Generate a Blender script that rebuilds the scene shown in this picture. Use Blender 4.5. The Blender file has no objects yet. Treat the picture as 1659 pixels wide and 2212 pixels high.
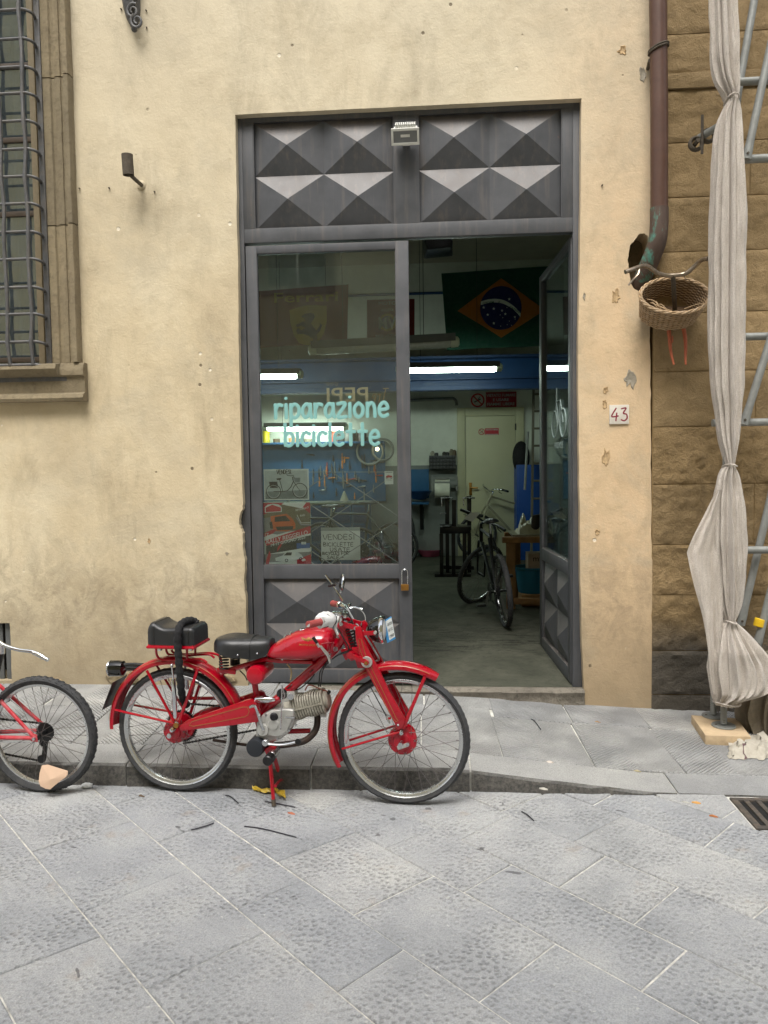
import bpy, bmesh, math, random
from mathutils import Vector, Matrix, noise
random.seed(7)
PI = math.pi
R = math.radians
scene = bpy.context.scene
COL = scene.collection

# ------------------------------------------------------------------ camera
CAM = Vector((0, 0, 1.66))
PITCH, YAW, ROLL = R(3.2), R(-4.25), R(0.75)
FW = Vector((math.sin(YAW)*math.cos(PITCH), math.cos(YAW)*math.cos(PITCH), -math.sin(PITCH)))
R0 = Vector((math.cos(YAW), -math.sin(YAW), 0)); U0 = R0.cross(FW)
RT = math.cos(ROLL)*R0 - math.sin(ROLL)*U0
UP = math.cos(ROLL)*U0 + math.sin(ROLL)*R0
FPX, PW, PH = 1661., 1659., 2212.
cd = bpy.data.cameras.new('camera'); cam = bpy.data.objects.new('camera', cd); COL.objects.link(cam)
cd.sensor_fit = 'HORIZONTAL'; cd.sensor_width = 36; cd.lens = 36*FPX/PW; cd.clip_end = 300; cd.clip_start = .05
cam.matrix_world = Matrix(((RT.x, UP.x, -FW.x, CAM.x), (RT.y, UP.y, -FW.y, CAM.y), (RT.z, UP.z, -FW.z, CAM.z), (0, 0, 0, 1)))
scene.camera = cam
# ------------------------------------------------------------------ sky, sun, exposure
SUN_EL, SUN_AZ = R(62), R(188)      # azimuth clockwise from +y: light comes from behind the camera
w = bpy.data.worlds.new('World'); scene.world = w; w.use_nodes = True
wn = w.node_tree; wn.nodes.clear()
wo = wn.nodes.new('ShaderNodeOutputWorld'); wb = wn.nodes.new('ShaderNodeBackground'); sk = wn.nodes.new('ShaderNodeTexSky')
sk.sky_type = 'NISHITA'; sk.sun_disc = False; sk.sun_elevation = SUN_EL; sk.sun_rotation = SUN_AZ
sk.air_density = 1.0; sk.dust_density = 4.0; sk.ozone_density = .6
hs = wn.nodes.new('ShaderNodeHueSaturation'); hs.inputs['Saturation'].default_value = .3
wn.links.new(sk.outputs[0], hs.inputs['Color']); wn.links.new(hs.outputs[0], wb.inputs[0]); wb.inputs[1].default_value = .15
wn.links.new(wb.outputs[0], wo.inputs[0])
sl = bpy.data.lights.new('sun', 'SUN'); sl.energy = 1.4; sl.angle = R(28); sl.color = (1, .97, .92)
so = bpy.data.objects.new('sun', sl); COL.objects.link(so)
sd = Vector((math.sin(SUN_AZ)*math.cos(SUN_EL), math.cos(SUN_AZ)*math.cos(SUN_EL), math.sin(SUN_EL)))
so.rotation_euler = sd.to_track_quat('Z', 'Y').to_euler(); so.location = (0, -4, 14)
vs = scene.view_settings; vs.view_transform = 'Standard'; vs.look = 'None'; vs.gamma = 1; vs.exposure = 1.0
scene.render.engine = 'CYCLES'
scene.cycles.max_bounces = 6; scene.cycles.transparent_max_bounces = 12

# ------------------------------------------------------------------ pixel (1659 x 2212 frame) -> place
def ray(u, v): return FW + RT*((u-PW/2)/FPX) - UP*((v-PH/2)/FPX)
def PY(u, v, y):
    d = ray(u, v); return CAM + d*((y-CAM.y)/d.y)
def PZ(u, v, z):
    d = ray(u, v); return CAM + d*((z-CAM.z)/d.z)
def PX(u, v, x):
    d = ray(u, v); return CAM + d*((x-CAM.x)/d.x)
def fz(x0, y0, s):          # zoomed crop coordinates -> 1659 frame
    return lambda x, y: ((x0+x/s)/1.8228, (y0+y/s)/1.8228)

# ------------------------------------------------------------------ materials
def srgb(*c):
    return tuple(((x/255)/12.92 if x/255 <= .04045 else ((x/255+.055)/1.055)**2.4) for x in c)
class NT:
    def __init__(s, name):
        s.m = bpy.data.materials.new(name); s.m.use_nodes = True; s.t = s.m.node_tree; s.t.nodes.clear()
        s.o = s.n('OutputMaterial'); s.p = s.n('BsdfPrincipled'); s.l(s.p.outputs[0], s.o.inputs['Surface'])
        s._tc = None
    def n(s, typ, **k):
        x = s.t.nodes.new('ShaderNode'+typ)
        for a, b in k.items(): setattr(x, a, b)
        return x
    def l(s, a, b): s.t.links.new(a, b)
    def set(s, node, **k):
        for a, b in k.items():
            i = node.inputs[a.replace('_', ' ')]
            if hasattr(b, 'links'): s.l(b, i)
            else: i.default_value = b
        return node
    def coord(s, kind='Object'):
        if s._tc is None: s._tc = s.n('TexCoord')
        return s._tc.outputs[kind]
    def pos(s):
        return s.n('NewGeometry').outputs['Position']
    def noise(s, vec, scale, detail=5, rough=.6, dist=0):
        x = s.n('TexNoise'); s.set(x, Vector=vec, Scale=scale, Detail=detail, Roughness=rough, Distortion=dist); return x.outputs['Fac']
    def vor(s, vec, scale, rnd=1, feature='F1'):
        x = s.n('TexVoronoi', feature=feature); s.set(x, Vector=vec, Scale=scale, Randomness=rnd); return x
    def ramp(s, fac, *stops):
        x = s.n('ValToRGB'); s.l(fac, x.inputs[0]); e = x.color_ramp.elements
        while len(e) < len(stops): e.new(.5)
        for i, (p, c) in enumerate(stops):
            e[i].position = p; e[i].color = (c, c, c, 1) if isinstance(c, (int, float)) else (*c[:3], 1)
        return x.outputs[0]
    def mix(s, a, b, fac, mode='MIX'):
        x = s.n('Mix', data_type='RGBA', blend_type=mode)
        for k, v in ((0, fac), (6, a), (7, b)):
            if hasattr(v, 'links'): s.l(v, x.inputs[k])
            else: x.inputs[k].default_value = v if k == 0 else ((*v[:3], 1) if not isinstance(v, (int, float)) else (v, v, v, 1))
        return x.outputs[2]
    def math(s, op, a, b=0, c=0):
        x = s.n('Math', operation=op)
        for i, v in enumerate((a, b, c)):
            if hasattr(v, 'links'): s.l(v, x.inputs[i])
            else: x.inputs[i].default_value = v
        return x.outputs[0]
    def mapping(s, vec, scale=(1, 1, 1), rot=(0, 0, 0), loc=(0, 0, 0)):
        x = s.n('Mapping'); s.l(vec, x.inputs[0]); x.inputs['Scale'].default_value = scale; x.inputs['Rotation'].default_value = rot; x.inputs['Location'].default_value = loc
        return x.outputs[0]
    def sep(s, vec):
        x = s.n('SeparateXYZ'); s.l(vec, x.inputs[0]); return x.outputs
    def bump(s, h, strength=.3, dist=.01, prev=None):
        x = s.n('Bump'); s.l(h, x.inputs['Height']); x.inputs['Strength'].default_value = strength; x.inputs['Distance'].default_value = dist
        if prev is not None: s.l(prev, x.inputs['Normal'])
        return x.outputs[0]
MATS = {}
def mat(name, col, rough=.5, metal=0, var=.12, vs=9, bump=.0, bs=60, coat=0, emit=None, dirt=None, dirt_amt=.35, alpha=None):
    """plain procedural surface: colour broken up by noise, optional grime and fine relief"""
    if name in MATS: return MATS[name]
    t = NT(name); o = t.pos()
    f = t.noise(o, vs, 6, .65)
    c0 = tuple(x*(1-var) for x in col); c1 = tuple(min(1, x*(1+var)) for x in col)
    c = t.ramp(f, (.3, c0), (.7, c1))
    if dirt:
        f2 = t.noise(o, vs*.6, 8, .7, .3)
        c = t.mix(c, dirt, t.math('MULTIPLY', t.ramp(f2, (.45, 0), (.7, 1)), dirt_amt))
    t.set(t.p, Base_Color=c, Metallic=metal, Coat_Weight=coat, Coat_Roughness=.06)
    t.l(t.ramp(t.noise(o, vs*3, 4), (.3, max(.02, rough*.85)), (.7, min(1, rough*1.2))), t.p.inputs['Roughness'])
    if bump: t.l(t.bump(t.noise(o, bs, 5, .6), bump, .01), t.p.inputs['Normal'])
    if emit: t.set(t.p, Emission_Color=(*emit[0], 1), Emission_Strength=emit[1])
    MATS[name] = t.m
    return t.m
def glass_mat(name, tint, gloss_min=.04, dirt=.08, dcol=(.5, .55, .5)):
    if name in MATS: return MATS[name]
    t = NT(name); t.t.nodes.remove(t.p)
    tr = t.n('BsdfTransparent'); tr.inputs[0].default_value = (*tint, 1)
    gl = t.n('BsdfGlossy'); gl.inputs['Roughness'].default_value = .02; gl.inputs[0].default_value = (.9, .95, .95, 1)
    fr = t.n('Fresnel'); fr.inputs['IOR'].default_value = 1.5
    f = t.math('ADD', t.math('MULTIPLY', fr.outputs[0], .8), gloss_min)
    m1 = t.n('MixShader'); t.l(f, m1.inputs[0]); t.l(tr.outputs[0], m1.inputs[1]); t.l(gl.outputs[0], m1.inputs[2])
    df = t.n('BsdfDiffuse'); df.inputs[0].default_value = (*dcol, 1)
    d = t.math('MULTIPLY', t.ramp(t.noise(t.mapping(t.pos(), (1, 1, .35)), 14, 9, .75), (.4, .25), (.75, 1)), dirt)
    m2 = t.n('MixShader'); t.l(d, m2.inputs[0]); t.l(m1.outputs[0], m2.inputs[1]); t.l(df.outputs[0], m2.inputs[2])
    t.l(m2.outputs[0], t.o.inputs['Surface'])
    MATS[name] = t.m
    return t.m

# ------------------------------------------------------------------ objects
ORG = {}
def props(o, label=None, cat=None, group=None, kind=None):
    for k, v in (('label', label), ('category', cat), ('group', group), ('kind', kind)):
        if v: o[k] = v
    return o
def thing(name, label, cat, loc=(0, 0, 0), rotz=0, group=None, local=False):
    o = bpy.data.objects.new(name, None); COL.objects.link(o); o.location = loc; o.rotation_euler = (0, 0, rotz)
    o.empty_display_size = .1
    ORG[o] = Vector((0, 0, 0)) if local else Vector(loc)
    return props(o, label, cat, group)
def link(name, me, parent=None, org=(0, 0, 0)):
    o = bpy.data.objects.new(name, me); COL.objects.link(o)
    org = Vector(org)
    if parent is not None: o.parent = parent; o.location = org - ORG[parent]
    else: o.location = org
    ORG[o] = org
    return o
class MB:
    def __init__(s): s.v = []; s.f = []
    def add(s, vs, fs):
        b = len(s.v); s.v += [Vector(x) for x in vs]; s.f += [tuple(i+b for i in f) for f in fs]; return s
    def box(s, a, b, rot=None, c=None):
        x0, y0, z0 = a; x1, y1, z1 = b
        vs = [Vector(p) for p in ((x0, y0, z0), (x1, y0, z0), (x1, y1, z0), (x0, y1, z0), (x0, y0, z1), (x1, y0, z1), (x1, y1, z1), (x0, y1, z1))]
        if rot is not None:
            c = Vector(c) if c is not None else (Vector(a)+Vector(b))/2
            vs = [c + rot @ (p-c) for p in vs]
        return s.add(vs, [(0, 3, 2, 1), (4, 5, 6, 7), (0, 1, 5, 4), (1, 2, 6, 5), (2, 3, 7, 6), (3, 0, 4, 7)])
    def bar(s, p, q, w, h, up=(0, 0, 1)):        # rectangular bar between two points
        p, q = Vector(p), Vector(q); d = (q-p).normalized(); sd = d.cross(Vector(up))
        if sd.length < 1e-4: sd = d.cross(Vector((1, 0, 0)))
        sd.normalize(); u = sd.cross(d)
        vs = []
        for e in (p, q):
            for a, b in ((-1, -1), (1, -1), (1, 1), (-1, 1)): vs.append(e + sd*(a*w/2) + u*(b*h/2))
        return s.add(vs, [(0, 1, 2, 3), (7, 6, 5, 4), (0, 4, 5, 1), (1, 5, 6, 2), (2, 6, 7, 3), (3, 7, 4, 0)])
    def tube(s, pts, r, n=10, closed=False, caps=True, flat=None):
        pts = [Vector(p) for p in pts]; N = len(pts)
        rs = r if isinstance(r, (list, tuple)) else [r]*N
        vs, up = [], None
        for i, p in enumerate(pts):
            if closed: t = pts[(i+1) % N]-pts[i-1]
            else: t = pts[min(i+1, N-1)]-pts[max(i-1, 0)]
            t.normalize()
            if up is None:
                up = Vector((0, 0, 1)) if abs(t.z) < .9 else Vector((0, 1, 0))
            up = up - t*up.dot(t)
            if up.length < 1e-5: up = t.orthogonal()
            up.normalize(); sd = t.cross(up)
            for k in range(n):
                a = 2*PI*k/n; vs.append(p + (up*math.sin(a)*(flat or 1) + sd*math.cos(a))*rs[i])
        fs = []
        M = N if closed else N-1
        for i in range(M):
            for k in range(n):
                a = i*n+k; b = i*n+(k+1) % n; c = ((i+1) % N)*n+(k+1) % n; d = ((i+1) % N)*n+k
                fs.append((a, d, c, b))
        if caps and not closed:
            fs.append(tuple(range(n))); fs.append(tuple(reversed(range((N-1)*n, N*n))))
        return s.add(vs, fs)
    def lathe(s, prof, c, axis, n=32, caps=True, a0=0, a1=2*PI):   # prof: (radius, offset along axis)
        c = Vector(c); ax = Vector(axis).normalized(); e1 = ax.orthogonal().normalized(); e2 = ax.cross(e1)
        if abs(ax.y) > .9: e1 = Vector((1, 0, 0)); e2 = Vector((0, 0, 1))
        vs = []
        full = abs(a1-a0) > 6.28
        for k in range(n + (0 if full else 1)):
            a = a0+(a1-a0)*k/n
            for (r, h) in prof: vs.append(c + ax*h + (e1*math.cos(a)+e2*math.sin(a))*r)
        m = len(prof); fs = []
        for k in range(n):
            for j in range(m-1):
                k2 = (k+1) % n if full else k+1
                fs.append((k*m+j, k2*m+j, k2*m+j+1, k*m+j+1))
        if caps and full:
            if prof[0][0] > 1e-5: fs.append(tuple(k*m for k in range(n)))
            if prof[-1][0] > 1e-5: fs.append(tuple(k*m+m-1 for k in reversed(range(n))))
        return s.add(vs, fs)
    def cyl(s, p, q, r, n=16, r2=None, bev=0):
        p, q = Vector(p), Vector(q); L = (q-p).length; r2 = r if r2 is None else r2
        if bev: pr = [(0, 0), (r-bev, 0), (r, bev), (r2, L-bev), (r2-bev, L), (0, L)]
        else: pr = [(r, 0), (r2, L)]
        return s.lathe(pr, p, q-p, n)
    def prism(s, poly, y0, y1, fn=None):         # outline of (x, z) pairs, extruded along y
        n = len(poly)
        vs = [(x, y0, z) for x, z in poly]+[(x, y1, z) for x, z in poly]
        fs = [tuple(range(n)), tuple(reversed(range(n, 2*n)))]+[(i, i+n, (i+1) % n+n, (i+1) % n) for i in range(n)]
        if fn: vs = [fn(Vector(v)) for v in vs]
        return s.add(vs, fs)
    def sphere(s, c, r, n=14, m=8, sc=(1, 1, 1)):
        c = Vector(c); vs = []
        for j in range(1, m):
            for k in range(n):
                a, b = 2*PI*k/n, PI*j/m
                vs.append(c+Vector((r*sc[0]*math.sin(b)*math.cos(a), r*sc[1]*math.sin(b)*math.sin(a), r*sc[2]*math.cos(b))))
        vs += [c+Vector((0, 0, r*sc[2])), c-Vector((0, 0, r*sc[2]))]
        fs = [(j*n+k, (j+1)*n+k, (j+1)*n+(k+1) % n, j*n+(k+1) % n) for j in range(m-2) for k in range(n)]
        T, B = (m-1)*n, (m-1)*n+1
        fs += [(T, k, (k+1) % n) for k in range(n)]+[(B, (m-2)*n+(k+1) % n, (m-2)*n+k) for k in range(n)]
        return s.add(vs, fs)
    def loft(s, secs, closed=True, caps=True):   # list of equally long rings
        n = len(secs[0]); vs = [p for r in secs for p in r]; fs = []
        for i in range(len(secs)-1):
            for k in range(n if closed else n-1):
                fs.append((i*n+k, i*n+(k+1) % n, (i+1)*n+(k+1) % n, (i+1)*n+k))
        if caps and closed: fs += [tuple(reversed(range(n))), tuple(range((len(secs)-1)*n, len(secs)*n))]
        return s.add(vs, fs)
    def mesh(s, name, m=None, smooth=40, bevel=0, center=True, seg=2, fixn=True):
        me = bpy.data.meshes.new(name)
        c = Vector((0, 0, 0))
        if center and s.v:
            lo = [min(v[i] for v in s.v) for i in range(3)]; hi = [max(v[i] for v in s.v) for i in range(3)]
            c = Vector([(a+b)/2 for a, b in zip(lo, hi)])
        me.from_pydata([v-c for v in s.v], [], s.f)
        bm = bmesh.new(); bm.from_mesh(me)
        if fixn: bmesh.ops.recalc_face_normals(bm, faces=bm.faces)
        if bevel:
            es = [e for e in bm.edges if len(e.link_faces) == 2 and e.calc_face_angle(0) > .5]
            bmesh.ops.bevel(bm, geom=es, offset=bevel, segments=seg, profile=.6, affect='EDGES', clamp_overlap=True)
        if smooth:
            for f in bm.faces: f.smooth = True
            for e in bm.edges:
                if len(e.link_faces) == 2 and e.calc_face_angle(0) > R(smooth): e.smooth = False
        bm.to_mesh(me); bm.free()
        if m: me.materials.append(m)
        return me, c
    def build(s, name, m, parent=None, **k):
        me, c = s.mesh(name, m, **k)
        return link(name, me, parent, c)
def smooth_path(pts, sub=6, closed=False):      # Catmull-Rom
    P = [Vector(p) for p in pts]; N = len(P); out = []
    g = (lambda i: P[i % N]) if closed else (lambda i: P[max(0, min(N-1, i))])
    for i in range(N if closed else N-1):
        a, b, c, d = g(i-1), g(i), g(i+1), g(i+2)
        for k in range(sub):
            t = k/sub
            out.append(.5*((2*b)+(c-a)*t+(2*a-5*b+4*c-d)*t*t+(3*b-a-3*c+d)*t**3))
    if not closed: out.append(P[-1])
    return out
# ------------------------------------------------------------------ lettering
def text_mesh(txt, size=1, bold=0., space=1.0, ext=.0008, align='CENTER', shear=0):
    cu = bpy.data.curves.new('lettering', 'FONT'); cu.body = txt; cu.size = size; cu.offset = bold; cu.space_character = space
    cu.extrude = ext; cu.align_x = align; cu.align_y = 'CENTER'; cu.resolution_u = 3; cu.shear = shear; cu.space_line = .95
    ob = bpy.data.objects.new('t', cu); COL.objects.link(ob)
    me = bpy.data.meshes.new_from_object(ob.evaluated_get(bpy.context.evaluated_depsgraph_get()))
    bpy.data.objects.remove(ob); bpy.data.curves.remove(cu)
    return me
def lettering(name, txt, c, ex, ey, h, m, parent, width=None, **k):
    """flat letters centred at c; ex, ey = reading and up directions; h = cap height; width squeezes to fit"""
    me = text_mesh(txt, 1, **k)
    xs = [v.co.x for v in me.vertices]; ys = [v.co.y for v in me.vertices]
    cx, cy = (min(xs)+max(xs))/2, (min(ys)+max(ys))/2
    sy = h/(max(ys)-min(ys)); sx = width/(max(xs)-min(xs)) if width else sy
    ex, ey, c = Vector(ex), Vector(ey), Vector(c); ez = ex.cross(ey)
    for v in me.vertices:
        q = v.co; v.co = ex*((q.x-cx)*sx)+ey*((q.y-cy)*sy)+ez*q.z
    me.materials.clear(); me.materials.append(m)
    return link(name, me, parent, c)
GL = {  # hand-drawn stroke letters in a unit box (cap height 1, x-height .62)
 'A': (.8, [[(0, 0), (.4, 1), (.8, 0)], [(.15, .38), (.65, .38)]]), 'B': (.62, [[(0, 0), (0, 1), (.45, .95), (.5, .7), (.05, .53), (.55, .4), (.58, .1), (0, 0)]]),
 'C': (.68, [[(.62, .85), (.35, 1), (.05, .75), (0, .4), (.2, .03), (.45, 0), (.66, .14)]]), 'D': (.66, [[(0, 0), (0, 1), (.4, .9), (.64, .5), (.45, .1), (0, 0)]]),
 'E': (.55, [[(.53, 1), (0, 1), (0, 0), (.55, 0)], [(0, .52), (.45, .52)]]), 'F': (.55, [[(.53, 1), (0, 1), (0, 0)], [(0, .52), (.42, .52)]]),
 'I': (.12, [[(.06, 0), (.06, 1)]]), 'L': (.5, [[(0, 1), (0, 0), (.5, 0)]]), 'N': (.66, [[(0, 0), (0, 1), (.62, 0), (.64, 1)]]),
 'O': (.7, [[(.35, 1), (.05, .8), (0, .4), (.2, .03), (.5, .03), (.7, .4), (.62, .85), (.35, 1)]]), 'R': (.6, [[(0, 0), (0, 1), (.5, .92), (.52, .65), (0, .5), (.6, 0)]]),
 'S': (.55, [[(.52, .88), (.28, 1), (.05, .82), (.15, .58), (.45, .42), (.52, .18), (.28, 0), (0, .12)]]), 'T': (.66, [[(0, 1), (.66, 1)], [(.33, 1), (.33, 0)]]),
 'U': (.62, [[(0, 1), (.02, .25), (.25, 0), (.5, .1), (.6, .4), (.62, 1)]]), 'V': (.7, [[(0, 1), (.33, 0), (.72, 1.05)]]), 'Y': (.6, [[(0, 1), (.3, .5), (.62, 1)], [(.3, .5), (.28, 0)]]),
 'r': (.42, [[(.04, .6), (.06, .3), (.05, 0)], [(.06, .35), (.2, .58), (.42, .55)]]), 'i': (.1, [[(.05, .6), (.05, 0)], [(.05, .86), (.05, .87)]]),
 'p': (.5, [[(.05, .6), (.05, -.4)], [(.05, .45), (.25, .6), (.48, .45), (.46, .15), (.25, 0), (.06, .1)]]),
 'a': (.5, [[(.42, .5), (.25, .6), (.06, .44), (.03, .2), (.16, .02), (.34, .1), (.43, .3)], [(.45, .6), (.45, .2), (.52, .0)]]),
 'z': (.48, [[(.03, .58), (.45, .58), (.03, .02), (.5, .02)]]), 'o': (.52, [[(.26, .6), (.05, .42), (.05, .15), (.24, 0), (.45, .12), (.48, .42), (.26, .6)]]),
 'n': (.5, [[(.05, .6), (.05, 0)], [(.05, .4), (.25, .6), (.42, .45), (.46, 0)]]), 'e': (.5, [[(.05, .3), (.46, .34), (.4, .55), (.22, .6), (.04, .4), (.06, .12), (.26, 0), (.48, .08)]]),
 'b': (.5, [[(.05, .95), (.05, .02)], [(.05, .4), (.25, .58), (.47, .42), (.45, .12), (.24, 0), (.06, .08)]]), 'c': (.45, [[(.44, .5), (.24, .6), (.04, .38), (.06, .12), (.24, 0), (.46, .08)]]),
 'l': (.1, [[(.05, .95), (.05, 0)]]), 't': (.46, [[(.23, .92), (.23, 0)], [(.02, .58), (.46, .58)]]),
 '4': (.62, [[(.42, 1), (0, .36), (.62, .38)], [(.48, .62), (.4, 0)]]), '3': (.55, [[(.03, .95), (.45, 1), (.2, .6), (.5, .5), (.55, .2), (.3, 0), (0, .08)]]),
 ' ': (.35, []), '-': (.4, [[(0, .45), (.4, .45)]]), '.': (.1, [[(.05, 0), (.05, .03)]])}
def strokes(name, txt, c, ex, ey, h, width, r, m, parent, space=.22, jit=0., seg=4, thick=.25):
    """hand-lettered strokes with round ends, centred at c"""
    x = 0; L = []
    for ch in txt:
        wd, st = GL[ch]
        for q in st: L.append([(x+a, b) for a, b in q])
        x += wd+space
    tot = x-space; ex, ey, c = Vector(ex), Vector(ey), Vector(c); ez = ex.cross(ey)
    mb = MB(); k = width/tot
    for q in L:
        P = []
        dx, dy = random.uniform(-jit, jit), random.uniform(-jit, jit)
        for a, b in q: P.append(c+ex*((a+dx-tot/2)*k)+ey*((b+dy-.5)*h))
        P = smooth_path(P, seg) if len(P) > 2 else P
        if (P[0]-P[-1]).length < 1e-6: P[-1] = P[-1]+ex*1e-4
        d0, d1 = (P[0]-P[1]).normalized(), (P[-1]-P[-2]).normalized()
        P = [P[0]+d0*r*.75, P[0]+d0*r*.4]+P+[P[-1]+d1*r*.4, P[-1]+d1*r*.75]
        rr = [r*.45, r*.85]+[r]*(len(P)-4)+[r*.85, r*.45]
        # flat ribbon-like tube
        b0 = len(mb.v); mb.tube(P, rr, 8)
        for i in range(b0, len(mb.v)):
            dz = (mb.v[i]-c).dot(ez); mb.v[i] -= ez*dz*(1-thick)
    return mb.build(name, m, parent, smooth=60)
# ================================================================== ground
YW = 5.25; YK = 3.88                    # facade plane, kerb face
def clip(poly, a, b, c):                # keep a*x + b*y <= c
    out = []
    for i, p in enumerate(poly):
        q = poly[(i+1) % len(poly)]; dp, dq = a*p[0]+b*p[1]-c, a*q[0]+b*q[1]-c
        if dp <= 0: out.append(p)
        if dp*dq < 0:
            t = dp/(dp-dq); out.append((p[0]+(q[0]-p[0])*t, p[1]+(q[1]-p[1])*t))
    return out
def inset(poly, d):
    n = len(poly); A = sum(poly[i][0]*poly[(i+1) % n][1]-poly[(i+1) % n][0]*poly[i][1] for i in range(n))
    for i in range(n):
        pass
    P = poly
    ls = []
    for i in range(n):
        p, q = P[i], P[(i+1) % n]; dx, dy = q[0]-p[0], q[1]-p[1]; L = math.hypot(dx, dy) or 1e-9
        nx, ny = (-dy/L, dx/L) if A > 0 else (dy/L, -dx/L)
        ls.append((nx, ny, nx*p[0]+ny*p[1]+d))
    out = []
    for i in range(n):
        a, b = ls[i-1], ls[i]; det = a[0]*b[1]-a[1]*b[0]
        if abs(det) < 1e-6: out.append((P[i][0]+b[0]*d, P[i][1]+b[1]*d)); continue
        out.append(((a[2]*b[1]-a[1]*b[2])/det, (a[0]*b[2]-a[2]*b[0])/det))
    return out
def slab_mesh(mb, poly, zf, th=.04, gap=.003, bev=.004):
    """bevelled stone slab following the surface height zf(x, y)"""
    o = inset(poly, gap); i = inset(poly, gap+bev); n = len(poly)
    vs = [(x, y, zf(x, y)-th) for x, y in o]+[(x, y, zf(x, y)-bev) for x, y in o]+[(x, y, zf(x, y)) for x, y in i]
    fs = [tuple(range(2*n, 3*n))]+[(a*n+k, a*n+(k+1) % n, (a+1)*n+(k+1) % n, (a+1)*n+k) for a in (0, 1) for k in range(n)]
    mb.add(vs, fs); return mb
def area(p): return abs(sum(p[i][0]*p[(i+1) % len(p)][1]-p[(i+1) % len(p)][0]*p[i][1] for i in range(len(p))))/2

def street_slab_mat():
    t = NT('punched sandstone'); oc = t.coord('Object'); P = t.pos()
    rnd = t.n('ObjectInfo').outputs['Random']
    q = t.mapping(oc, (1, 1, 0), (0, 0, R(38)))
    wob = t.n('TexNoise'); t.set(wob, Vector=P, Scale=7., Detail=3.)
    q2 = t.mix(q, wob.outputs['Color'], .035)
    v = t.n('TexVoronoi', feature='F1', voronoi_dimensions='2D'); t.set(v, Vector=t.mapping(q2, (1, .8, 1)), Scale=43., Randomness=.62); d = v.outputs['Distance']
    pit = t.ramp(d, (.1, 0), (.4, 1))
    worn = t.ramp(t.noise(P, 3.1, 5, .6), (.38, 0.12), (.62, 1))      # worn smooth in places
    pitw = t.mix((1, 1, 1), pit, worn)
    fine = t.noise(P, 150, 6, .7); med = t.noise(P, 22, 6, .65)
    h = t.math('ADD', t.math('MULTIPLY', pitw, .8), t.math('ADD', t.math('MULTIPLY', fine, .35), t.math('MULTIPLY', med, .5)))
    b1 = t.bump(h, .8, .015)
    c = t.ramp(t.noise(P, 2.2, 7, .62), (.3, srgb(146, 149, 152)), (.5, srgb(166, 168, 170)), (.72, srgb(184, 185, 183)))
    c = t.mix(c, t.ramp(rnd, (0, (.84, .855, .88)), (.5, (.94, .94, .94)), (1, (1.12, 1.1, 1.06))), .8, 'MULTIPLY')
    c = t.mix(c, srgb(112, 112, 110), t.math('MULTIPLY', t.ramp(fine, (.42, 0), (.62, 1)), .5))
    c = t.mix(c, srgb(104, 106, 108), t.math('MULTIPLY', t.math('MULTIPLY', t.ramp(pit, (0, 1), (.6, 0)), worn), .3))   # pit shade put into the colour, as the bumps alone hardly show
    c = t.mix(c, srgb(196, 196, 190), t.math('MULTIPLY', t.ramp(t.noise(P, 45, 3, .5), (.66, 0), (.72, 1)), .5))
    c = t.mix(c, srgb(150, 132, 110), t.math('MULTIPLY', t.ramp(t.noise(P, 4.3, 4, .6), (.63, 0), (.75, 1)), .45))
    spots = t.ramp(t.noise(P, 8.5, 2, .4, .6), (.735, 0), (.75, 1))
    c = t.mix(c, srgb(70, 70, 72), t.math('MULTIPLY', spots, .75))
    t.set(t.p, Base_Color=c, Normal=b1); t.l(t.ramp(med, (.3, .55), (.7, .8)), t.p.inputs['Roughness'])
    return t.m
def pavement_mat(chevron=True):
    t = NT('chiselled sandstone' if chevron else 'kerb sandstone'); oc = t.coord('Object'); P = t.pos()
    rnd = t.n('ObjectInfo').outputs['Random']
    fine = t.noise(P, 170, 6, .7); med = t.noise(P, 18, 6, .65)
    if chevron:
        x, y, z = t.sep(oc)
        wob = t.math('MULTIPLY', t.noise(P, 9, 3), .02)
        ph = t.math('ADD', t.math('ADD', y, t.math('MULTIPLY', t.math('ABSOLUTE', t.math('ADD', x, t.math('MULTIPLY', t.math('SUBTRACT', rnd, .5), .1))), 1.05)), wob)
        st = t.math('SINE', t.math('MULTIPLY', ph, 2*PI/.029))
        worn = t.ramp(t.noise(P, 4, 5, .6), (.35, .2), (.6, 1))
        c0s = st; h = t.math('ADD', t.math('MULTIPLY', t.math('MULTIPLY', st, .6), worn), t.math('ADD', t.math('MULTIPLY', fine, .4), t.math('MULTIPLY', med, .7)))
    else:
        h = t.math('ADD', t.math('MULTIPLY', fine, .9), t.math('ADD', med, t.math('MULTIPLY', t.noise(P, 48, 6, .75), 1.6)))
    c = t.ramp(t.noise(P, 3, 7, .62), (.3, srgb(146, 147, 147)), (.7, srgb(174, 174, 171)))
    c = t.mix(c, t.ramp(rnd, (0, (.85, .86, .88)), (1, (1.08, 1.07, 1.04))), .8, 'MULTIPLY')
    c = t.mix(c, srgb(110, 109, 106), t.math('MULTIPLY', t.ramp(fine, (.45, 0), (.62, 1)), .55))
    if chevron: c = t.mix(c, srgb(112, 112, 110), t.math('MULTIPLY', t.math('MULTIPLY', t.ramp(c0s, (.0, 1), (.5, 0)), worn), .26))   # grooves coloured darker so the chevrons show
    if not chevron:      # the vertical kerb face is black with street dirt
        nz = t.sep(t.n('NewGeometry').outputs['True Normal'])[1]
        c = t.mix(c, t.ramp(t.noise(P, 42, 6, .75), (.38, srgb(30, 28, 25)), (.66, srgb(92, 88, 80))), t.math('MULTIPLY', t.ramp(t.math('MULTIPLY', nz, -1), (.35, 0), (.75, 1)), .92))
    t.set(t.p, Base_Color=c, Normal=t.bump(h, .8 if chevron else .6, .018 if chevron else .014), Roughness=.75)
    return t.m
m_slab, m_pave, m_kerb = street_slab_mat(), pavement_mat(), pavement_mat(False)
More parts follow.
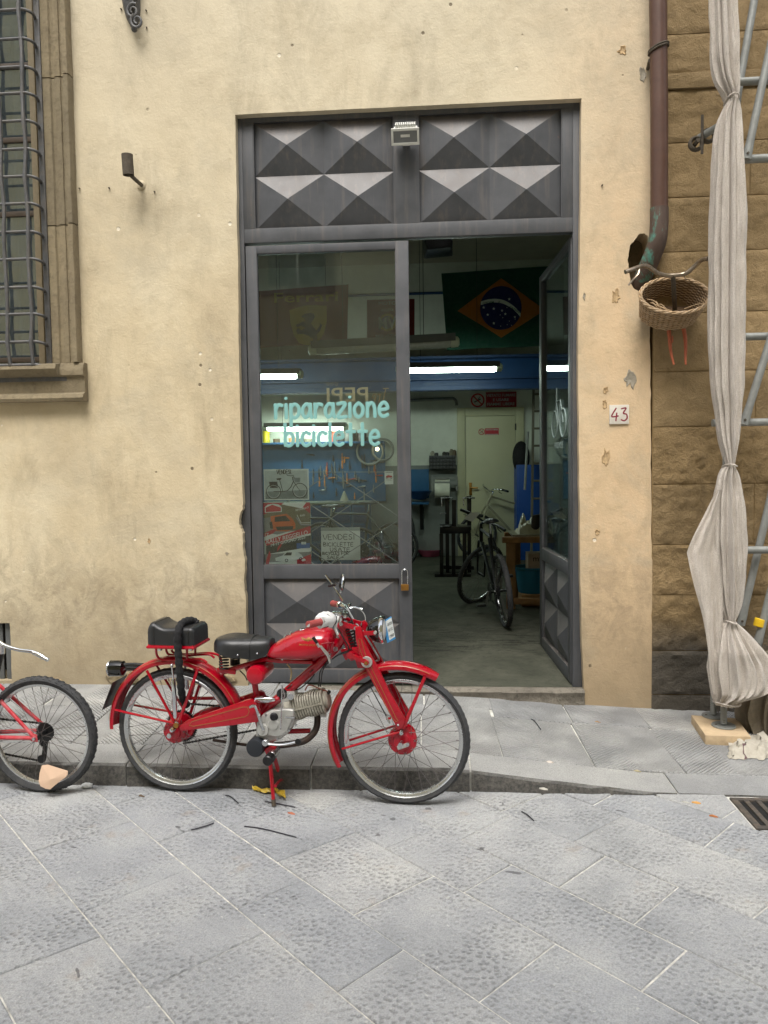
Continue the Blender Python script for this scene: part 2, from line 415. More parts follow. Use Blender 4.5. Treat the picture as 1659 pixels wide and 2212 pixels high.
m_grout = mat('sandy joint', srgb(202, 200, 192), .9, var=.3, vs=30, bump=.5, bs=120, dirt=srgb(84, 82, 78), dirt_amt=.5)

# street bed: one sheet to far beyond the frame
mb = MB(); mb.add([(-40, -3.2, -.007), (40, -3.2, -.007), (40, 3.93, -.007), (-40, 3.93, -.007)], [(0, 1, 2, 3)])
street = mb.build('street', m_grout); props(street, kind='structure')
S2 = math.sqrt(2)
GX0, GX1, GY0, GY1 = PZ(1592, 1745, 0).x, 2.4, PZ(1640, 1792, 0).y, 3.868     # drain grating
rows = [-.6, -.05, .45, .85, 1.36, 2.0, 2.43, 3.02, 3.45, 3.95, 4.49, 4.95, 5.55, 6.0, 6.5]
cuts = {4: [2.32, 2.9, 3.52, 4.2], 3: [2.05, 2.72, 3.4, 4.0], 5: [1.9, 2.53, 3.23, 3.75], 6: [1.57, 2.2, 2.72, 3.15], 7: [1.26, 2.03, 2.5, 3.0],
        8: [1.47, 1.8, 2.33, 2.9], 9: [1.2, 1.98, 2.4]}
rs = random.Random(3)
far_mb = MB()
for i in range(len(rows)-1):
    a, b = rows[i]/S2, rows[i+1]/S2
    c = list(cuts.get(i, []))
    if not c: c = [1.6+rs.uniform(-.3, .3)]
    lo, hi = c[0], c[-1]
    while lo > -3.2: lo -= rs.uniform(.45, .75); c.insert(0, lo)
    while hi < 6.2: hi += rs.uniform(.45, .75); c.append(hi)
    for t0, t1 in zip(c, c[1:]):
        k0, k1 = .02*math.sin(t0*57), .02*math.sin(t1*57)
        poly = [(s, t) for s, t in ((a, t0), (b, t0+k0), (b, t1+k1), (a, t1))]
        poly = [((s-t)/S2, (s+t)/S2) for s, t in poly]
        poly = clip(poly, 0, 1, YK+.03); poly = clip(poly, 1, 0, 3.4); poly = clip(poly, -1, 0, 3.8); poly = clip(poly, 0, -1, -.9)
        # leave the drain out
        if len(poly) >= 3 and any(x > GX0-.02 and y > GY0-.02 for x, y in poly):
            q1 = clip(poly, 1, 0, GX0); q2 = clip(clip(poly, -1, 0, -GX0), 0, 1, GY0)
            parts = [q for q in (q1, q2) if len(q) >= 3 and area(q) > .01]
        else: parts = [poly] if len(poly) >= 3 and area(poly) > .008 else []
        for q in parts:
            dz, tx, ty = rs.uniform(-.0015, .0015), rs.uniform(-.003, .003), rs.uniform(-.003, .003)
            cx, cy = sum(p[0] for p in q)/len(q), sum(p[1] for p in q)/len(q)
            zf = lambda x, y: dz+tx*(x-cx)+ty*(y-cy)
            slab_mesh(MB(), q, zf)
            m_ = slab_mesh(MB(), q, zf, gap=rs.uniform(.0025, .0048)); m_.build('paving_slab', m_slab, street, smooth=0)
# ------------------------------------------------------------------ pavement (ramps down to the street on the right)
def lerp(x, pts):
    if x <= pts[0][0]: return pts[0][1]
    for (a, b), (c, d) in zip(pts, pts[1:]):
        if x <= c: return b+(d-b)*(x-a)/(c-a)
    return pts[-1][1]
ZW = [(-4, .155), (-1.0, .15), (.2, .09), (.95, .035), (1.4, .015), (2.2, -.004), (4, -.004)]
ZK = [(-4, .118), (.05, .118), (.55, .062), (1.1, .006), (1.5, .0), (4, .0)]
def zpav(x, y):
    k = max(0, min(1, (y-YK)/(YW-YK))); return lerp(x, ZK)*(1-k)+lerp(x, ZW)*k
mb = MB(); xs = [-9+.15*i for i in range(120)]; ys = [YK+.02, 4.5, 5.0, 5.6]
vs_ = [(x, y, zpav(x, min(y, YW))-.012) for y in ys for x in xs]
n_ = len(xs); mb.add(vs_, [(j*n_+i, j*n_+i+1, (j+1)*n_+i+1, (j+1)*n_+i) for j in range(3) for i in range(n_-1)])
mb.add([(x, YK+.02, z) for x in xs for z in (-.05, zpav(x, YK)-.012)], [(2*i, 2*i+2, 2*i+3, 2*i+1) for i in range(n_-1)])
pavement = mb.build('pavement', m_grout); props(pavement, kind='structure')
YKB = YK+.27
x = -3.5
while x < 3.2:                                  # kerb stones
    L = rs.uniform(.75, 1.1)
    nseg = 12; mb = MB(); g = .005; fo = rs.uniform(-.007, .007)
    ys_ = (YK, YKB)
    ring = []
    xa, xb = x+g, x+L-g
    top = [(xa+(xb-xa)*i/nseg) for i in range(nseg+1)]
    V = []
    for X in top:
        e = fo+rs.uniform(-.006, .006)
        V += [(X, YK+e-.004, -.06), (X, YK+e, zpav(X, YK)-.012), (X, YK+.014+e*.5, zpav(X, YK)+rs.uniform(-.001, .001)), (X, YKB-g, zpav(X, YKB)), (X, YKB-g, -.06)]
    F = [(i*5+k, (i+1)*5+k, (i+1)*5+k+1, i*5+k+1) for i in range(nseg) for k in range(4)]+[(0, 1, 2, 3, 4), tuple(nseg*5+k for k in (4, 3, 2, 1, 0))]
    mb.add(V, F); mb.build('kerb_stone', m_kerb, pavement, smooth=50)
    x += L
x = -3.6
while x < 3.2:                                  # chevron-dressed slabs, roughly square to the kerb
    L = rs.uniform(.42, .56); sk_ = rs.uniform(-.015, .015)-.03
    ym = rs.uniform(4.75, 5.0)
    for y0, y1 in ((YKB, ym), (ym, YW+.1)):
        poly = [(x+.0, y0), (x+L, y0), (x+L+sk_*(y1-y0), y1), (x+sk_*(y1-y0), y1)]
        slab_mesh(MB(), poly, zpav, gap=.003).build('paving_slab', m_pave, pavement, smooth=0)
    x += L
# ================================================================== plastered building
def plaster_mat():
    t = NT('old lime plaster'); P = t.pos(); x, y, z = t.sep(P)
    n1, n2, n3 = t.noise(P, .9, 7, .62, .4), t.noise(P, 4.5, 8, .68, .3), t.noise(P, 60, 6, .7)
    c = t.ramp(n1, (.28, srgb(178, 162, 132)), (.45, srgb(195, 180, 149)), (.6, srgb(204, 191, 162)), (.75, srgb(188, 171, 139)))
    # fresher, pinker render towards the corner of the house
    fr = t.ramp(t.math('ADD', t.math('MULTIPLY', x, .5), t.math('MULTIPLY', n2, .35)), (.36, 0), (.72, 1))
    c = t.mix(c, srgb(206, 176, 138), t.math('MULTIPLY', fr, .75))
    # washed-out grey-white zone higher up
    up = t.ramp(t.math('ADD', t.math('MULTIPLY', z, .16), t.math('MULTIPLY', n2, .3)), (.55, 0), (.95, 1))
    c = t.mix(c, srgb(196, 187, 165), t.math('MULTIPLY', up, .65))
    c = t.mix(c, srgb(150, 134, 104), t.math('MULTIPLY', t.ramp(n2, (.48, 0), (.7, 1)), .34))
    c = t.mix(c, srgb(172, 162, 140), t.math('MULTIPLY', t.ramp(t.noise(P, 1.6, 7, .7, .6), (.5, 0), (.66, 1)), .45))
    gr = t.noise(t.mapping(P, (1.4, 1, .55)), 2.4, 8, .72, .5)
    c = t.mix(c, srgb(118, 108, 88), t.math('MULTIPLY', t.ramp(gr, (.5, 0), (.74, 1)), .4))
    # scuff band left by handlebars and bags
    band = t.math('MULTIPLY', t.ramp(t.math('ADD', t.math('MULTIPLY', z, .5), t.math('MULTIPLY', t.math('SUBTRACT', n2, .5), .3)), (.05, .1), (.25, .6), (.4, 1), (.52, .4), (.72, 0)), t.ramp(t.noise(t.mapping(P, (1, 1, .7)), 6.5, 9, .75, .8), (.44, 0), (.66, 1)))
    c = t.mix(c, srgb(98, 88, 74), t.math('MULTIPLY', band, .55))
    lo = t.ramp(t.math('ADD', t.math('MULTIPLY', z, .5), t.math('MULTIPLY', t.math('SUBTRACT', gr, .5), .8)), (.05, 1), (.55, 0))
    c = t.mix(c, srgb(128, 114, 90), t.math('MULTIPLY', lo, .7))
    # small chips showing white lime
    ch = t.vor(t.mix(P, t.n('TexNoise').outputs['Color'], .02), 5.2, 1).outputs['Distance']
    chip = t.math('MULTIPLY', t.ramp(ch, (.05, 1), (.075, 0)), t.ramp(t.noise(P, 1.7, 2), (.5, 0), (.56, 1)))
    c = t.mix(c, srgb(222, 214, 196), t.math('MULTIPLY', chip, .7))
    ch2 = t.vor(t.mapping(P, (1, 1, 1), (0, 0, 0), (3, 1, 7)), 4.1, 1).outputs['Distance']
    hole = t.math('MULTIPLY', t.ramp(ch2, (.035, 1), (.055, 0)), t.ramp(t.noise(P, 2.3, 2), (.47, 0), (.53, 1)))
    c = t.mix(c, srgb(88, 76, 58), t.math('MULTIPLY', hole, .8))
    h = t.math('ADD', t.math('MULTIPLY', n3, .35), t.math('ADD', t.math('MULTIPLY', n2, .7), t.math('MULTIPLY', t.noise(P, 17, 6, .65), .6)))
    h = t.math('SUBTRACT', h, t.math('MULTIPLY', t.math('ADD', chip, hole), 1.0))
    t.set(t.p, Base_Color=c, Roughness=.9, Normal=t.bump(h, .42, .018))
    return t.m
def stone_mat(name, c0, c1, dark, rough_bump=.6, bs=26, low=False):
    t = NT(name); P = t.pos(); rnd = t.n('ObjectInfo').outputs['Random']
    n1, n2, n3 = t.noise(P, 3.1, 7, .65, .3), t.noise(P, bs, 7, .7, .4), t.noise(P, 130, 5, .7)
    c = t.ramp(n1, (.3, c0), (.7, c1)); c = t.mix(c, t.ramp(rnd, (0, (.86, .86, .86)), (1, (1.1, 1.08, 1.05))), .8, 'MULTIPLY')
    c = t.mix(c, dark, t.math('MULTIPLY', t.ramp(n2, (.5, 0), (.7, 1)), .5))
    c = t.mix(c, tuple(min(1, x*1.5) for x in c1), t.math('MULTIPLY', t.ramp(t.noise(t.mapping(P, (9, 9, .8)), 2, 4, .6), (.6, 0), (.74, 1)), .3))
    if low:
        z = t.sep(P)[2]
        f = t.ramp(t.math('ADD', z, t.math('MULTIPLY', n1, .25)), (.5, 1), (.78, 0))
        c = t.mix(c, srgb(74, 71, 65), t.math('MULTIPLY', f, .9))
    h = t.math('ADD', t.math('MULTIPLY', n2, 1.0), t.math('MULTIPLY', n3, .3))
    t.set(t.p, Base_Color=c, Roughness=.92, Normal=t.bump(h, rough_bump, .03)); return t.m
m_plaster = plaster_mat()
m_surround = stone_mat('window sandstone', srgb(114, 103, 82), srgb(142, 130, 104), srgb(84, 74, 58), .5, 30)
m_ashlar = stone_mat('golden ashlar', srgb(130, 109, 74), srgb(152, 130, 94), srgb(102, 83, 55), .8, 12, True)
m_picked = stone_mat('picked ashlar', srgb(126, 105, 70), srgb(150, 127, 90), srgb(84, 67, 43), 1.0, 17, True)
m_rubble = stone_mat('broken base masonry', srgb(128, 112, 84), srgb(160, 145, 116), srgb(80, 70, 54), .9, 30)
m_iron = mat('wrought iron', srgb(84, 84, 84), .55, .35, .2, 25, .3, 90, dirt=srgb(110, 100, 86), dirt_amt=.4)
m_pane = glass_mat('window glass', (.55, .62, .64), .24, .2, (.35, .42, .45))
m_wood_pale = mat('pale window wood', srgb(128, 116, 92), .7, 0, .15, 14)

def plate(mb, outer, holes, y0, y1):
    bm = bmesh.new(); es = []
    for lp in [outer]+holes:
        vs = [bm.verts.new((x, y0, z)) for x, z in lp]
        es += [bm.edges.new((vs[i], vs[(i+1) % len(vs)])) for i in range(len(vs))]
    bmesh.ops.triangle_fill(bm, use_beauty=True, use_dissolve=False, edges=es)
    r = bmesh.ops.extrude_face_region(bm, geom=bm.faces[:])
    for v in r['geom']:
        if isinstance(v, bmesh.types.BMVert): v.co.y = y1
    bmesh.ops.recalc_face_normals(bm, faces=bm.faces)
    bm.verts.index_update()
    mb.add([v.co.copy() for v in bm.verts], [tuple(v.index for v in f.verts) for f in bm.faces]); bm.free()
    return mb
def xz(u, v, y): p = PY(u, v, y); return (p.x, p.z)
house = thing('plastered_house', 'old cream plastered house front with a barred window and a tall workshop doorway', 'building', (-2, YW, 0))
rj = random.Random(11)
def jag(pts, a=.004, sub=5):
    out = []
    for (p, q) in zip(pts, pts[1:]):
        for i in range(sub):
            t = i/sub; out.append((p[0]+(q[0]-p[0])*t+rj.uniform(-a, a), p[1]+(q[1]-p[1])*t+(rj.uniform(-a, a) if i else 0)))
    out.append(pts[-1]); return out
dl = [xz(u, v, YW) for u, v in ((508, 248), (511, 420), (514, 600), (519, 900), (524, 1085), (524.5, 1098), (518, 1110), (516, 1128), (520, 1142), (524, 1152), (525, 1185), (529, 1210), (527, 1262), (531, 1300), (533, 1370), (531, 1420), (536, 1460))]
dr = [xz(u, v, YW) for u, v in ((1256, 212), (1253, 500), (1249, 800), (1251, 1000), (1254, 1250), (1257, 1400), (1262, 1490), (1264, 1535))]
ZT = (dl[0][1]+dr[0][1])/2
dl[0] = (dl[0][0], ZT); dr[0] = (dr[0][0], ZT)
dl.append((dl[-1][0], -.1)); dr.append((dr[-1][0], -.1))
XC = 1.402                                         # corner with the stone building
corner = [xz(u, v, YW) for u, v in ((1405, 700), (1404, 760), (1406, 850), (1405, 930), (1407, 1050), (1407, 1180), (1410, 1240), (1408, 1330), (1409, 1450), (1412, 1538))]
cx0 = corner[0][0]
outer = [(-9, 9.5), (-9, -.1)] + list(reversed(jag(dl, .003))) + jag([dl[0], dr[0]], .002, 14)[1:-1] + jag(dr, .0025) + [(corner[-1][0], -.1)] + list(reversed(jag(corner, .004))) + [(cx0, 9.5)]
WL, WRR = -4.3, xz(88, 400, YW)[0]                 # window opening
WZ0 = PY(100, 800, YW).z
whole = [(WL, WZ0), (WRR, WZ0), (WRR, 6.4), (WL, 6.4)]
gx1, gz0, gz1 = xz(23, 1400, YW)[0], PY(10, 1470, YW).z, PY(10, 1346, YW).z
ghole = jag([(gx1-.75, gz0), (gx1, gz0), (gx1, gz1), (gx1-.75, gz1)], .003, 4)
cav = [xz(u, v, YW) for u, v in ((1380, 505), (1372, 517), (1360, 530), (1358, 548), (1356, 562), (1360, 585), (1362, 610), (1368, 622), (1380, 629), (1392, 628), (1400, 612), (1402.5, 590), (1402.5, 540), (1401, 512), (1392, 504))]
mb = plate(MB(), outer, [whole, ghole, jag(cav, .003, 3)], YW, YW+.34)
# paint a little unevenness into the flat front so its edges are not ruler straight
wall = mb.build('wall', m_plaster, house, smooth=0)
mb = MB(); bx0, bz0 = xz(1350, 640, YW); bx1, bz1 = xz(1404, 495, YW)
mb.box((bx0, YW+.16, bz0), (bx1-.005, YW+.2, bz1)); mb.build('pipe_cavity_back', m_rubble, house, smooth=0)
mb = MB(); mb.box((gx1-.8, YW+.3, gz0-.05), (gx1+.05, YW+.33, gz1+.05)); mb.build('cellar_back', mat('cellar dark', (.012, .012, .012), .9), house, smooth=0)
# exposed masonry where the plaster has fallen off at the foot of the wall
for k, (u, v, w_, h_) in enumerate(((262, 1466, .26, .085), (118, 1470, .12, .04), (480, 1466, .22, .06), (568, 1460, .2, .1))):
    p = PY(u, v, YW); mb = MB(); n = 12
    ring0 = [(p.x+w_*.5*math.cos(a)*(1+rj.uniform(-.2, .2)), YW-.002, max(zpav(p.x, YW)-.01, p.z+h_*.6*math.sin(a)*(1+rj.uniform(-.25, .25)))) for a in [2*PI*i/n for i in range(n)]]
    ring1 = [(p.x+(q[0]-p.x)*.8, YW-.016-rj.uniform(0, .012), p.z+(q[2]-p.z)*.8) for q in ring0]
    ring2 = [(p.x+(q[0]-p.x)*.35, YW-.014-rj.uniform(0, .015), p.z+(q[2]-p.z)*.35) for q in ring0]
    if u < 520: mb.loft([ring0, ring1, ring2]).build('exposed_masonry', m_rubble, house, smooth=30)
# lost flakes, filled holes and a cement patch in the render
m_cem = mat('grey cement patch', srgb(150, 142, 126), .9, 0, .15, 30, .5, 60); m_raw = mat('raw undercoat', srgb(176, 150, 112), .95, 0, .2, 40, .6, 80)
for u, v, w_, h_, m in ((1362, 818, .05, .08, m_cem), (1308, 843, .02, .03, m_raw), (1307, 873, .022, .035, m_raw), (1308, 990, .03, .07, m_raw), (1345, 110, .035, .03, m_raw), (1388, 160, .03, .06, m_cem), (1330, 640, .03, .06, m_raw), (1262, 640, .012, .03, m_cem), (1290, 1150, .02, .025, m_raw), (490, 1195, .014, .012, m_cem), (322, 1168, .012, .02, m_raw)):
    p = PY(u, v, YW); n = 26; w_ *= .8; h_ *= .8; ang_ = [2*PI*i/n for i in range(n)]
    r0_ = [(p.x+w_*math.cos(a)*(1+.8*noise.noise((u*.37+1.9*math.cos(a), v*.37+1.9*math.sin(a), 1))), YW+.001, p.z+h_*math.sin(a)*(1+.8*noise.noise((u*.37+1.9*math.cos(a), v*.37+1.9*math.sin(a), 1)))) for a in ang_]
    r1_ = [(p.x+(q[0]-p.x)*.82, YW-.0045, p.z+(q[2]-p.z)*.82) for q in r0_]; r2_ = [(p.x+(q[0]-p.x)*.7, YW-.0015, p.z+(q[2]-p.z)*.7) for q in r0_]
    MB().loft([r0_, r1_, r2_]).build('plaster_flake', m, house, smooth=60)
# sandstone window surround: moulded jamb in two stones, ear and sill
XO = (xz(152, 0, YW)[0]+xz(178, 765, YW)[0])/2; XI = WRR
ZJ = PY(130, 490, YW).z; ZE1 = PY(150, 785, YW).z; ZE0 = PY(150, 868, YW).z; XE = xz(190, 830, YW)[0]
def jamb(z0, z1):
    prof = [(XI, YW+.3), (XI, YW-.005), (XI+.012, YW-.03), (XI+.105, YW-.03), (XI+.115, YW-.018), (XI+.135, YW-.018), (XI+.145, YW-.038), (XO-.075, YW-.038), (XO-.07, YW-.03), (XO-.045, YW-.03), (XO-.038, YW-.07), (XO-.008, YW-.07), (XO, YW-.055), (XO, YW+.02)]
    secs = []
    for z in [z0+(z1-z0)*i/8 for i in range(9)]: secs.append([(a+noise.noise((a*9, z*7, 3))*.004, b+noise.noise((a*30, z*9, 1))*.004 if b < YW+.1 else b, z) for a, b in prof])
    return MB().loft(secs)
sur = link('window_surround', None, house, (XI, YW, 3)) if False else None
for z0, z1 in ((ZE1, ZJ-.004), (ZJ+.004, 4.35), (4.358, 6.4)): jamb(z0, z1).build('jamb_stone', m_surround, house, smooth=35)
mb = MB(); secs = []
for xx in [WL-.3+(XE-WL+.3)*i/14 for i in range(15)]:
    pr = [(YW+.3, ZE1-.004), (YW-.05, ZE1-.004), (YW-.075, ZE1-.05), (YW-.07, ZE1-.09), (YW-.05, ZE1-.1), (YW-.045, ZE0+.06), (YW-.075, ZE0+.045), (YW-.085, ZE0+.02), (YW-.075, ZE0), (YW+.02, ZE0)]
    secs.append([(xx, a+(noise.noise((xx*9, b*11, 2))*.006 if a < YW else 0), b) for a, b in pr])
mb.loft(secs).build('sill_stone', m_surround, house, smooth=35)
mb = MB(); xs0 = xz(140, 830, YW)[0]
mb.loft([[(xx, YW-.046, ZE1-.004), (xx, YW-.12, ZE1-.02), (xx, YW-.13, ZE1-.05), (xx, YW-.1, ZE1-.085), (xx, YW-.045, ZE1-.1)] for xx in (WL-.3, xs0-.02, xs0)])
mb.build('sill_moulding', m_surround, house, smooth=35)
# window behind the bars
yg = YW+.2
win = MB(); fxr = xz(90, 500, yg)[0]; fx0 = fxr-.045
win.box((fx0, yg-.02, WZ0), (fxr, yg+.03, 6.3)); wfr = win.build('window_frame', m_wood_pale, house, bevel=.004)
for v_ in (143, 303, 463, 778):
    z_ = PY(30, v_, yg).z; MB().box((WL, yg-.01, z_-.018), (fx0, yg+.02, z_+.018)).build('glazing_bar', mat('dark window bar', srgb(70, 58, 44), .6), wfr, bevel=.003)
MB().box((WL, yg+.004, WZ0), (fx0, yg+.008, 6.3)).build('pane', m_pane, wfr, smooth=0)
m_cur = mat('dim room cloth', srgb(88, 102, 116), .9, 0, .25, 4)
MB().add([(WL+.02*i, yg+.12+.03*math.sin(i*1.1), z) for i in range(int((fx0-WL)/.02)+3) for z in (WZ0, 6.3)], [(2*i, 2*i+2, 2*i+3, 2*i+1) for i in range(int((fx0-WL)/.02)+2)]).build('curtain', m_cur, house)
# woven iron grille standing off the wall
yf, yb = YW-.12, YW-.03
gr = thing('window_grille', 'dark wrought iron basket grille over the stone framed window', 'grille', (-2.9, YW-.06, 2.3))
vsx = [[xz(u, v, yf)[0] for u, v in c] for c in ([(41, 0), (58, 499), (74, 788)], [(-6, 0), (9.5, 499), (15, 788)])]
zb = PY(60, 795, yf).z
xv1 = sum(vsx[0])/3; xv2 = sum(vsx[1])/3; dx = xv1-xv2
xfl = xz(94, 500, yb)[0]
zs = [PY(50, v, yf).z for v in (19, 82, 143, 200, 260, 321, 380, 439, 500, 559, 620, 678, 738, 788)]
st = sum(a-b for a, b in zip(zs, zs[1:]))/(len(zs)-1)
zall = [zs[0]+st*k for k in range(16, 0, -1)]+zs
for k in range(6):
    X = xv1-dx*k
    pts = [(X+.006*math.sin(i*2.1+k), yf+.005*math.cos(i*PI), z) for i, z in enumerate([zall[0]+.05]+zall)]
    pts = smooth_path(pts, 2)
    rr = [.0115]*len(pts)
    for i in range(2, len(pts), 2): rr[i] = .0155
    MB().tube(pts+[(X, yf+.02, zall[-1]-.02), (X+.045, yb-.012, zb-.06)], rr+[.0115, .0115], 8).build('upright_bar', m_iron, gr)
for i, z in enumerate(zall):
    pts = [(xv1-dx*5.5, yf+.006, z), (xv1-.06, yf+.004, z), (xv1, yf+.002, z), (xv1+.035, yf+.01, z-.002), (xv1+.07, yf+.035, z-.012), (xfl, yb, z-.02)]
    MB().tube(smooth_path(pts, 3), .0105, 8).build('cross_bar', m_iron, gr)
MB().box((xfl-.008, yb-.012, zb-.05), (xfl+.03, yb+.012, 6.3)).build('edge_flat', m_iron, gr, bevel=.002)
xe = xz(147, 800, yb)[0]
MB().box((xv1-dx*5.5, yb-.025, zb-.085), (xe, yb+.0, zb-.045)).build('bottom_flat', m_iron, gr, bevel=.003)
MB().box((xe-.02, yb, zb-.08), (xe, YW-.03, zb-.05)).build('wall_fixing', m_iron, gr)
# cellar grating
cg = thing('cellar_grating', 'upright iron bars in the low cellar opening at the foot of the plaster wall', 'grating', (gx1-.3, YW+.05, gz0))
for k in range(9): 
    X = gx1-.04-k*.058
    MB().box((X-.019, YW+.04, gz0+.0), (X+.019, YW+.055, gz1-.0)).build('flat_bar', mat('grating grey', srgb(92, 94, 94), .6, .2), cg, bevel=.002)
# ------------------------------------------------------------------ stone house
sh = thing('stone_house', 'golden rusticated stone house front behind the scaffold tubes', 'building', (2.2, YW, 0))
cv = [-150, -40, 76, 161, 196, 310, 428, 545, 677, 803, 922, 1046, 1176, 1285, 1405, 1500, 1560]
cz = [PY(1450, v, YW).z for v in cv]
cz = [9.0, 8.5, 8.05, 7.6, 7.15, 6.7, 6.25, 5.85, 5.5] + cz[1:]
def block(x0, x1, z0, z1, rough, mt, ledge=0, left_edge=False):
    nx, nz = max(3, int((x1-x0)/(.024 if x0 < 2.3 and z0 < 4.6 else .06))), max(3, int((z1-z0)/(.024 if x0 < 2.3 and z0 < 4.6 else .06))); V = []; g = .003
    for j in range(nz+1):
        for i in range(nx+1):
            X, Z = x0+(x1-x0)*i/nx, z0+(z1-z0)*j/nz; edge = i in (0, nx) or j in (0, nz)
            d = 0 if edge else .006+rough*(.5*noise.noise((X*9, Z*12, 4))+.45*noise.noise((X*24, Z*34, 9))+.3*noise.noise((X*55, Z*70, 2)))
            if not edge: d = max(d, -.002)
            if edge: X = min(max(X, x0+g), x1-g); Z = min(max(Z, z0+g), z1-g)
            V.append((X, YW-.005-d-ledge, Z))
    F = [(j*(nx+1)+i, j*(nx+1)+i+1, (j+1)*(nx+1)+i+1, (j+1)*(nx+1)+i) for j in range(nz) for i in range(nx)]
    b = len(V)
    loop = [i for i in range(nx+1)]+[j*(nx+1)+nx for j in range(1, nz+1)]+[nz*(nx+1)+i for i in range(nx-1, -1, -1)]+[j*(nx+1) for j in range(nz-1, 0, -1)]
    V += [(V[i][0], YW+.12, V[i][2]) for i in loop]
    F += [(loop[k], b+k, b+(k+1) % len(loop), loop[(k+1) % len(loop)]) for k in range(len(loop))]
    return MB().add(V, F).build('stone_block', mt, sh, smooth=50)
for j in range(len(cz)-1):
    z1, z0 = cz[j], cz[j+1]; X = XC+.006
    lst = z0 < 0.05
    while X < 3.6:
        L = (.55 if j % 2 else .95)+rj.uniform(-.08, .12) if z1-z0 > .15 else 1.4
        block(X, X+L, z0, z1, .034 if cz[j] < 2.1 else .016, m_picked if cz[j] < 2.1 else m_ashlar, .02 if z1-z0 < .15 else 0)
        X += L
MB().box((XC+.004, YW+.002, -.1), (3.7, YW+.3, 9.2)).build('backing_wall', mat('stone joint mortar', srgb(138, 114, 74), .95, 0, .2, 20), sh, smooth=0)
# ------------------------------------------------------------------ house across the street (seen only as a reflection in the door glass)
oh = thing('opposite_house', 'pale house across the street, mirrored faintly in the workshop door glass', 'building', (0, -3.4, 0))
ow = [[(x0, z0), (x0+1.1, z0), (x0+1.1, z0+1.9), (x0, z0+1.9)] for x0 in (-5.6, -3.15, -.4, 2.2) for z0 in (5.0, 8.3)]
plate(MB(), [(-12, -.1), (12, -.1), (12, 10.5), (-12, 10.5)], ow, -3.4, -3.7).build('wall', mat('pale opposite plaster', srgb(196, 186, 150), .9, 0, .12, 1.5), oh, smooth=0)
for q in ow:
    (a, b), (c, d) = q[0], q[2]
    wf = MB().box((a, -3.62, b), (c, -3.6, d)).build('window', mat('opposite glass', srgb(60, 76, 78), .15), oh, smooth=0)
    MB().bar(((a+c)/2, -3.58, b), ((a+c)/2, -3.58, d), .06, .04).bar((a, -3.58, b+.03), (c, -3.58, b+.03), .04, .06).bar((a, -3.58, d-.6), (c, -3.58, d-.6), .04, .05).build('frame', mat('opposite white paint', srgb(210, 210, 200), .6), wf, smooth=0)
    MB().box((a-.16, -3.4, b-.14), (c+.16, -3.3, b)).box((a-.16, -3.4, b), (a, -3.36, d+.16)).box((c, -3.4, b), (c+.16, -3.36, d+.16)).build('surround', mat('opposite stone', srgb(140, 132, 112), .9), wf, smooth=0)
# ================================================================== workshop door
YD = YW+.06
def door_metal():
    t = NT('charcoal door paint'); P = t.pos(); n = t.noise(P, 5, 8, .7, .3); f = t.noise(P, 90, 5, .7)
    c = t.ramp(n, (.3, srgb(62, 64, 67)), (.7, srgb(78, 79, 82)))
    st = t.noise(t.mapping(P, (7, 7, .5)), 3.2, 5, .65)
    c = t.mix(c, srgb(118, 108, 98), t.math('MULTIPLY', t.ramp(st, (.52, 0), (.75, 1)), .4))
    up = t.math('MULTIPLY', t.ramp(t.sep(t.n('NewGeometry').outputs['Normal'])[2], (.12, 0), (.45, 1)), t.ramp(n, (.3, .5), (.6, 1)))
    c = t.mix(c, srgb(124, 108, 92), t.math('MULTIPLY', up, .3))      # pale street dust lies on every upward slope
    c = t.mix(c, srgb(140, 96, 70), t.math('MULTIPLY', t.ramp(t.noise(P, 13, 6, .7), (.68, 0), (.76, 1)), .35))
    t.set(t.p, Base_Color=c, Normal=t.bump(f, .12, .004)); t.l(t.ramp(n, (.3, .42), (.7, .6)), t.p.inputs['Roughness'])
    return t.m
m_door = door_metal()
m_seal = mat('door black gap', (.008, .008, .008), .8)
def xp(u, v, y=YD): return PY(u, v, y).x
def zp(u, v, y=YD): return PY(u, v, y).z
D = fz(900, 350, 1.1683)
zA, zB = (zp(*D(440, 632))+zp(*D(1200, 604)))/2, (zp(*D(440, 133))+zp(*D(1200, 106)))/2   # panel bottom, top
ZLT = (zp(700, 519)+zp(1050, 507))/2                                             # top of the leaves
X0, X1 = dl[0][0]-.06, dr[0][0]+.06
XPL, XPR = xp(535, 800), xp(1236, 700)
xpl = [xp(*D(116, 400)), xp(*D(760, 400)), xp(*D(874, 380)), xp(*D(1533, 380))]
dw = thing('door_frame', 'charcoal steel door frame with pyramid studded panels above the workshop opening', 'door frame', ((X0+X1)/2, YD, .15))
ZS = .146                                                                        # threshold level
def fb(name, a, b, c, d, y0=YD, y1=YD+.07, par=dw, bev=.003): return MB().box((a, y0, c), (b, y1, d)).build(name, m_door, par, bevel=bev)
fb('post', X0, XPL-.004, ZS-.02, ZT+.05); fb('post', XPR+.004, X1, ZS-.02, ZT+.05)
fb('head_rail', XPL-.004, XPR+.004, zB, ZT+.05, YD+.001)
fb('cross_rail', XPL-.004, XPR+.004, ZLT, zA, YD+.001)
fb('mullion', xpl[1], xpl[2], zA, zB, YD+.002); fb('edge_stile', XPL-.004, xpl[0], zA, zB, YD+.002); fb('edge_stile', xpl[3], XPR+.004, zA, zB, YD+.002)
def pyramid_mesh(w, h, d):
    return MB().add([(-w/2, 0, -h/2), (w/2, 0, -h/2), (w/2, 0, h/2), (-w/2, 0, h/2), (0, -d, 0)], [(0, 1, 4), (1, 2, 4), (2, 3, 4), (3, 0, 4), (3, 2, 1, 0)]).mesh('pyramid', m_door, smooth=0, center=False)[0]
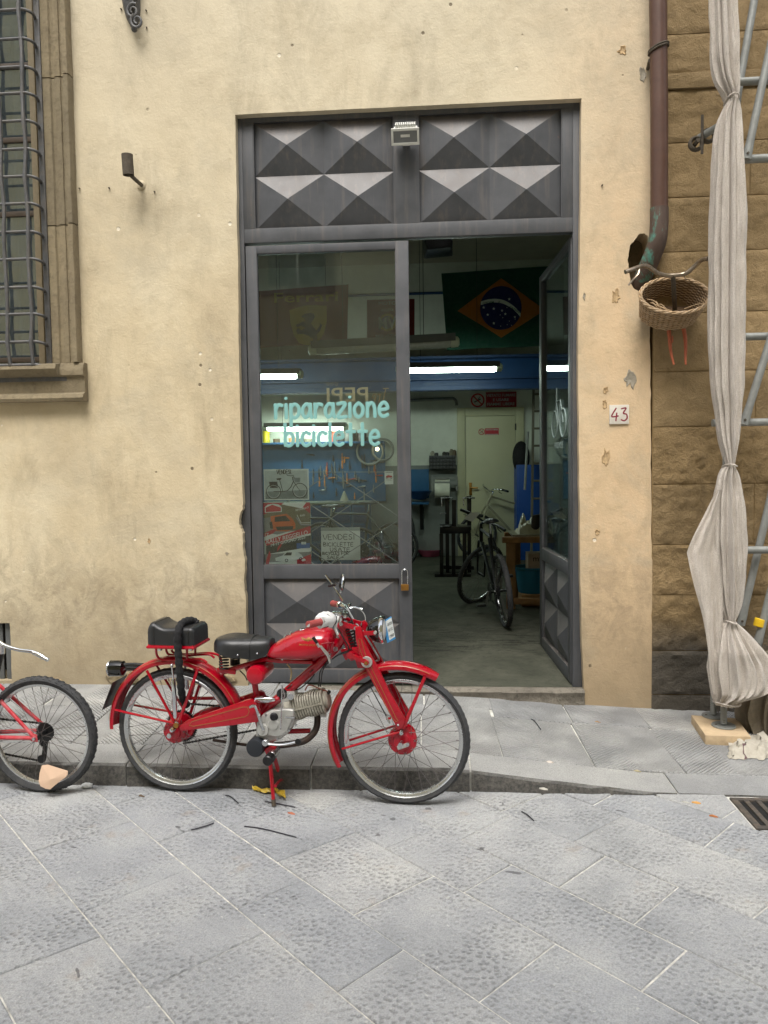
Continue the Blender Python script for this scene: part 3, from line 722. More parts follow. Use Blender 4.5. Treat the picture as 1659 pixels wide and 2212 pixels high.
for a, b in ((xpl[0], xpl[1]), (xpl[2], xpl[3])):
    pn = MB().box((a, YD+.03, zA), (b, YD+.034, zB)).build('panel', m_door, dw, smooth=0)
    w_, h_ = (b-a)/2, (zB-zA)/2; pm = pyramid_mesh(w_-.002, h_-.002, .075)
    for i in range(2):
        for j in range(2): link('pyramid', pm, pn, (a+w_*(i+.5), YD+.0295, zA+h_*(j+.5)))
    mb = MB(); g = .006
    for q in (((a, zA), (b, zA)), ((b, zA), (b, zB)), ((b, zB), (a, zB)), ((a, zB), (a, zA))):
        mb.bar((q[0][0], YD+.006, q[0][1]), (q[1][0], YD+.006, q[1][1]), .008, .008)
    mb.build('bead', m_door, pn)
# leaf, built along local x from the hinge; sgn -1 mirrors it
LW = xp(885, 800)-XPL; LH = ZLT-.008-ZS-.012
gz0_, gz1_ = (zp(571, 1220)+zp(862, 1219.5))/2-ZS, (zp(552, 547.4)+zp(853.5, 538))/2-ZS
px0, px1 = (xp(552, 547)+xp(570.6, 1220))/2-XPL, (xp(853.5, 538)+xp(862, 1219))/2-XPL
bz0_, bz1_ = zp(720, 1446)-ZS, zp(715, 1250)-ZS
m_glass = glass_mat('shop glass', (.94, .97, .96), .03, .028, (.45, .52, .50))
def leaf(root, s):
    def b(name, a, c, z0, z1, y0=0., y1=.05, par=root, bev=.003): 
        xa, xb = sorted((s*a, s*c)); return MB().box((xa, y0, z0), (xb, y1, z1)).build(name, m_door, par, bevel=bev)
    z0 = .012
    b('stile', .003, px0, z0, LH); b('stile', px1, LW, z0, LH)
    b('rail', px0, px1, gz1_, LH); b('rail', px0, px1, bz1_, gz0_); b('rail', px0, px1, z0, bz0_)
    xa, xb = sorted((s*px0, s*px1))
    MB().box((xa, .022, gz0_), (xb, .027, gz1_)).build('pane', m_glass, root, smooth=0)
    mb = MB()
    for (p, q) in (((xa, gz0_), (xb, gz0_)), ((xb, gz0_), (xb, gz1_)), ((xb, gz1_), (xa, gz1_)), ((xa, gz1_), (xa, gz0_))): mb.bar((p[0], .012, p[1]), (q[0], .012, q[1]), .008, .008)
    mb.build('glazing_bead', m_door, root)
    pn = MB().box((xa, .03, bz0_), (xb, .034, bz1_)).build('lower_panel', m_door, root, smooth=0)
    w_, h_ = (px1-px0)/2, (bz1_-bz0_)/2; pm = pyramid_mesh(w_-.002, h_-.002, .055)
    for i in range(2):
        for j in range(2): link('pyramid', pm, pn, (xa+w_*(i+.5), .0295, bz0_+h_*(j+.5)))
cl = thing('door_leaf', 'closed charcoal steel door leaf with lettered glass and posters in it', 'door', (XPL, YD+.002, ZS), local=True); leaf(cl, 1)
hx, hy = xp(1233, 900, YD+.03), YD+.03
fr_ = PY(1172, 900, 6.33); ang = math.atan2(6.33-hy, fr_.x-hx)
ol = thing('door_leaf', 'charcoal steel door leaf swung open into the workshop, papers taped to its glass', 'door', (hx, hy, ZS), ang-PI, local=True); leaf(ol, -1)
# threshold stone
m_thr = stone_mat('worn threshold', srgb(100, 95, 86), srgb(138, 132, 120), srgb(60, 57, 52), .9, 26)
mb = MB(); secs = []
tx0, tx1 = dl[-1][0]+.01, xp(1262, 1490, YW)
for i in range(25):
    X = tx0+(tx1-tx0)*i/24; e = noise.noise((X*7, 1, 2))*.018; zb_ = -.1
    secs.append([(X, YW+.5, ZS-.004), (X, YW-.015+e, ZS-.006+noise.noise((X*9, 4, 2))*.004), (X, YW-.035+e, ZS-.02), (X, YW-.02+e*1.6, ZS-.06), (X, YW-.03+e*.8, zpav(X, YW)-.02), (X, YW+.5, zb_)])
thr = mb.loft(secs).build('threshold', m_thr, house, smooth=45)
# ------------------------------------------------------------------ floodlight
fl = thing('floodlight', 'small white finned floodlight fixed above the door on the frame mullion', 'floodlight', PY(875, 290, YD))
Q = lambda u, v, y: PY(u, v, y)
a = Q(846, 290, YD-.1); b = Q(906, 285, YD-.1); xa, xb = a.x, b.x; zt = Q(875, 276, YD-.1).z; zb_ = Q(875, 303, YD-.1).z
m_fl = mat('floodlight enamel', srgb(205, 205, 198), .45, 0, .06); m_lens = mat('floodlight lens', srgb(110, 112, 112), .12, 0, .1); m_blk = mat('black plastic', srgb(24, 24, 25), .45, 0, .2)
rt = Matrix.Rotation(R(32), 3, 'X')
cc = ((xa+xb)/2, YD-.09, (zt+zb_)/2)
MB().box((xa+.012, YD-.15, zb_-.0), (xb-.012, YD-.035, zt+.004), rt, cc).build('housing', m_fl, fl, bevel=.008)
fr__ = MB()
for (p, q) in (((xa, zb_-.012), (xb, zb_+.004)), ((xa, zt-.006), (xb, zt+.01)), ((xa, zb_), (xa+.014, zt)), ((xb-.014, zb_), (xb, zt))): fr__.box((p[0], YD-.165, p[1]), (q[0], YD-.148, q[1]), rt, cc)
fr__.build('bezel', m_fl, fl, bevel=.002)
MB().box((xa+.014, YD-.156, zb_+.004), (xb-.014, YD-.151, zt-.006), rt, cc).build('lens', m_lens, fl, smooth=0)
MB().box((cc[0]-.03, YD-.1595, cc[2]-.004), (cc[0]+.03, YD-.157, cc[2]+.012), rt, cc).build('lamp_chip', m_fl, fl)
for k in range(11):
    X = xa+.03+(xb-xa-.06)*k/10
    MB().box((X-.0035, YD-.135, zt), (X+.0035, YD-.04, zt+.028), rt, cc).build('fin', m_fl, fl, smooth=0)
MB().bar((cc[0], YD-.07, cc[2]-.01), (cc[0], YD+.004, cc[2]-.03), .05, .012).build('bracket', m_fl, fl, bevel=.002)
# ------------------------------------------------------------------ padlock
pc = Q(874.5, 1268, YD-.02)
pl = thing('padlock', 'brass padlock with a long steel shackle hanging on the closed door leaf', 'padlock', pc)
m_brass = mat('brass', srgb(160, 118, 60), .35, .85, .15); m_steel = mat('bright steel', srgb(190, 192, 194), .25, .95, .08); m_chrome = mat('chrome', srgb(205, 208, 210), .1, 1, .04)
MB().box((pc.x-.027, pc.y-.011, pc.z-.024), (pc.x+.027, pc.y+.011, pc.z+.02)).build('body', m_brass, pl, bevel=.004)
MB().tube(smooth_path([(pc.x-.02, pc.y, pc.z+.015), (pc.x-.02, pc.y, pc.z+.09), (pc.x-.016, pc.y, pc.z+.115), (pc.x, pc.y, pc.z+.127), (pc.x+.016, pc.y, pc.z+.115), (pc.x+.02, pc.y, pc.z+.09), (pc.x+.02, pc.y, pc.z+.015)], 5), .0045, 8).build('shackle', m_steel, pl)
MB().tube([(pc.x+.012*math.cos(a), YD-.012+.02*math.sin(a), pc.z+.12+.0*a) for a in [PI*2*i/12 for i in range(12)]], .004, 6, closed=True).cyl((pc.x, YD+.003, pc.z+.122), (pc.x, YD-.006, pc.z+.122), .02, 12).build('staple', m_steel, cl) if False else MB().tube([(pc.x+.011*math.cos(a), YD-.012+.018*math.sin(a), pc.z+.122) for a in [PI*2*i/14 for i in range(14)]], .004, 6, closed=True).build('staple', m_steel, pl)
# ------------------------------------------------------------------ lettering on the glass
Z3 = fz(980, 960, 2.5136); Z4 = fz(980, 1750, 2.2121)
yG = YD+.002+.0205
EX, EZ = Vector((1, 0, 0)), Vector((0, 0, 1))
m_teal = mat('pale teal vinyl', srgb(122, 172, 168), .5, 0, .05); m_cream = mat('cream vinyl', srgb(216, 200, 168), .5, 0, .05); m_gold = mat('gold line vinyl', srgb(176, 150, 108), .4, .2, .05)
L1 = thing('window_lettering', 'pale teal hand-cut word riparazione on the door glass', 'lettering', Q(*Z3(810, 1640), yG))
wl = Q(*Z3(1392, 1640), yG).x-Q(*Z3(232, 1640), yG).x
strokes('letters', 'riparazione', Q(*Z3(812, 1604), yG), EX, EZ, .158, wl-.026, .0124, m_teal, L1, .16, seg=6, thick=.08)
L2 = thing('window_lettering', 'pale teal hand-cut word biciclette on the door glass', 'lettering', Q(*Z3(815, 1895), yG))
wl = Q(*Z3(1305, 1895), yG).x-Q(*Z3(330, 1895), yG).x
strokes('letters', 'biciclette', Q(*Z3(817, 1880), yG), EX, EZ, .16, wl-.026, .012, m_teal, L2, .17, seg=6, thick=.08)
yi = yG+.0105
L3 = thing('window_lettering', 'cream mirrored capitals with script word and three rings on the inside of the door glass', 'lettering', Q(*Z3(975, 1490), yi))
a, b = Q(*Z3(770, 1495), yi), Q(*Z3(1180, 1490), yi); hh = Q(*Z3(975, 1425), yi).z-Q(*Z3(975, 1565), yi).z
lettering('capitals', 'PEPI', (a+b)/2, -EX, EZ, hh, m_cream, L3, width=b.x-a.x, ext=.0006, bold=.008)
strokes('script', 'Tre' if 'T' in GL else '', Q(*Z3(1295, 1500), yi), -EX, (EZ+EX*.25), hh*.95, .1, .0035, m_gold, L3, .12, seg=5, thick=.2)
for k in range(3):
    p = Q(*Z3(783+41*k, 1388), yi); MB().tube([(p.x+.0085*math.cos(t), p.y, p.z+.0085*math.sin(t)) for t in [2*PI*i/20 for i in range(20)]], .0013, 5, closed=True).build('ring', m_gold, L3)
# ------------------------------------------------------------------ sheets stuck inside the glass
m_ink = mat('black ink', srgb(28, 28, 30), .8, 0, .1); m_paper = mat('white paper', srgb(214, 220, 216), .8, 0, .05, 5, dirt=srgb(170, 178, 174), dirt_amt=.3)
def sheet(name, label, cat, x0, y0, x1, y1, m, Zf=Z4, y=None, th=.0012):
    y = yi+.001 if y is None else y
    a, b = Q(*Zf(x0, y1), y), Q(*Zf(x1, y0), y)
    t = thing(name, label, cat, ((a.x+b.x)/2, y, a.z))
    MB().box((a.x, y, a.z), (b.x, y+th, b.z)).build('sheet', m, t, smooth=0)
    W_, H_ = b.x-a.x, b.z-a.z
    def at(fx, fy, d=.0006): return Vector((a.x+fx*W_, y-d, b.z-fy*H_))
    return t, at, W_, H_
def poly(t, at, pts, m, d=.0006, name='print'):
    P = [at(px, py, d) for px, py in pts]; n = len(P)
    mb = MB(); mb.add(P+[p+Vector((0, .0004, 0)) for p in P], [tuple(range(n)), tuple(reversed(range(n, 2*n)))]+[(i, i+n, (i+1) % n+n, (i+1) % n) for i in range(n)])
    return mb.build(name, m, t, smooth=0)
def line(t, at, pts, r, m, d=.0008, name='print', closed=False):
    return MB().tube([at(px, py, d) for px, py in pts], r, 5, closed=closed).build(name, m, t)
# bicycle for-sale sheet
m_gr1 = mat('print light grey', srgb(176, 188, 186), .8, 0, .12, 20); m_gr2 = mat('print mid grey', srgb(120, 132, 132), .8, 0, .2, 30)
t, at, W_, H_ = sheet('for_sale_poster', 'grey photo sheet of a city bicycle taped inside the glass, headed vendesi', 'poster', 133, 212, 520, 487, m_paper)
poly(t, at, [(.03, .05), (.97, .05), (.97, .96), (.03, .96)], m_gr1, .0004); poly(t, at, [(.03, .72), (.97, .68), (.97, .96), (.03, .96)], m_gr2, .0008)
strokes('handwriting', 'VENDESI.', at(.46, .09, .0014), EX, EZ, .028, .105, .0022, m_ink, t, .2, .02, thick=.3)
def circ(cx, cy, r): return [(cx+r*math.cos(a)*H_/W_, cy+r*math.sin(a)) for a in [2*PI*i/24 for i in range(24)]]
for cx, cy in ((.215, .72), (.8, .7)):
    line(t, at, circ(cx, cy, .235), .0024, m_ink, .0012, closed=True); line(t, at, circ(cx, cy, .2), .0012, m_paper, .0013, closed=True)
line(t, at, [(.215, .72), (.42, .72), (.52, .7), (.6, .58), (.66, .4), (.64, .25)], .0028, m_ink, .0014); line(t, at, [(.42, .72), (.35, .32)], .0024, m_ink, .0014); line(t, at, [(.66, .4), (.8, .7)], .002, m_ink, .0014)
line(t, at, [(.52, .2), (.6, .22), (.66, .2), (.68, .3)], .002, m_ink, .0014); poly(t, at, [(.28, .3), (.4, .28), (.38, .34), (.3, .35)], m_ink, .0014)
poly(t, at, [(.12, .4), (.3, .4), (.32, .6), (.14, .6)], m_ink, .0016); poly(t, at, [(.67, .28), (.82, .28), (.8, .43), (.69, .43)], m_gr2, .0016)
# rally poster
m_red = mat('poster red', srgb(178, 34, 48), .6, 0, .06); m_or = mat('poster orange', srgb(196, 98, 40), .6, 0, .1); m_dk = mat('poster dark', srgb(48, 52, 50), .6, 0, .2, 25); m_grn = mat('poster scrub', srgb(110, 104, 80), .6, 0, .2, 60); m_rd = mat('poster road grey', srgb(128, 130, 130), .6, 0, .1, 30)
t, at, W_, H_ = sheet('rally_poster', 'red and grey rally poster with an orange and a white race car inside the glass', 'poster', 133, 505, 533, 1042, m_paper)
poly(t, at, [(.35, .02), (.85, .1), (1, .15), (1, .42), (.3, .5), (0, .5), (0, .2)], m_grn, .0004); poly(t, at, [(0, .25), (.5, .2), (.62, .45), (.3, .52), (0, .48)], m_rd, .0006)
poly(t, at, [(0, 0), (.45, 0), (.3, .08), (0, .2)], m_red, .0008); poly(t, at, [(.92, 0), (1, 0), (1, .18), (.84, .08)], m_red, .0008)
poly(t, at, [(.04, .07), (.1, .03), (.22, .015), (.34, .03), (.4, .07), (.4, .15), (.04, .16)], m_paper, .001); poly(t, at, [(.06, .08), (.2, .03), (.38, .08), (.38, .14), (.06, .15)], m_red, .0012)
poly(t, at, [(.16, .22), (.5, .18), (.62, .26), (.68, .34), (.68, .42), (.5, .47), (.24, .46), (.16, .38)], m_or, .001); poly(t, at, [(.25, .23), (.48, .21), (.58, .3), (.24, .31)], m_dk, .0014)
poly(t, at, [(.26, .39), (.64, .38), (.62, .44), (.3, .45)], m_dk, .0014); poly(t, at, [(.13, .32), (.19, .3), (.21, .42), (.15, .42)], m_dk, .0014)
line(t, at, [(.7, .24), (.8, .36), (1, .37)], .006, m_rd, .0012); line(t, at, [(.72, .2), (.8, .33), (1, .33)], .002, m_paper, .0014)
poly(t, at, [(0, .5), (.18, .44), (.3, .43), (.2, .5), (0, .56)], m_red, .0014); poly(t, at, [(.02, .62), (1, .38), (1, .5), (.06, .7)], m_red, .001)
poly(t, at, [(.05, .7), (1, .53), (1, .72), (.05, .84)], m_dk, .0008); poly(t, at, [(.3, .72), (.44, .6), (.36, .72), (.28, .8)], m_red, .0016)
poly(t, at, [(0, .84), (1, .8), (1, .92), (0, .98)], m_rd, .0007); poly(t, at, [(.24, .9), (.4, .86), (.47, .8), (.68, .79), (.8, .85), (.84, .9), (.6, .95), (.5, .96), (.25, .95)], m_paper, .0014)
poly(t, at, [(.42, .86), (.49, .81), (.6, .81), (.58, .86)], m_dk, .0018); line(t, at, circ(.48, .94, .022), .0025, m_dk, .002, closed=True); line(t, at, circ(.78, .915, .02), .0025, m_dk, .002, closed=True)
poly(t, at, [(.7, .66), (.98, .66), (.98, .74), (.7, .75)], mat('poster blue', srgb(52, 92, 150), .6), .0014); poly(t, at, [(.8, .64), (.9, .64), (.9, .68), (.8, .68)], m_paper, .0018)
poly(t, at, [(.04, .95), (.12, .78), (.15, .85), (.1, 1), (.04, 1)], m_red, .0018); poly(t, at, [(.7, .93), (1, .84), (1, 1), (.7, 1)], m_red, .0012); poly(t, at, [(.78, .93), (.86, .91), (.89, .94), (.82, .96)], m_paper, .0018)
sl_ = (EX*.97+EZ*.22).normalized()
lettering('headline', 'RALLY REGGELLO', at(.5, .56, .0018), sl_, EZ, .03, m_paper, t, width=W_*.9, bold=.01); lettering('date_line', '14-15 GIUGNO 2025', at(.52, .625, .0018), sl_, EZ, .022, m_paper, t, width=W_*.75, bold=.01)
lettering('number', '17', at(.07, .52, .002), EX, EZ, .024, m_paper, t, bold=.01); lettering('number', '17', at(.85, .66, .0022), EX, EZ, .011, m_dk, t); lettering('logo', 'REGGELLO', at(.83, .1, .0018), sl_, EZ, .014, m_paper, t, width=W_*.28, bold=.01); lettering('logo', 'Rally', at(.84, .21, .0018), sl_, EZ, .018, m_paper, t)
# small card
t, at, W_, H_ = sheet('small_card', 'small white card with a tiny vehicle picture stuck high on the door glass', 'card', 1183, 232, 1257, 347, m_paper)
poly(t, at, [(.15, .4), (.4, .3), (.85, .36), (.9, .48), (.15, .5)], m_red, .0006); line(t, at, [(.1, .09), (.9, .09)], .0015, m_ink); line(t, at, [(.15, .6), (.85, .6)], .001, m_ink); line(t, at, [(.2, .72), (.8, .72)], .0006, m_ink)
line(t, at, circ(.25, .5, .06), .001, m_ink, closed=True); line(t, at, circ(.78, .5, .06), .001, m_ink, closed=True)
# hand-lettered sign behind the braces
t, at, W_, H_ = sheet('handwritten_sign', 'plastic-sleeved handwritten sheet reading vendesi biciclette usate, hung behind the glass braces', 'sign', 632, 737, 968, 1008, m_paper, y=YD+.13)
for s_, fx, fy, w__, h__ in (('VENDESI', .45, .25, .8, .16), ('BICICLETTE', .44, .49, .76, .12), ('USATE', .48, .655, .5, .11), ('BICYCLES FOR', .36, .78, .66, .085), ('SALE -', .36, .91, .42, .1)):
    strokes('handwriting', s_, at(fx, fy, .001), EX, EZ, h__*H_, w__*W_, .0019, m_ink, t, .24, .02, thick=.3)
line(t, at, [(.22, .735), (.74, .72)], .0014, m_ink)
MB().box((at(.0, -.02).x, YD+.128, at(0, .05).z), (at(1, 0).x, YD+.1285, at(0, -.06).z)).build('sleeve_top', mat('clear sleeve', srgb(150, 160, 158), .3), t, smooth=0)
# security braces behind the glass
m_brace = mat('brace steel', srgb(136, 140, 140), .5, .2, .1)
br = thing('security_brace', 'crossed thin steel bars of a folding brace behind the lower door glass', 'brace', Q(*Z4(900, 640), YD+.09))
def bz(a, b, par=br): MB().bar(Q(*Z4(*a), YD+.08), Q(*Z4(*b), YD+.08), .01, .018, (0, 1, 0)).build('brace_bar', m_brace, par, bevel=.002)
bars = [((110, 240), (1300, 240)), ((110, 650), (715, 245)), ((735, 248), (1310, 632)), ((110, 245), (1310, 1036)), ((1310, 235), (110, 1060)), ((1310, 655), (715, 1042)), ((110, 645), (715, 1042))]
for k, (a, b) in enumerate(bars):
    yk = YD+.07+.006*k
    MB().bar(Q(*Z4(*a), yk), Q(*Z4(*b), yk), .005, .015, (0, -1, 0)).build('brace_bar', m_brace, br)
# papers and drawing on the open leaf
m_white = mat('white vinyl', srgb(150, 168, 164), .6, 0, .06); m_paper2 = mat('pale cyan paper', srgb(120, 150, 150), .8, 0, .12, 8)
def on_open(fx, z): return Vector((-fx, .032, z))          # inner side of the swung leaf, local
for k, (f0, f1, z0, z1) in enumerate(((.2, .42, .86, 1.28), (.5, .72, .9, 1.3), (.22, .44, 1.36, 1.75), (.52, .74, 1.38, 1.78))):
    lm = MB()
    for j in range(9):
        zz = z1-ZS-.05-j*.04; lm.box((-f1+.02, .0288, zz), (-f1+.02+(f1-f0-.04)*(.3+.6*((j*37+k*11) % 10)/10), .0296, zz+.004))
    lm.build('print', m_ink, ol, smooth=0)
    MB().box((-f1, .0285+.0012, z0-ZS), (-f0, .0305, z1-ZS)).build('taped_paper', m_paper2, ol, smooth=0)
for cx in (.33, .62):
    MB().tube([(-cx-.1*math.cos(t), .0205, 1.98-ZS+.1*math.sin(t)) for t in [2*PI*i/28 for i in range(28)]], .006, 6, closed=True).build('drawn_wheel', m_white, ol)
MB().tube([(-.33, .0205, 1.98-ZS), (-.42, .0205, 2.15-ZS), (-.56, .0205, 2.15-ZS), (-.62, .0205, 1.98-ZS)], .004, 6).tube([(-.42, .0205, 2.15-ZS), (-.47, .0205, 1.98-ZS), (-.56, .0205, 2.15-ZS), (-.55, .0205, 2.25-ZS)], .004, 6).build('drawn_frame', m_white, ol)
lettering('shop_word', 'FIRENZE', (-.48, .0205, 1.82-ZS), EX, EZ, .045, m_white, ol, width=.3)
# ------------------------------------------------------------------ house number
p = Q(1337, 895.5, YW); hw = (Q(1358, 895, YW).x-Q(1316, 895, YW).x)/2
nt_ = thing('house_number_tile', 'white marble tile with dark red number 43 set in the plaster', 'number tile', (p.x, YW, p.z))
m_marble = mat('worn white marble', srgb(206, 200, 188), .5, 0, .06, 20, dirt=srgb(168, 160, 140), dirt_amt=.35)
MB().box((p.x-hw, YW-.012, p.z-hw), (p.x+hw, YW+.02, p.z+hw)).build('tile', m_marble, nt_, bevel=.003)
m_n43 = mat('faded crimson paint', srgb(126, 34, 52), .7, 0, .2, 60)
strokes('number', '43', (p.x, YW-.0125, p.z), EX, EZ, .083, .1, .0046, m_n43, nt_, .28, seg=6, thick=.15)
# ------------------------------------------------------------------ iron tube bracket on the wall
b0 = Q(276, 356, YW-.16)
ib = thing('flag_holder', 'rusty iron tube flag holder on a bent arm in the plaster wall', 'bracket', Q(306, 402, YW))
m_rust = mat('rusty iron', srgb(86, 78, 66), .8, .2, .25, 30, .3, 90, dirt=srgb(60, 52, 44), dirt_amt=.5)
ax = Vector((-.02, -.06, 1)).normalized(); hL = .066
MB().lathe([(.034, -hL), (.037, -hL), (.037, hL), (.032, hL), (.032, -hL+.01), (.034, -hL)], b0, ax, 24, caps=False).build('socket', m_rust, ib)
MB().lathe([(0.0, -hL+.012), (.033, -hL+.012)], b0, ax, 20).build('socket_floor', m_rust, ib)
MB().tube(smooth_path([b0-ax*hL*.95+Vector((.01, .012, 0)), b0-ax*hL+Vector((.04, .03, -.025)), Q(306, 400, YW-.01), Q(307, 402, YW+.03)], 4), .013, 8).build('arm', m_rust, ib)
MB().sphere(Q(305, 400, YW-.004), .03, 10, 6, (1, .35, 1.1)).build('mortar_lump', m_plaster, ib)
# wall lantern bracket hanging into the top of the frame
lb = thing('lantern_bracket', 'dark scrolled cast iron foot of a wall lantern bracket high on the plaster', 'bracket', Q(288, 30, YW))
ctr = [(290, -60), (287, -30), (285, 0), (287, 25), (289, 45), (290, 62)]
secs = []
for (u, v), wd, dp in zip(ctr, (.075, .07, .062, .055, .042, .016), (.1, .1, .09, .075, .05, .02)):
    c = Q(u, v, YW); secs.append([(c.x+wd*math.cos(a), YW-.005-dp*max(0, math.sin(a)), c.z+.0) for a in [PI*i/8 for i in range(9)]])
MB().loft(secs, closed=False, caps=False).build('back_plate', m_iron, lb)
for sg, (u, v) in enumerate(((276, -6), (283, 18), (292, 40))):
    c = Q(u, v, YW-.1); P = [(c.x+(.045-.034*i/22)*math.cos(i*.42+sg), c.y+.03, c.z+(.05-.036*i/22)*math.sin(i*.42+sg)) for i in range(23)]
    MB().tube(P, [.011-.005*i/22 for i in range(23)], 8).build('scroll', m_iron, lb)
MB().sphere(Q(290, 63, YW-.03), .02, 10, 8).build('bud', m_iron, lb)
# screws and plugs left in the plaster
for u, v in ((172, 407), (236, 406), (334, 414), (262, 20), (317, 60), (316, 23), (1300, 400), (625, 757)):
    q = Q(u, v, YW); MB().cyl((q.x, YW+.01, q.z), (q.x+.002, YW-.014, q.z-.003), .005, 8).build('wall_plug', m_rust, house)
# ------------------------------------------------------------------ drainpipe
m_pipe = mat('plum brown pipe paint', srgb(80, 55, 43), .45, .1, .1, 12, dirt=srgb(100, 74, 60), dirt_amt=.35)
def verd():
    t = NT('copper with verdigris'); P = t.pos(); n = t.noise(t.mapping(P, (1, 1, .35)), 9, 8, .7, .6)
    c = t.ramp(n, (.35, srgb(62, 50, 44)), (.56, srgb(84, 68, 58)), (.63, srgb(80, 128, 114)), (.75, srgb(96, 152, 134)))
    t.set(t.p, Base_Color=c, Roughness=.65, Metallic=.2); return t.m
dp = thing('drainpipe', 'plum brown downpipe ending in a green stained copper elbow in the wall hole', 'drainpipe', (1.5, YW-.1, 2.9))
pr = .054; y_ = YW-.11
top = [Q(1419, v, y_) for v in (-420, -200)]+[Q(1421.5, 0, y_), Q(1424, 250, y_), Q(1424, 455, y_)]
MB().tube(top, pr, 20, caps=False).build('pipe', m_pipe, dp)
el = [Q(1424, 450, y_), Q(1423.5, 490, y_), Q(1419, 525, y_+.01), Q(1406, 560, y_+.05), Q(1391, 595, y_+.11), Q(1378, 628, y_+.2)]
MB().tube(smooth_path(el, 5), pr+.003, 20).build('elbow', verd(), dp)
rg = Q(1422.5, 105, y_)
for dz in (-.008, .006): MB().tube([(rg.x+(pr+.006)*math.cos(a), rg.y+(pr+.006)*math.sin(a), rg.z+dz+.02*math.cos(a)) for a in [2*PI*i/24 for i in range(24)]], .006, 6, closed=True).build('strap', m_rust, dp)
MB().tube([Q(1404, 130, y_), Q(1399, 150, YW+.01)], .012, 8).build('hook', m_rust, dp)
# ------------------------------------------------------------------ wall-mounted handlebar and basket
B = fz(2300, 900, 2.2114); yh = YW-.3
hb = thing('wall_handlebar', 'old chrome bicycle handlebar on rusty orange fork blades fixed to the stone', 'handlebar', Q(*B(780, 700), YW-.1))
m_oldchrome = mat('tarnished chrome', srgb(150, 138, 122), .3, .85, .25, 40, dirt=srgb(90, 66, 48), dirt_amt=.5)
pts = [Q(*B(x, y), yh+d) for x, y, d in ((358, 378, -.12), (430, 352, -.1), (510, 325, -.06), (560, 332, -.03), (600, 362, 0), (650, 392, .02), (720, 408, .03), (780, 408, .03), (850, 400, .03), (900, 382, .02), (950, 338, 0), (1000, 290, -.04), (1040, 268, -.08), (1085, 262, -.12))]
MB().tube(smooth_path(pts, 4), .0135, 10).build('bar', m_oldchrome, hb)
MB().tube([Q(*B(775, 408), yh+.03), Q(*B(778, 480), yh+.06), Q(*B(790, 720), YW-.03)], .014, 10).build('stem', m_rust, hb)
MB().tube(smooth_path([Q(*B(478, 345), yh-.08), Q(*B(470, 395), yh-.1), Q(*B(430, 440), yh-.1), Q(*B(385, 495), yh-.09)], 4), .007, 8, flat=.6).build('brake_lever', m_oldchrome, hb)
m_orange = mat('rusty orange paint', srgb(172, 90, 56), .6, 0, .15, 30, dirt=srgb(110, 56, 34), dirt_amt=.4)
for P_ in (((735, 860), (745, 960), (752, 1050), (768, 1130), (782, 1185)), ((862, 855), (880, 950), (884, 1050), (882, 1120), (885, 1185))):
    MB().tube(smooth_path([Q(*B(x, y), YW-.08-.01*k) for k, (x, y) in enumerate(P_)], 4), [.014-.008*k/16 for k in range(17)], 10).build('fork_blade', m_orange, hb)
MB().tube([Q(*B(752, 1000), YW-.1), Q(*B(770, 985), YW-.1), Q(*B(770, 935), YW-.1)], .005, 6).build('lamp_lug', m_orange, hb)
bk = thing('wicker_basket', 'brown wicker bicycle basket tilted forward under the wall-mounted handlebar', 'basket', Q(*B(790, 690), YW-.2))
m_wick = mat('weathered wicker', srgb(156, 130, 96), .75, 0, .3, 60, dirt=srgb(206, 188, 164), dirt_amt=.6); m_wick2 = mat('dark wicker stake', srgb(98, 76, 52), .8, 0, .2, 60)
al = R(57); tv = Vector((0, -math.cos(al), -math.sin(al))); wv = Vector((0, math.sin(al), -math.cos(al)))
c0 = (Q(*B(790, 480), YW-.09)+Q(*B(790, 695), YW-.3))/2
c0 = Vector((Q(*B(790, 590), YW-.2).x, c0.y, c0.z)); aw = .212; bw = .15; dep = .17
def bpt(ang, d, off=0.):           # d = 0 rim .. 1 floor
    k = 1-.16*d; return c0+EX*((aw+off)*k*math.cos(ang))+tv*((bw+off)*k*math.sin(ang))+wv*(dep*d)
NS = 36
for k in range(NS):
    a = 2*PI*k/NS; MB().tube([bpt(a, -.03), bpt(a, .5), bpt(a, 1)], .0032, 5).build('stake', m_wick2, bk)
for j in range(19):
    d = j/18; ph = PI*(j % 2)
    MB().tube([bpt(2*PI*i/(NS*2), d, .0045*math.cos(PI*i+ph) if i % 2 == 0 else 0.) if False else bpt(2*PI*i/(NS*2), d, .005*math.cos(PI*i/2*1.0+ph)) for i in range(NS*2)], .0042, 5, closed=True).build('weaver', m_wick, bk)
for q in range(3): MB().tube([bpt(2*PI*i/60, -.02, .008*math.cos(i*.9+q*2.1))+wv*(.006*math.sin(i*.9+q*2.1)) for i in range(60)], .006, 6, closed=True).build('rim_braid', m_wick, bk)
fm = MB(); fm.add([bpt(2*PI*i/36, .99, -.002) for i in range(36)], [tuple(range(36))]); fm.build('floor', m_wick2, bk)
fm = MB(); fm.loft([[bpt(2*PI*i/48, d, -.003) for i in range(48)] for d in (.02, .5, .98)], caps=False).build('lining_weave', m_wick2, bk)
for k in range(7):
    a = rj.uniform(.5, 2.6); e = a+rj.uniform(.5, 1.0)
    MB().tube(smooth_path([bpt(a, 0, -.01), bpt((a+e)/2, -.12, -.03+rj.uniform(-.02, .02)), bpt(e, 0.05, -.04)], 5), .0025, 5).build('loose_cane', mat('pale cane', srgb(176, 150, 116), .7), bk)
for x in (658, 880): MB().tube([Q(*B(x, 370), yh+.01), Q(*B(x-6, 430), yh+.03), bpt(-PI/2+(.6 if x > 700 else -.6)*1, 0)], .0018, 5).build('hanging_wire', m_rust, bk)
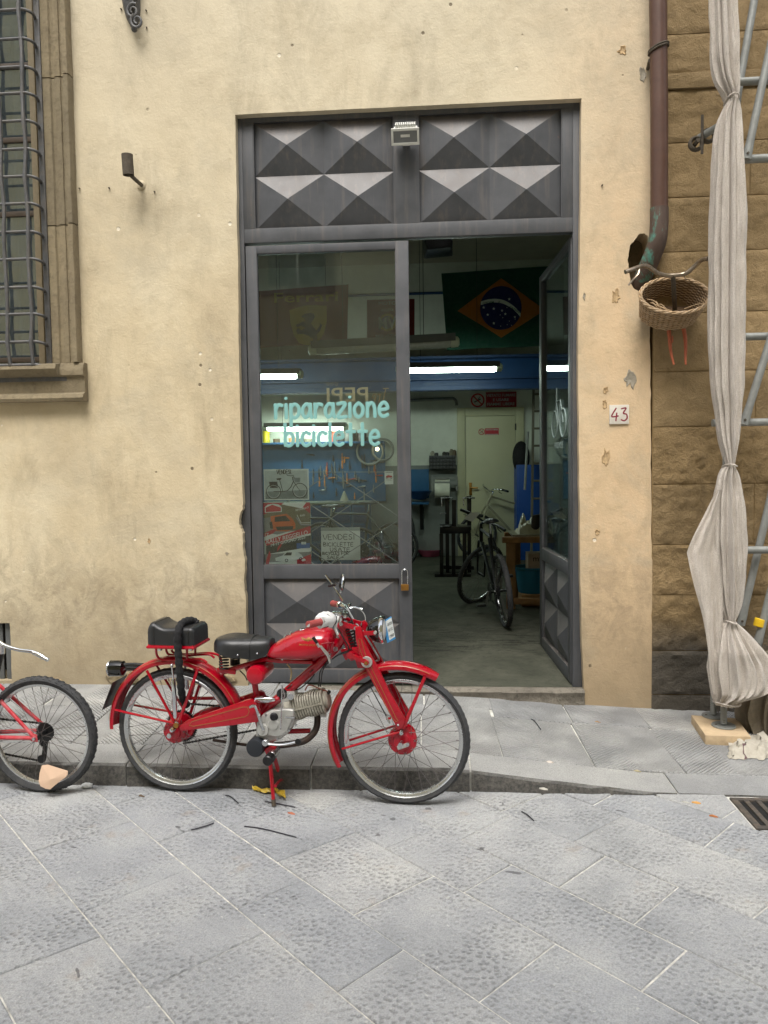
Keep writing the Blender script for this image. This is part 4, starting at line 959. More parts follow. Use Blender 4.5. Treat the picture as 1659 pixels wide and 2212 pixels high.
# ================================================================== red vintage motorcycle
RC, FC = PZ(388, 1707, 0), PZ(873, 1735, 0)
mid = (RC+FC)/2; bang = math.atan2(FC.y-RC.y, FC.x-RC.x); WB = (FC-RC).length/2
bdir = Vector((math.cos(bang), math.sin(bang), 0)); bnor = Vector((-math.sin(bang), math.cos(bang), 0))
def ML(u, v, lat=0.):                   # pixel -> bike space at lateral offset (negative = camera side)
    d = ray(u, v); t = (lat-(CAM-mid).dot(bnor))/d.dot(bnor); p = CAM+d*t-mid
    return Vector((p.dot(bdir), lat, p.z))
A1, A2 = fz(380, 2200, 2.0232), fz(1100, 2200, 2.0232)
def a1(x, y, lat=0.): return ML(*A1(x, y), lat)
def a2(x, y, lat=0.): return ML(*A2(x, y), lat)
def redpaint():
    t = NT('red enamel'); P = t.pos(); n = t.noise(P, 6, 5, .6)
    c = t.ramp(n, (.3, srgb(146, 0, 22)), (.7, srgb(170, 1, 32)))
    c = t.mix(c, srgb(104, 20, 24), t.math('MULTIPLY', t.ramp(t.noise(P, 40, 6, .7), (.62, 0), (.74, 1)), .5))
    t.set(t.p, Base_Color=c, Coat_Weight=.9, Coat_Roughness=.03, Specular_IOR_Level=.2); t.l(t.ramp(t.noise(P, 25, 5, .7), (.3, .22), (.7, .42)), t.p.inputs['Roughness']); return t.m
m_redp = redpaint()
m_tyre = mat('tyre rubber', srgb(50, 51, 53), .75, 0, .2, 30, .3, 140, dirt=srgb(86, 84, 80), dirt_amt=.35)
m_rim = mat('rim steel', srgb(196, 198, 198), .26, .9, .05, 6)
m_spoke = mat('spoke wire', srgb(110, 104, 104), .4, .8, .1)
m_alu = mat('engine aluminium', srgb(190, 190, 186), .42, .6, .1, 22, .2, 120, dirt=srgb(120, 116, 110), dirt_amt=.35)
m_castfin = mat('cast fins', srgb(158, 154, 142), .6, .3, .12, 30, .3, 120, dirt=srgb(80, 72, 60), dirt_amt=.4)
m_leather = mat('black leatherette', srgb(34, 35, 37), .36, 0, .15, 30, .12, 260)
m_black = mat('satin black', srgb(20, 20, 21), .35, .1, .2); m_gblack = mat('gloss black', srgb(10, 11, 12), .08, 0, .1, coat=.5)
m_gripr = mat('red rubber grip', srgb(150, 62, 60), .6, 0, .12, 60, dirt=srgb(110, 50, 46)); m_goldl = mat('gold pinstripe', srgb(150, 104, 50), .5, .3, .1)
m_exh = mat('sooty exhaust', srgb(56, 48, 44), .6, .5, .3, 30, dirt=srgb(96, 66, 48)); m_cable = mat('black cable', srgb(22, 22, 23), .5); m_gcable = mat('grey cable', srgb(128, 130, 128), .4, .3)
m_brown = mat('fuel hose', srgb(168, 150, 110), .5); m_glassl = mat('lamp glass', srgb(200, 204, 204), .08, .2, .05); m_dred = m_redp
moto = thing('motorcycle', 'red vintage lightweight motorcycle with chrome spoked wheels parked against the kerb', 'motorcycle', mid, bang, local=True)
def B_(mb, name, m, par=moto, **k): return mb.build(name, m, par, **k)
def yoff(p, y): return Vector((p.x, y, p.z))
def wheel(cx, r, hubr, name='wheel', par=moto, m_hub=m_redp, tw=.026, rimw=.02, tread=90, nsp=36, spoke_r=.0014, hubw=.05, drum=True, y0=0., rimr=None):
    c = Vector((cx, y0, r)); rimr = rimr or r-.041
    w_ = link(name, None, par, c); w_.empty_display_size = .05
    # tyre with ribbed tread
    n, m = 120, 14; V = []
    for i in range(n):
        a = 2*PI*i/n
        for k in range(m):
            b = 2*PI*k/m; rr = r-.0225+.0225*math.cos(b)
            if math.cos(b) > .5: rr -= .0022*((i % 2))
            yy = tw*math.sin(b)*(1 if math.cos(b) > 0 else .8)
            V.append((cx+rr*math.cos(a), y0+yy, r+rr*math.sin(a)))
    B_(MB().add(V, [(i*m+k, ((i+1) % n)*m+k, ((i+1) % n)*m+(k+1) % m, i*m+(k+1) % m) for i in range(n) for k in range(m)]), 'tyre', m_tyre, w_, smooth=55)
    pr = [(rimr+.006, -rimw), (rimr+.009, -rimw+.003), (rimr-.005, -rimw+.003), (rimr-.012, -rimw*.6), (rimr-.015, 0), (rimr-.012, rimw*.6), (rimr-.005, rimw-.003), (rimr+.009, rimw-.003), (rimr+.006, rimw), (rimr-.008, rimw*.5), (rimr-.008, -rimw*.5), (rimr+.006, -rimw)]
    B_(MB().lathe(pr, c, (0, 1, 0), 72, caps=False), 'rim', m_rim, w_)
    # spokes: four shared shapes turned about the axle
    sm = []
    for sd in (-1, 1):
        for tw_ in (-1, 1):
            a = R(42)*tw_; p = (hubr*.8*math.sin(a)*1, sd*hubw, hubr*.8*math.cos(a)); q = (0, sd*.004, rimr-.016)
            sm.append(MB().tube([p, q], spoke_r, 5).tube([(0, sd*.0045, rimr-.03), q], spoke_r*1.8, 6).mesh('spoke', m_spoke, center=False)[0])
    for k in range(nsp):
        o = link('spoke', sm[k % 4], w_, c); o.rotation_euler = (0, 2*PI*k/nsp, 0)
    if drum:
        h = B_(MB().lathe([(.012, -.055), (hubr*.55, -.055), (hubr*.62, -.047), (hubr*.94, -.044), (hubr, -.036), (hubr, -.018), (hubr*.9, -.014), (hubr*.55, 0), (hubr*.55, .04), (hubr*.8, .044), (hubr*.8, .052), (.012, .055)], c, (0, 1, 0), 40), 'hub', m_hub, w_)
        for k in range(18):
            a = 2*PI*k/18; B_(MB().sphere((cx+hubr*.97*math.cos(a), y0-.0365, r+hubr*.97*math.sin(a)), .0035, 6, 4), 'rivet', m_hub, w_) if k % 2 else None
    return w_, c
RF, RR = .331, .325
wf_, cf = wheel(WB, RF, .072); wr_, cr = wheel(-WB, RR, .062)
for k, ce in ((0, cf), (1, cr)):
    MB().cyl((ce.x, -.105, ce.z), (ce.x, .105, ce.z), .007, 10).build('axle', m_steel, moto); 
    for s in (-1, 1): MB().cyl((ce.x, s*.09, ce.z), (ce.x, s*.108, ce.z), .0135, 6).build('axle_nut', m_brass if False else m_steel, moto)
def fender(c, rad, a0, a1_, name, hw=.047, lip=.024, n=44, flare=0.):
    secs = []
    prof = [(-hw, -lip), (-hw*1.0, -lip*.4), (-hw*.86, -.003), (-hw*.5, .006), (0, .009), (hw*.5, .006), (hw*.86, -.003), (hw, -lip*.4), (hw, -lip)]
    inner = [(y*.965, z-.0025) for y, z in reversed(prof)]
    for i in range(n+1):
        t = i/n; a = a0+(a1_-a0)*t; rr = rad(t) if callable(rad) else rad
        taper = 1-.45*max(0, (t-.94)/.06)
        secs.append([(c.x+(rr+z*1)*math.cos(a), y*taper, c.z+(rr+z)*math.sin(a)) for y, z in prof+inner])
    f = B_(MB().loft(secs), name, m_redp, moto, smooth=50)
    for s in (-1, 1):
        P = []
        for i in range(2, n-1):
            t = i/n; a = a0+(a1_-a0)*t; rr = rad(t) if callable(rad) else rad; P.append((c.x+(rr-.0035)*math.cos(a), s*(hw*1.012), c.z+(rr-.0035)*math.sin(a)))
        B_(MB().tube(P, .0012, 4), 'pinstripe', m_goldl, f)
    return f
ff = fender(cf, lambda t: .364+.02*math.sin(PI*t), R(205), R(61), 'front_fender')
rf = fender(cr, lambda t: .362+.016*math.sin(PI*t*.9), R(180), R(18), 'rear_fender')
def stay(p, q, name='fender_stay', r=.0085):
    for s in (-1, 1):
        P, Qq = a_(p, s), a_(q, s); B_(MB().tube([P, Qq], r, 8, flat=.7), name, m_redp)
def a_(p, s): v = p; return Vector((v.x, s*abs(v.y), v.z))
stay(a2(1160, 940, -.055), a2(985, 1355, -.066)); stay(a2(500, 1515, -.055), a2(968, 1378, -.066))
stay(a1(400, 890, -.055), a1(620, 1300, -.072)); stay(a1(808, 875, -.055), a1(655, 1305, -.072)); stay(a1(150, 1205, -.055), a1(625, 1312, -.072))
# fork blades
bo = [(604, 545), (640, 535), (660, 560), (672, 640), (720, 745), (795, 880), (880, 1060), (1005, 1280), (985, 1345), (945, 1362), (915, 1300), (800, 1085), (690, 880), (640, 770), (612, 650)]
for s in (-1, 1):
    pol = [(p.x, p.z) for p in (a2(x, y, -.07) for x, y in bo)]
    bl = B_(MB().prism(pol, s*.058, s*.078), 'fork_blade', m_redp, bevel=.004)
    ins = [(628, 640), (650, 640), (690, 780), (930, 1270), (945, 1290), (930, 1300), (900, 1270), (690, 850), (640, 720)]
    B_(MB().tube([yoff(a2(x, y, -.08), s*.0785) for x, y in ins], .0013, 5, closed=True), 'pinstripe', m_goldl, bl)
# fork links, dampers, spring, steering head
for s in (-1, 1):
    B_(MB().bar(yoff(a2(490, 515, -.05), s*.052), yoff(a2(618, 552, -.05), s*.052), .012, .026, (0, 0, 1)), 'upper_link', m_redp, bevel=.003)
    B_(MB().bar(yoff(a2(565, 768, -.08), s*.082), yoff(a2(700, 822, -.08), s*.082), .012, .024), 'lower_link', m_redp, bevel=.003)
    for (x, y) in ((612, 550), (495, 517)): 
        p = a2(x, y, -.05); B_(MB().cyl(yoff(p, s*.05), yoff(p, s*.064), .01, 8), 'link_bolt', m_steel)
    p = a2(697, 822, -.08); B_(MB().cyl(yoff(p, s*.079), yoff(p, s*.087), .0275, 28, bev=.001), 'damper_disc', m_alu); B_(MB().cyl(yoff(p, s*.086), yoff(p, s*.1), .013, 8), 'damper_nut', m_redp); B_(MB().cyl(yoff(p, s*.1), yoff(p, s*.106), .008, 8), 'damper_bolt', m_brass)
    p = a2(566, 768, -.08); B_(MB().cyl(yoff(p, s*.06), yoff(p, s*.09), .017, 14), 'link_pivot', m_redp)
hA, hB = a2(500, 520, 0), a2(600, 800, 0)
B_(MB().tube([hA+(hA-hB)*.04, hB], [.027, .024], 16), 'steering_head', m_redp); B_(MB().cyl(hA+(hA-hB)*.05, hA-(hA-hB)*.04, .03, 16), 'head_cup', m_steel)
sA, sB = a2(545, 500, -.005), a2(612, 735, -.005); sx = (sB-sA); L_ = sx.length; sx.normalize(); e1 = sx.cross(Vector((0, 1, 0))).normalized(); e2 = sx.cross(e1)
B_(MB().tube([sA+sx*(L_*i/140)+e1*(.024*math.cos(i*2*PI/14))+e2*(.024*math.sin(i*2*PI/14)) for i in range(141)], .0038, 6), 'fork_spring', m_black)
B_(MB().prism([(p.x, p.z) for p in (a2(x, y) for x, y in ((470, 505), (520, 490), (560, 520), (530, 570), (480, 560)))], -.03, .03), 'fork_yoke', m_redp, bevel=.006)
B_(MB().prism([(p.x, p.z) for p in (a2(x, y) for x, y in ((590, 690), (640, 690), (700, 800), (700, 850), (640, 850)))], -.057, .057), 'fork_crown', m_redp, bevel=.006)
B_(MB().prism([(p.x, p.z) for p in (a2(x, y) for x, y in ((490, 720), (560, 700), (570, 750), (545, 800), (530, 800)))], -.02, .02), 'head_gusset', m_redp, bevel=.004)
# frame
B_(MB().tube([a2(520, 600), a2(440, 720), a2(290, 860), a2(60, 1060), a1(1400, 1150), a1(1330, 1235)], [.026, .026, .0245, .0235, .0235, .022], 14), 'main_tube', m_redp)
B_(MB().tube([a2(460, 660), a2(260, 812), a2(0, 800), a1(1365, 795), a1(1000, 905)], .014, 10), 'top_tube', m_redp)
B_(MB().prism([(p.x, p.z) for p in (a2(x, y, -.03) for x, y in ((-100, 795), (260, 812), (270, 840), (0, 832), (-100, 820)))], -.035, .035), 'tank_rail', m_redp, bevel=.005)
for s in (-1, 1):
    B_(MB().tube([a1(1000, 905, s*.045), a1(1180, 850, s*.04), a1(1370, 790, s*.03)], .0105, 8), 'seat_rail', m_redp)
    B_(MB().bar(a1(960, 885, s*.05), a1(1110, 905, s*.05), .012, .022), 'rail_plate', m_redp, bevel=.003)
B_(MB().tube([a1(1200, 860), a1(1262, 1000), a1(1275, 1100), a1(1300, 1220)], .016, 10), 'seat_tube', m_redp)
B_(MB().tube([a1(1300, 1215), a1(1290, 1300), a1(1320, 1400)], .018, 10), 'lower_tube', m_redp)
B_(MB().tube([a2(-50, 1360, .02), a2(70, 1375, .02), a2(250, 1370, .02)], .0125, 10), 'under_tube', m_redp)
B_(MB().tube([a1(760, 1112, .062), a1(950, 1112, .062), a1(1180, 1112, .05)], .0095, 8), 'chain_stay', m_redp)
B_(MB().tube([a1(790, 870, .07), a1(770, 1000, .07), a1(740, 1120, .07)], .012, 8), 'seat_stay', m_redp)
# suspension arms with embossed outline
arm = [(655, 1335), (730, 1285), (1185, 1130), (1225, 1120), (1255, 1135), (1300, 1235), (1295, 1300), (1090, 1328), (690, 1372), (662, 1368)]
for s in (-1, 1):
    pol = [(p.x, p.z) for p in (a1(x, y, -.085) for x, y in arm)]
    am = B_(MB().prism(pol, s*.062, s*.086), 'swing_arm', m_redp, bevel=.006)
    ins = [(738, 1328), (760, 1298), (1165, 1182), (1200, 1182), (1216, 1215), (1205, 1245), (1180, 1260), (775, 1335)]
    B_(MB().tube([yoff(a1(x, y, -.087), s*.0865) for x, y in ins], .0016, 5, closed=True), 'pinstripe', m_goldl, am)
p = a1(637, 1325, -.09); B_(MB().cyl(yoff(p, -.086), yoff(p, -.098), .0135, 12), 'arm_bolt', m_brass); 
q = a1(610, 1358, -.09); B_(MB().lathe([(0, 0), (.012, .0), (.016, .012), (.01, .03), (0, .034)], yoff(q, -.08), (0, -1, 0), 14), 'axle_cap', m_chrome)
B_(MB().bar(a1(640, 1300, -.092), a1(632, 1335, -.092), .006, .018), 'shock_eye', m_steel, bevel=.002)
# dampers
for lat, (tp, bt, top) in ((-.085, ((612, 962), (628, 1270), (600, 850))), (.06, ((712, 920), (722, 1040), (708, 860)))):
    B_(MB().lathe([(.0, 0), (.0095, 0), (.0115, .008), (.0115, (a1(*bt, lat)-a1(*tp, lat)).length-.006), (.008, (a1(*bt, lat)-a1(*tp, lat)).length)], a1(*tp, lat), a1(*bt, lat)-a1(*tp, lat), 16), 'shock_absorber', m_chrome)
    B_(MB().tube([a1(*top, lat), a1(*tp, lat)], .0045, 8), 'shock_rod', m_chrome); B_(MB().sphere(a1(*top, lat), .009, 8, 6), 'shock_eyelet', m_steel)
# chain and sprocket
spn = 46; V = []
for yv in (.048, .053):
    for i in range(spn*2):
        rr = .088 if i % 2 == 0 else .081; an = PI*i/spn; V.append((cr.x+rr*math.cos(an), yv, cr.z+rr*math.sin(an)))
N2 = spn*2
B_(MB().add(V, [tuple(range(N2)), tuple(reversed(range(N2, 2*N2)))]+[(i, i+N2, (i+1) % N2+N2, (i+1) % N2) for i in range(N2)]), 'sprocket', m_black, smooth=30)
B_(MB().lathe([(.04, .03), (.07, .034), (.074, .046), (.05, .05)], yoff(cr, 0), (0, 1, 0), 32), 'brake_drum', m_redp)
def chain(p, q, n):
    mb = MB(); d = (q-p)
    for i in range(n):
        a, b = p+d*(i/n), p+d*((i+.8)/n); mb.bar(a, b, .006, .011 if i % 2 else .008)
    return mb
B_(chain(a1(740, 1155, .05), a1(1230, 1195, .05), 34), 'chain', m_black); B_(chain(a1(690, 1472, .05), a1(1290, 1360, .05), 42), 'chain', m_black)
B_(MB().tube([a1(930, 1445, .03), a1(1200, 1485, .0)], .008, 8), 'tail_pipe', m_exh)
# engine
case = [(1288, 1290), (1330, 1235), (1400, 1195), (1500, 1180), (1570, 1185), (1600, 1210), (1585, 1290), (1545, 1370), (1480, 1425), (1400, 1450), (1330, 1445), (1280, 1405)]
en = B_(MB().prism([(p.x, p.z) for p in (a1(x, y, -.03) for x, y in case)], -.06, .07), 'crankcase', m_alu, bevel=.012, seg=3)
cov = [(1350, 1262), (1420, 1205), (1500, 1195), (1572, 1200), (1575, 1240), (1545, 1320), (1520, 1375), (1440, 1415), (1370, 1410), (1345, 1360)]
B_(MB().prism([(p.x, p.z) for p in (a1(x, y, -.075) for x, y in cov)], -.084, -.058), 'clutch_cover', m_alu, en, bevel=.007, seg=3)
p = a1(1410, 1320, -.085); B_(MB().lathe([(0, 0), (.024, 0), (.028, .006), (.03, .012)], yoff(p, -.094), (0, 1, 0), 24), 'cover_boss', m_alu, en)
p = a1(1545, 1262, -.085); B_(MB().box((p.x-.028, -.0865, p.z-.006), (p.x+.02, -.083, p.z+.006)), 'name_badge', m_steel, en, bevel=.001)
p = a1(1330, 1362, -.08); B_(MB().lathe([(0, 0), (.01, 0), (.012, .004), (.028, .006), (.03, .016), (.03, .03)], yoff(p, -.1), (0, 1, 0), 28), 'kick_boss', m_alu, en)
p = a1(1415, 1256, -.085); B_(MB().lathe([(0, 0), (.014, 0), (.017, .004), (.017, .014), (.021, .017)], yoff(p, -.105), (0, 1, 0), 20), 'filler_cap', m_black, en)
for x, y in ((1300, 1275), (1290, 1400), (1350, 1440), (1440, 1440), (1565, 1205), (1530, 1370), (1585, 1330), (1470, 1195), (1345, 1250)):
    p = a1(x, y, -.07); B_(MB().cyl(yoff(p, -.066), yoff(p, -.058), .0062, 8), 'case_screw', m_steel, en)
B_(MB().tube(smooth_path([a1(1218, 1185, -.12), a1(1250, 1172, -.115), a1(1272, 1195, -.11), a1(1312, 1320, -.105), a1(1330, 1362, -.1)], 4), .0075, 8), 'kick_lever', m_steel)
B_(MB().tube([a1(1478, 1010, -.105), a1(1475, 1120, -.105), a1(1466, 1360, -.1)], .0035, 6), 'gear_rod', m_steel); B_(MB().tube([a1(1478, 1010, -.1), a1(1500, 1090, -.1), a1(1490, 1120, -.1)], .003, 6), 'gear_rod', m_steel)
# finned cylinder pointing forwards
P0, P1 = a2(110, 1185, 0), a2(365, 1125, 0); axv = (P1-P0).normalized(); upv = axv.cross(Vector((0, -1, 0))).normalized()
if upv.z < 0: upv = -upv
cyl_ = B_(MB().cyl(P0-axv*.03, P1, .052, 24), 'cylinder_barrel', m_castfin)
nf = 13
for k in range(nf):
    c = P0+(P1-P0)*(.06+.92*k/(nf-1)); hw_, hh_ = .062-.004*abs(k-7)/4.5, .06+.004*math.sin(k); 
    ring = []
    for i in range(28):
        a = 2*PI*i/28; sx_, sz_ = math.cos(a), math.sin(a); e = .55
        ring.append((math.copysign(abs(sx_)**e, sx_)*hw_, math.copysign(abs(sz_)**e, sz_)*hh_))
    f_ = .0042
    secs = [[c+axv*d+Vector((0, y, 0))+upv*z for y, z in ring] for d in (-f_, f_)]
    B_(MB().loft(secs), 'cooling_fin', m_castfin, cyl_, smooth=60)
B_(MB().bar(P0+axv*.015+Vector((0, -.062, 0)), P1+Vector((0, -.058, 0)), .006, .007), 'rocker_web', m_castfin, cyl_); B_(MB().cyl(P1-axv*.005, P1+axv*.022, .045, 20, bev=.008), 'cylinder_head', m_castfin, cyl_)
B_(MB().tube(smooth_path([a2(205, 1050, 0), a2(225, 1012, 0), a2(260, 1010, 0), a2(330, 1040, 0), a2(395, 1060, 0)], 5), .0035, 6), 'plug_lead', mat('rust red lead', srgb(120, 60, 44), .6)); B_(MB().tube([a2(370, 1085, 0), a2(402, 1055, 0)], .009, 8), 'plug_cap', m_black)
B_(MB().cyl(a2(88, 1100, -.045), a2(88, 1100, -.07), .017, 16, bev=.002), 'valve_cap', m_steel); B_(MB().cyl(a2(330, 1240, .01), a2(372, 1240, .01), .014, 12), 'head_stub', m_alu)
B_(MB().tube(smooth_path([a2(300, 1235, .005), a2(303, 1300, 0), a2(290, 1360, 0), a2(255, 1410, -.01), a2(190, 1455, -.02), a2(60, 1480, -.03), a1(1400, 1490, -.03), a1(1300, 1500, -.03)], 5), .0165, 12), 'exhaust_pipe', m_exh)
p = a1(1262, 1510, -.1); B_(MB().lathe([(0, 0), (.03, 0), (.042, .004), (.046, .012), (.046, .1), (.03, .11)], yoff(p, -.11), (0, 1, 0), 32), 'silencer', mat('silencer black', srgb(40, 44, 50), .5, .2))
# carburettor and air filter
cA, cB = a1(1262, 1122, -.05), a1(1445, 1122, -.05); d = (cB-cA); Lc = d.length
B_(MB().lathe([(0, 0), (.011, .002), (.0165, Lc*.18), (.018, Lc*.4), (.0155, Lc*.62), (.0085, Lc*.85), (.0, Lc*.93)], cA, d, 24), 'air_filter', m_chrome); B_(MB().sphere(a1(1440, 1118, -.05), .013, 10, 8), 'carburettor_tickler', m_redp)
B_(MB().box(a1(1500, 1150, .03), a1(1580, 1060, -.03)+Vector((0, 0, 0))), 'carburettor', m_alu, bevel=.006); B_(MB().cyl(a1(1480, 1080, 0.03), a1(1480, 1080, -.03), .03, 16, bev=.004), 'float_bowl', m_black)
# foot rests, gear pedal, stand
B_(MB().tube(smooth_path([a1(1338, 1468, -.115), a1(1420, 1480, -.12), a1(1500, 1478, -.12), a1(1590, 1458, -.12)], 4), .0125, 10, flat=.6), 'gear_pedal', m_chrome); B_(MB().cyl(a1(1605, 1458, -.1), a1(1605, 1458, -.15), .016, 12, bev=.002), 'pedal_rubber', m_black); p = a1(1345, 1466, -.12); B_(MB().cyl(yoff(p, -.1), yoff(p, -.13), .016, 12, bev=.002), 'pedal_boss', m_steel)
p = a1(1380, 1590, -.15); B_(MB().cyl(yoff(p, -.04), yoff(p, -.13), .0225, 18, bev=.003), 'foot_rest', m_rim); B_(MB().cyl(yoff(p, -.13), yoff(p, -.19), .025, 18, bev=.004), 'foot_rubber', m_black); B_(MB().tube([a1(1390, 1440, -.04), a1(1395, 1520, -.05), yoff(p, -.06)], .014, 10), 'rest_bracket', m_redp)
B_(MB().prism([(q.x, q.z) for q in (a1(x, y, -.08) for x, y in ((1340, 1520), (1400, 1480), (1430, 1490), (1425, 1545), (1360, 1565)))], -.09, -.05), 'stand_bracket', m_redp, bevel=.004)
gnd = lambda x, lat: Vector((x, lat, .012))
for s, top, ft in ((-1, (1382, 1600), (1412, 1925)), (1, (1420, 1590), (1480, 1775))):
    T = a1(*top, s*.06); F_ = a1(*ft, s*.12); F_.z = .008
    B_(MB().tube([a1(1400, 1510, s*.05), T, F_+(T-F_)*.12, F_], [.012, .011, .01, .009], 10), 'stand_leg', m_redp); B_(MB().cyl(F_+Vector((0, 0, -.007)), F_+(T-F_)*.12, .011, 10), 'stand_foot', m_rust)
B_(MB().tube([a1(1480, 1760, .11), a1(1455, 1770, .0), a1(1425, 1810, -.1)], .008, 8), 'stand_brace', m_redp)
# tool cylinder under the saddle
p = a1(1262, 930, -.09); c_ = yoff(p, 0)
B_(MB().lathe([(0, -.1), (.034, -.1), (.042, -.096), (.046, -.086), (.046, .075), (.03, .085)], c_, (0, 1, 0), 32), 'tool_drum', m_redp); B_(MB().lathe([(.0468, -.083), (.0478, -.081), (.0468, -.079)], c_, (0, 1, 0), 32), 'drum_seam', m_redp)
# petrol tank
tst = [(-95, 728, 768, .022), (-80, 708, 782, .045), (-45, 678, 798, .066), (0, 648, 808, .081), (60, 612, 815, .094), (130, 578, 820, .104), (200, 556, 822, .111), (270, 545, 818, .113), (330, 543, 806, .111), (385, 551, 782, .102), (420, 570, 750, .085), (436, 595, 715, .06), (442, 625, 680, .03)]
TK = []
for x, t0, b0, hw_ in tst:
    T, Bm = a2(x, t0, 0), a2(x, b0, -hw_*.75); TK.append((T.x, T.z, Bm.z, hw_))
def tank_ring(X, zt, zb, hw_, n=32):
    zc = (zt+zb)/2-.1*(zt-zb); r = []
    for i in range(n):
        a = 2*PI*i/n; ca, sa = math.cos(a), math.sin(a)
        y = hw_*math.copysign(abs(ca)**.8, ca); z = zc+(zt-zc)*abs(sa)**.95 if sa > 0 else zc-(zc-zb)*abs(sa)**.6
        r.append((X, y, z))
    return r
secs = []
tp = smooth_path([(a, b, 0) for a, b, *_ in TK], 3); 
TI = []
for i in range(len(TK)-1):
    for k in range(3):
        t = k/3; TI.append(tuple(a+(b-a)*t for a, b in zip(TK[i], TK[i+1])))
TI.append(TK[-1])
tank = B_(MB().loft([tank_ring(*q) for q in TI]), 'petrol_tank', m_redp, smooth=60)
def tank_y(X, Z):
    for q0, q1 in zip(TI, TI[1:]):
        if q0[0] <= X <= q1[0]:
            t = (X-q0[0])/max(1e-6, q1[0]-q0[0]); zt, zb, hw_ = [q0[k]+(q1[k]-q0[k])*t for k in (1, 2, 3)]; zc = (zt+zb)/2-.1*(zt-zb)
            s = (Z-zc)/(zt-zc) if Z > zc else (zc-Z)/(zc-zb); s = min(.999, max(0, s)); sa = s**(1/.95) if Z > zc else s**(1/.6)
            return -hw_*math.cos(math.asin(sa))**.8
    return -.1
def on_tank(me_obj, off=.0008):
    o = me_obj
    for v in o.data.vertices:
        X, Z = v.co.x+o.location.x, v.co.z+o.location.z; v.co.y = tank_y(X, Z)-off-(.0004 if v.co.y < 0 else 0)-o.location.y
    return o
C_ = a2(232, 687, -.11); w_ = a2(310, 687, -.11).x-a2(160, 687, -.11).x
lm = lettering('maker_name', 'MOTO GUZZI', C_, EX, EZ, .0085, m_goldl, moto, width=w_*1.0, ext=.0003, bold=.004); lm.parent = tank; lm.location = C_-ORG[tank]
for v in lm.data.vertices: v.co.y = tank_y(v.co.x+C_.x, v.co.z+C_.z)-.0008-C_.y-(.0004 if v.co.y < 0 else 0)
eag = [(160, 632), (185, 640), (205, 648), (215, 636), (228, 630), (240, 640), (262, 640), (285, 632), (262, 650), (240, 655), (225, 662), (212, 658), (195, 655), (178, 648)]
P = [a2(x, y, -.11) for x, y in eag]; n = len(P)
P = [Vector((p.x, tank_y(p.x, p.z)-.001, p.z)) for p in P]; ce = sum(P, Vector())/n; ce.y = min(p.y for p in P)-.0004
B_(MB().add(P+[ce], [(i, (i+1) % n, n) for i in range(n)]), 'wing_badge', m_goldl, tank, smooth=0)
B_(MB().lathe([(.0, .012), (.016, .011), (.02, .004), (.02, -.01)], a2(190, 572, 0), (0, 0, 1), 20), 'filler_cap', m_chrome, tank)
for x, y in ((70, 612), (25, 640), (25, 800)): p = a2(x, y, -.06); B_(MB().cyl((p.x, tank_y(p.x, p.z)-.004 if y > 700 else -.03, p.z), (p.x, -.0, p.z+.006), .005, 8), 'tank_screw', m_steel, tank)
# gear change lever on its gate
B_(MB().tube([a2(268, 625, -.16), a2(300, 672, -.158)], [.0085, .0075], 10), 'lever_knob', m_black); B_(MB().tube([a2(300, 672, -.158), a2(318, 705, -.155)], .0065, 10), 'lever_ferrule', m_alu)
lv = [(318, 690), (335, 690), (400, 765), (410, 830), (398, 836), (380, 780), (330, 715)]
B_(MB().prism([(q.x, q.z) for q in (a2(x, y, -.15) for x, y in lv)], -.152, -.145), 'gear_lever', m_alu, bevel=.002)
p = a2(397, 770, -.15); B_(MB().cyl(yoff(p, -.12), yoff(p, -.158), .006, 10), 'lever_pivot', m_steel)
B_(MB().tube(smooth_path([a2(308, 705, -.145), a2(340, 680, -.145), a2(380, 670, -.142), a2(432, 672, -.135)], 4), .006, 8, flat=.5), 'lever_gate', m_redp); B_(MB().tube([a2(425, 672, -.135), a2(418, 720, -.11), a2(412, 770, -.1), a2(400, 780, -.06)], .008, 8), 'gate_bracket', m_redp)
B_(MB().cyl(a2(446, 720, -.03), a2(446, 720, -.065), .0125, 12), 'head_bolt', m_steel); B_(MB().cyl(a2(466, 625, -.03), a2(466, 625, -.06), .007, 10), 'head_bolt', m_steel)
# saddle
sst = [(948, 655, 690, .03), (965, 628, 725, .07), (1000, 608, 752, .098), (1060, 600, 780, .112), (1120, 603, 792, .11), (1180, 611, 794, .1), (1250, 622, 792, .086), (1310, 628, 788, .075), (1350, 632, 770, .066), (1385, 636, 740, .055), (1397, 648, 700, .045)]
secs = []
for x, t0, b0, hw_ in sst:
    cx = a1(x, 700, -hw_*.3).x; zt = a1(x, t0, .0).z+.004; zb = a1(x, b0, -hw_).z-.008
    r = []
    for i in range(25):
        a = PI*i/24; ca, sa = math.cos(a), math.sin(a)
        y = hw_*math.copysign(abs(ca)**.55, ca); z = zb+(zt-zb)*abs(sa)**.62; r.append((cx, y, z+.006*math.cos(2*a)*(1 if hw_ > .09 else 0)))
    r += [(cx, hw_*.9*(-1+2*i/8), zb+.012) for i in range(9)]
    secs.append(r)
sd_ = B_(MB().loft(secs), 'saddle', m_leather, smooth=65)
for x in (1258, 1358):
    pass
B_(MB().tube([(p[0], p[1]*1.0-.0 if True else 0, p[2]+.0012) for p in secs[6][:25]], .0016, 5), 'saddle_seam', m_black, sd_)
for x, y, l in ((1125, 768, -.11), (1280, 755, -.083)): p = a1(x, y, l); B_(MB().sphere(p, .0052, 8, 6), 'saddle_rivet', m_chrome, sd_)
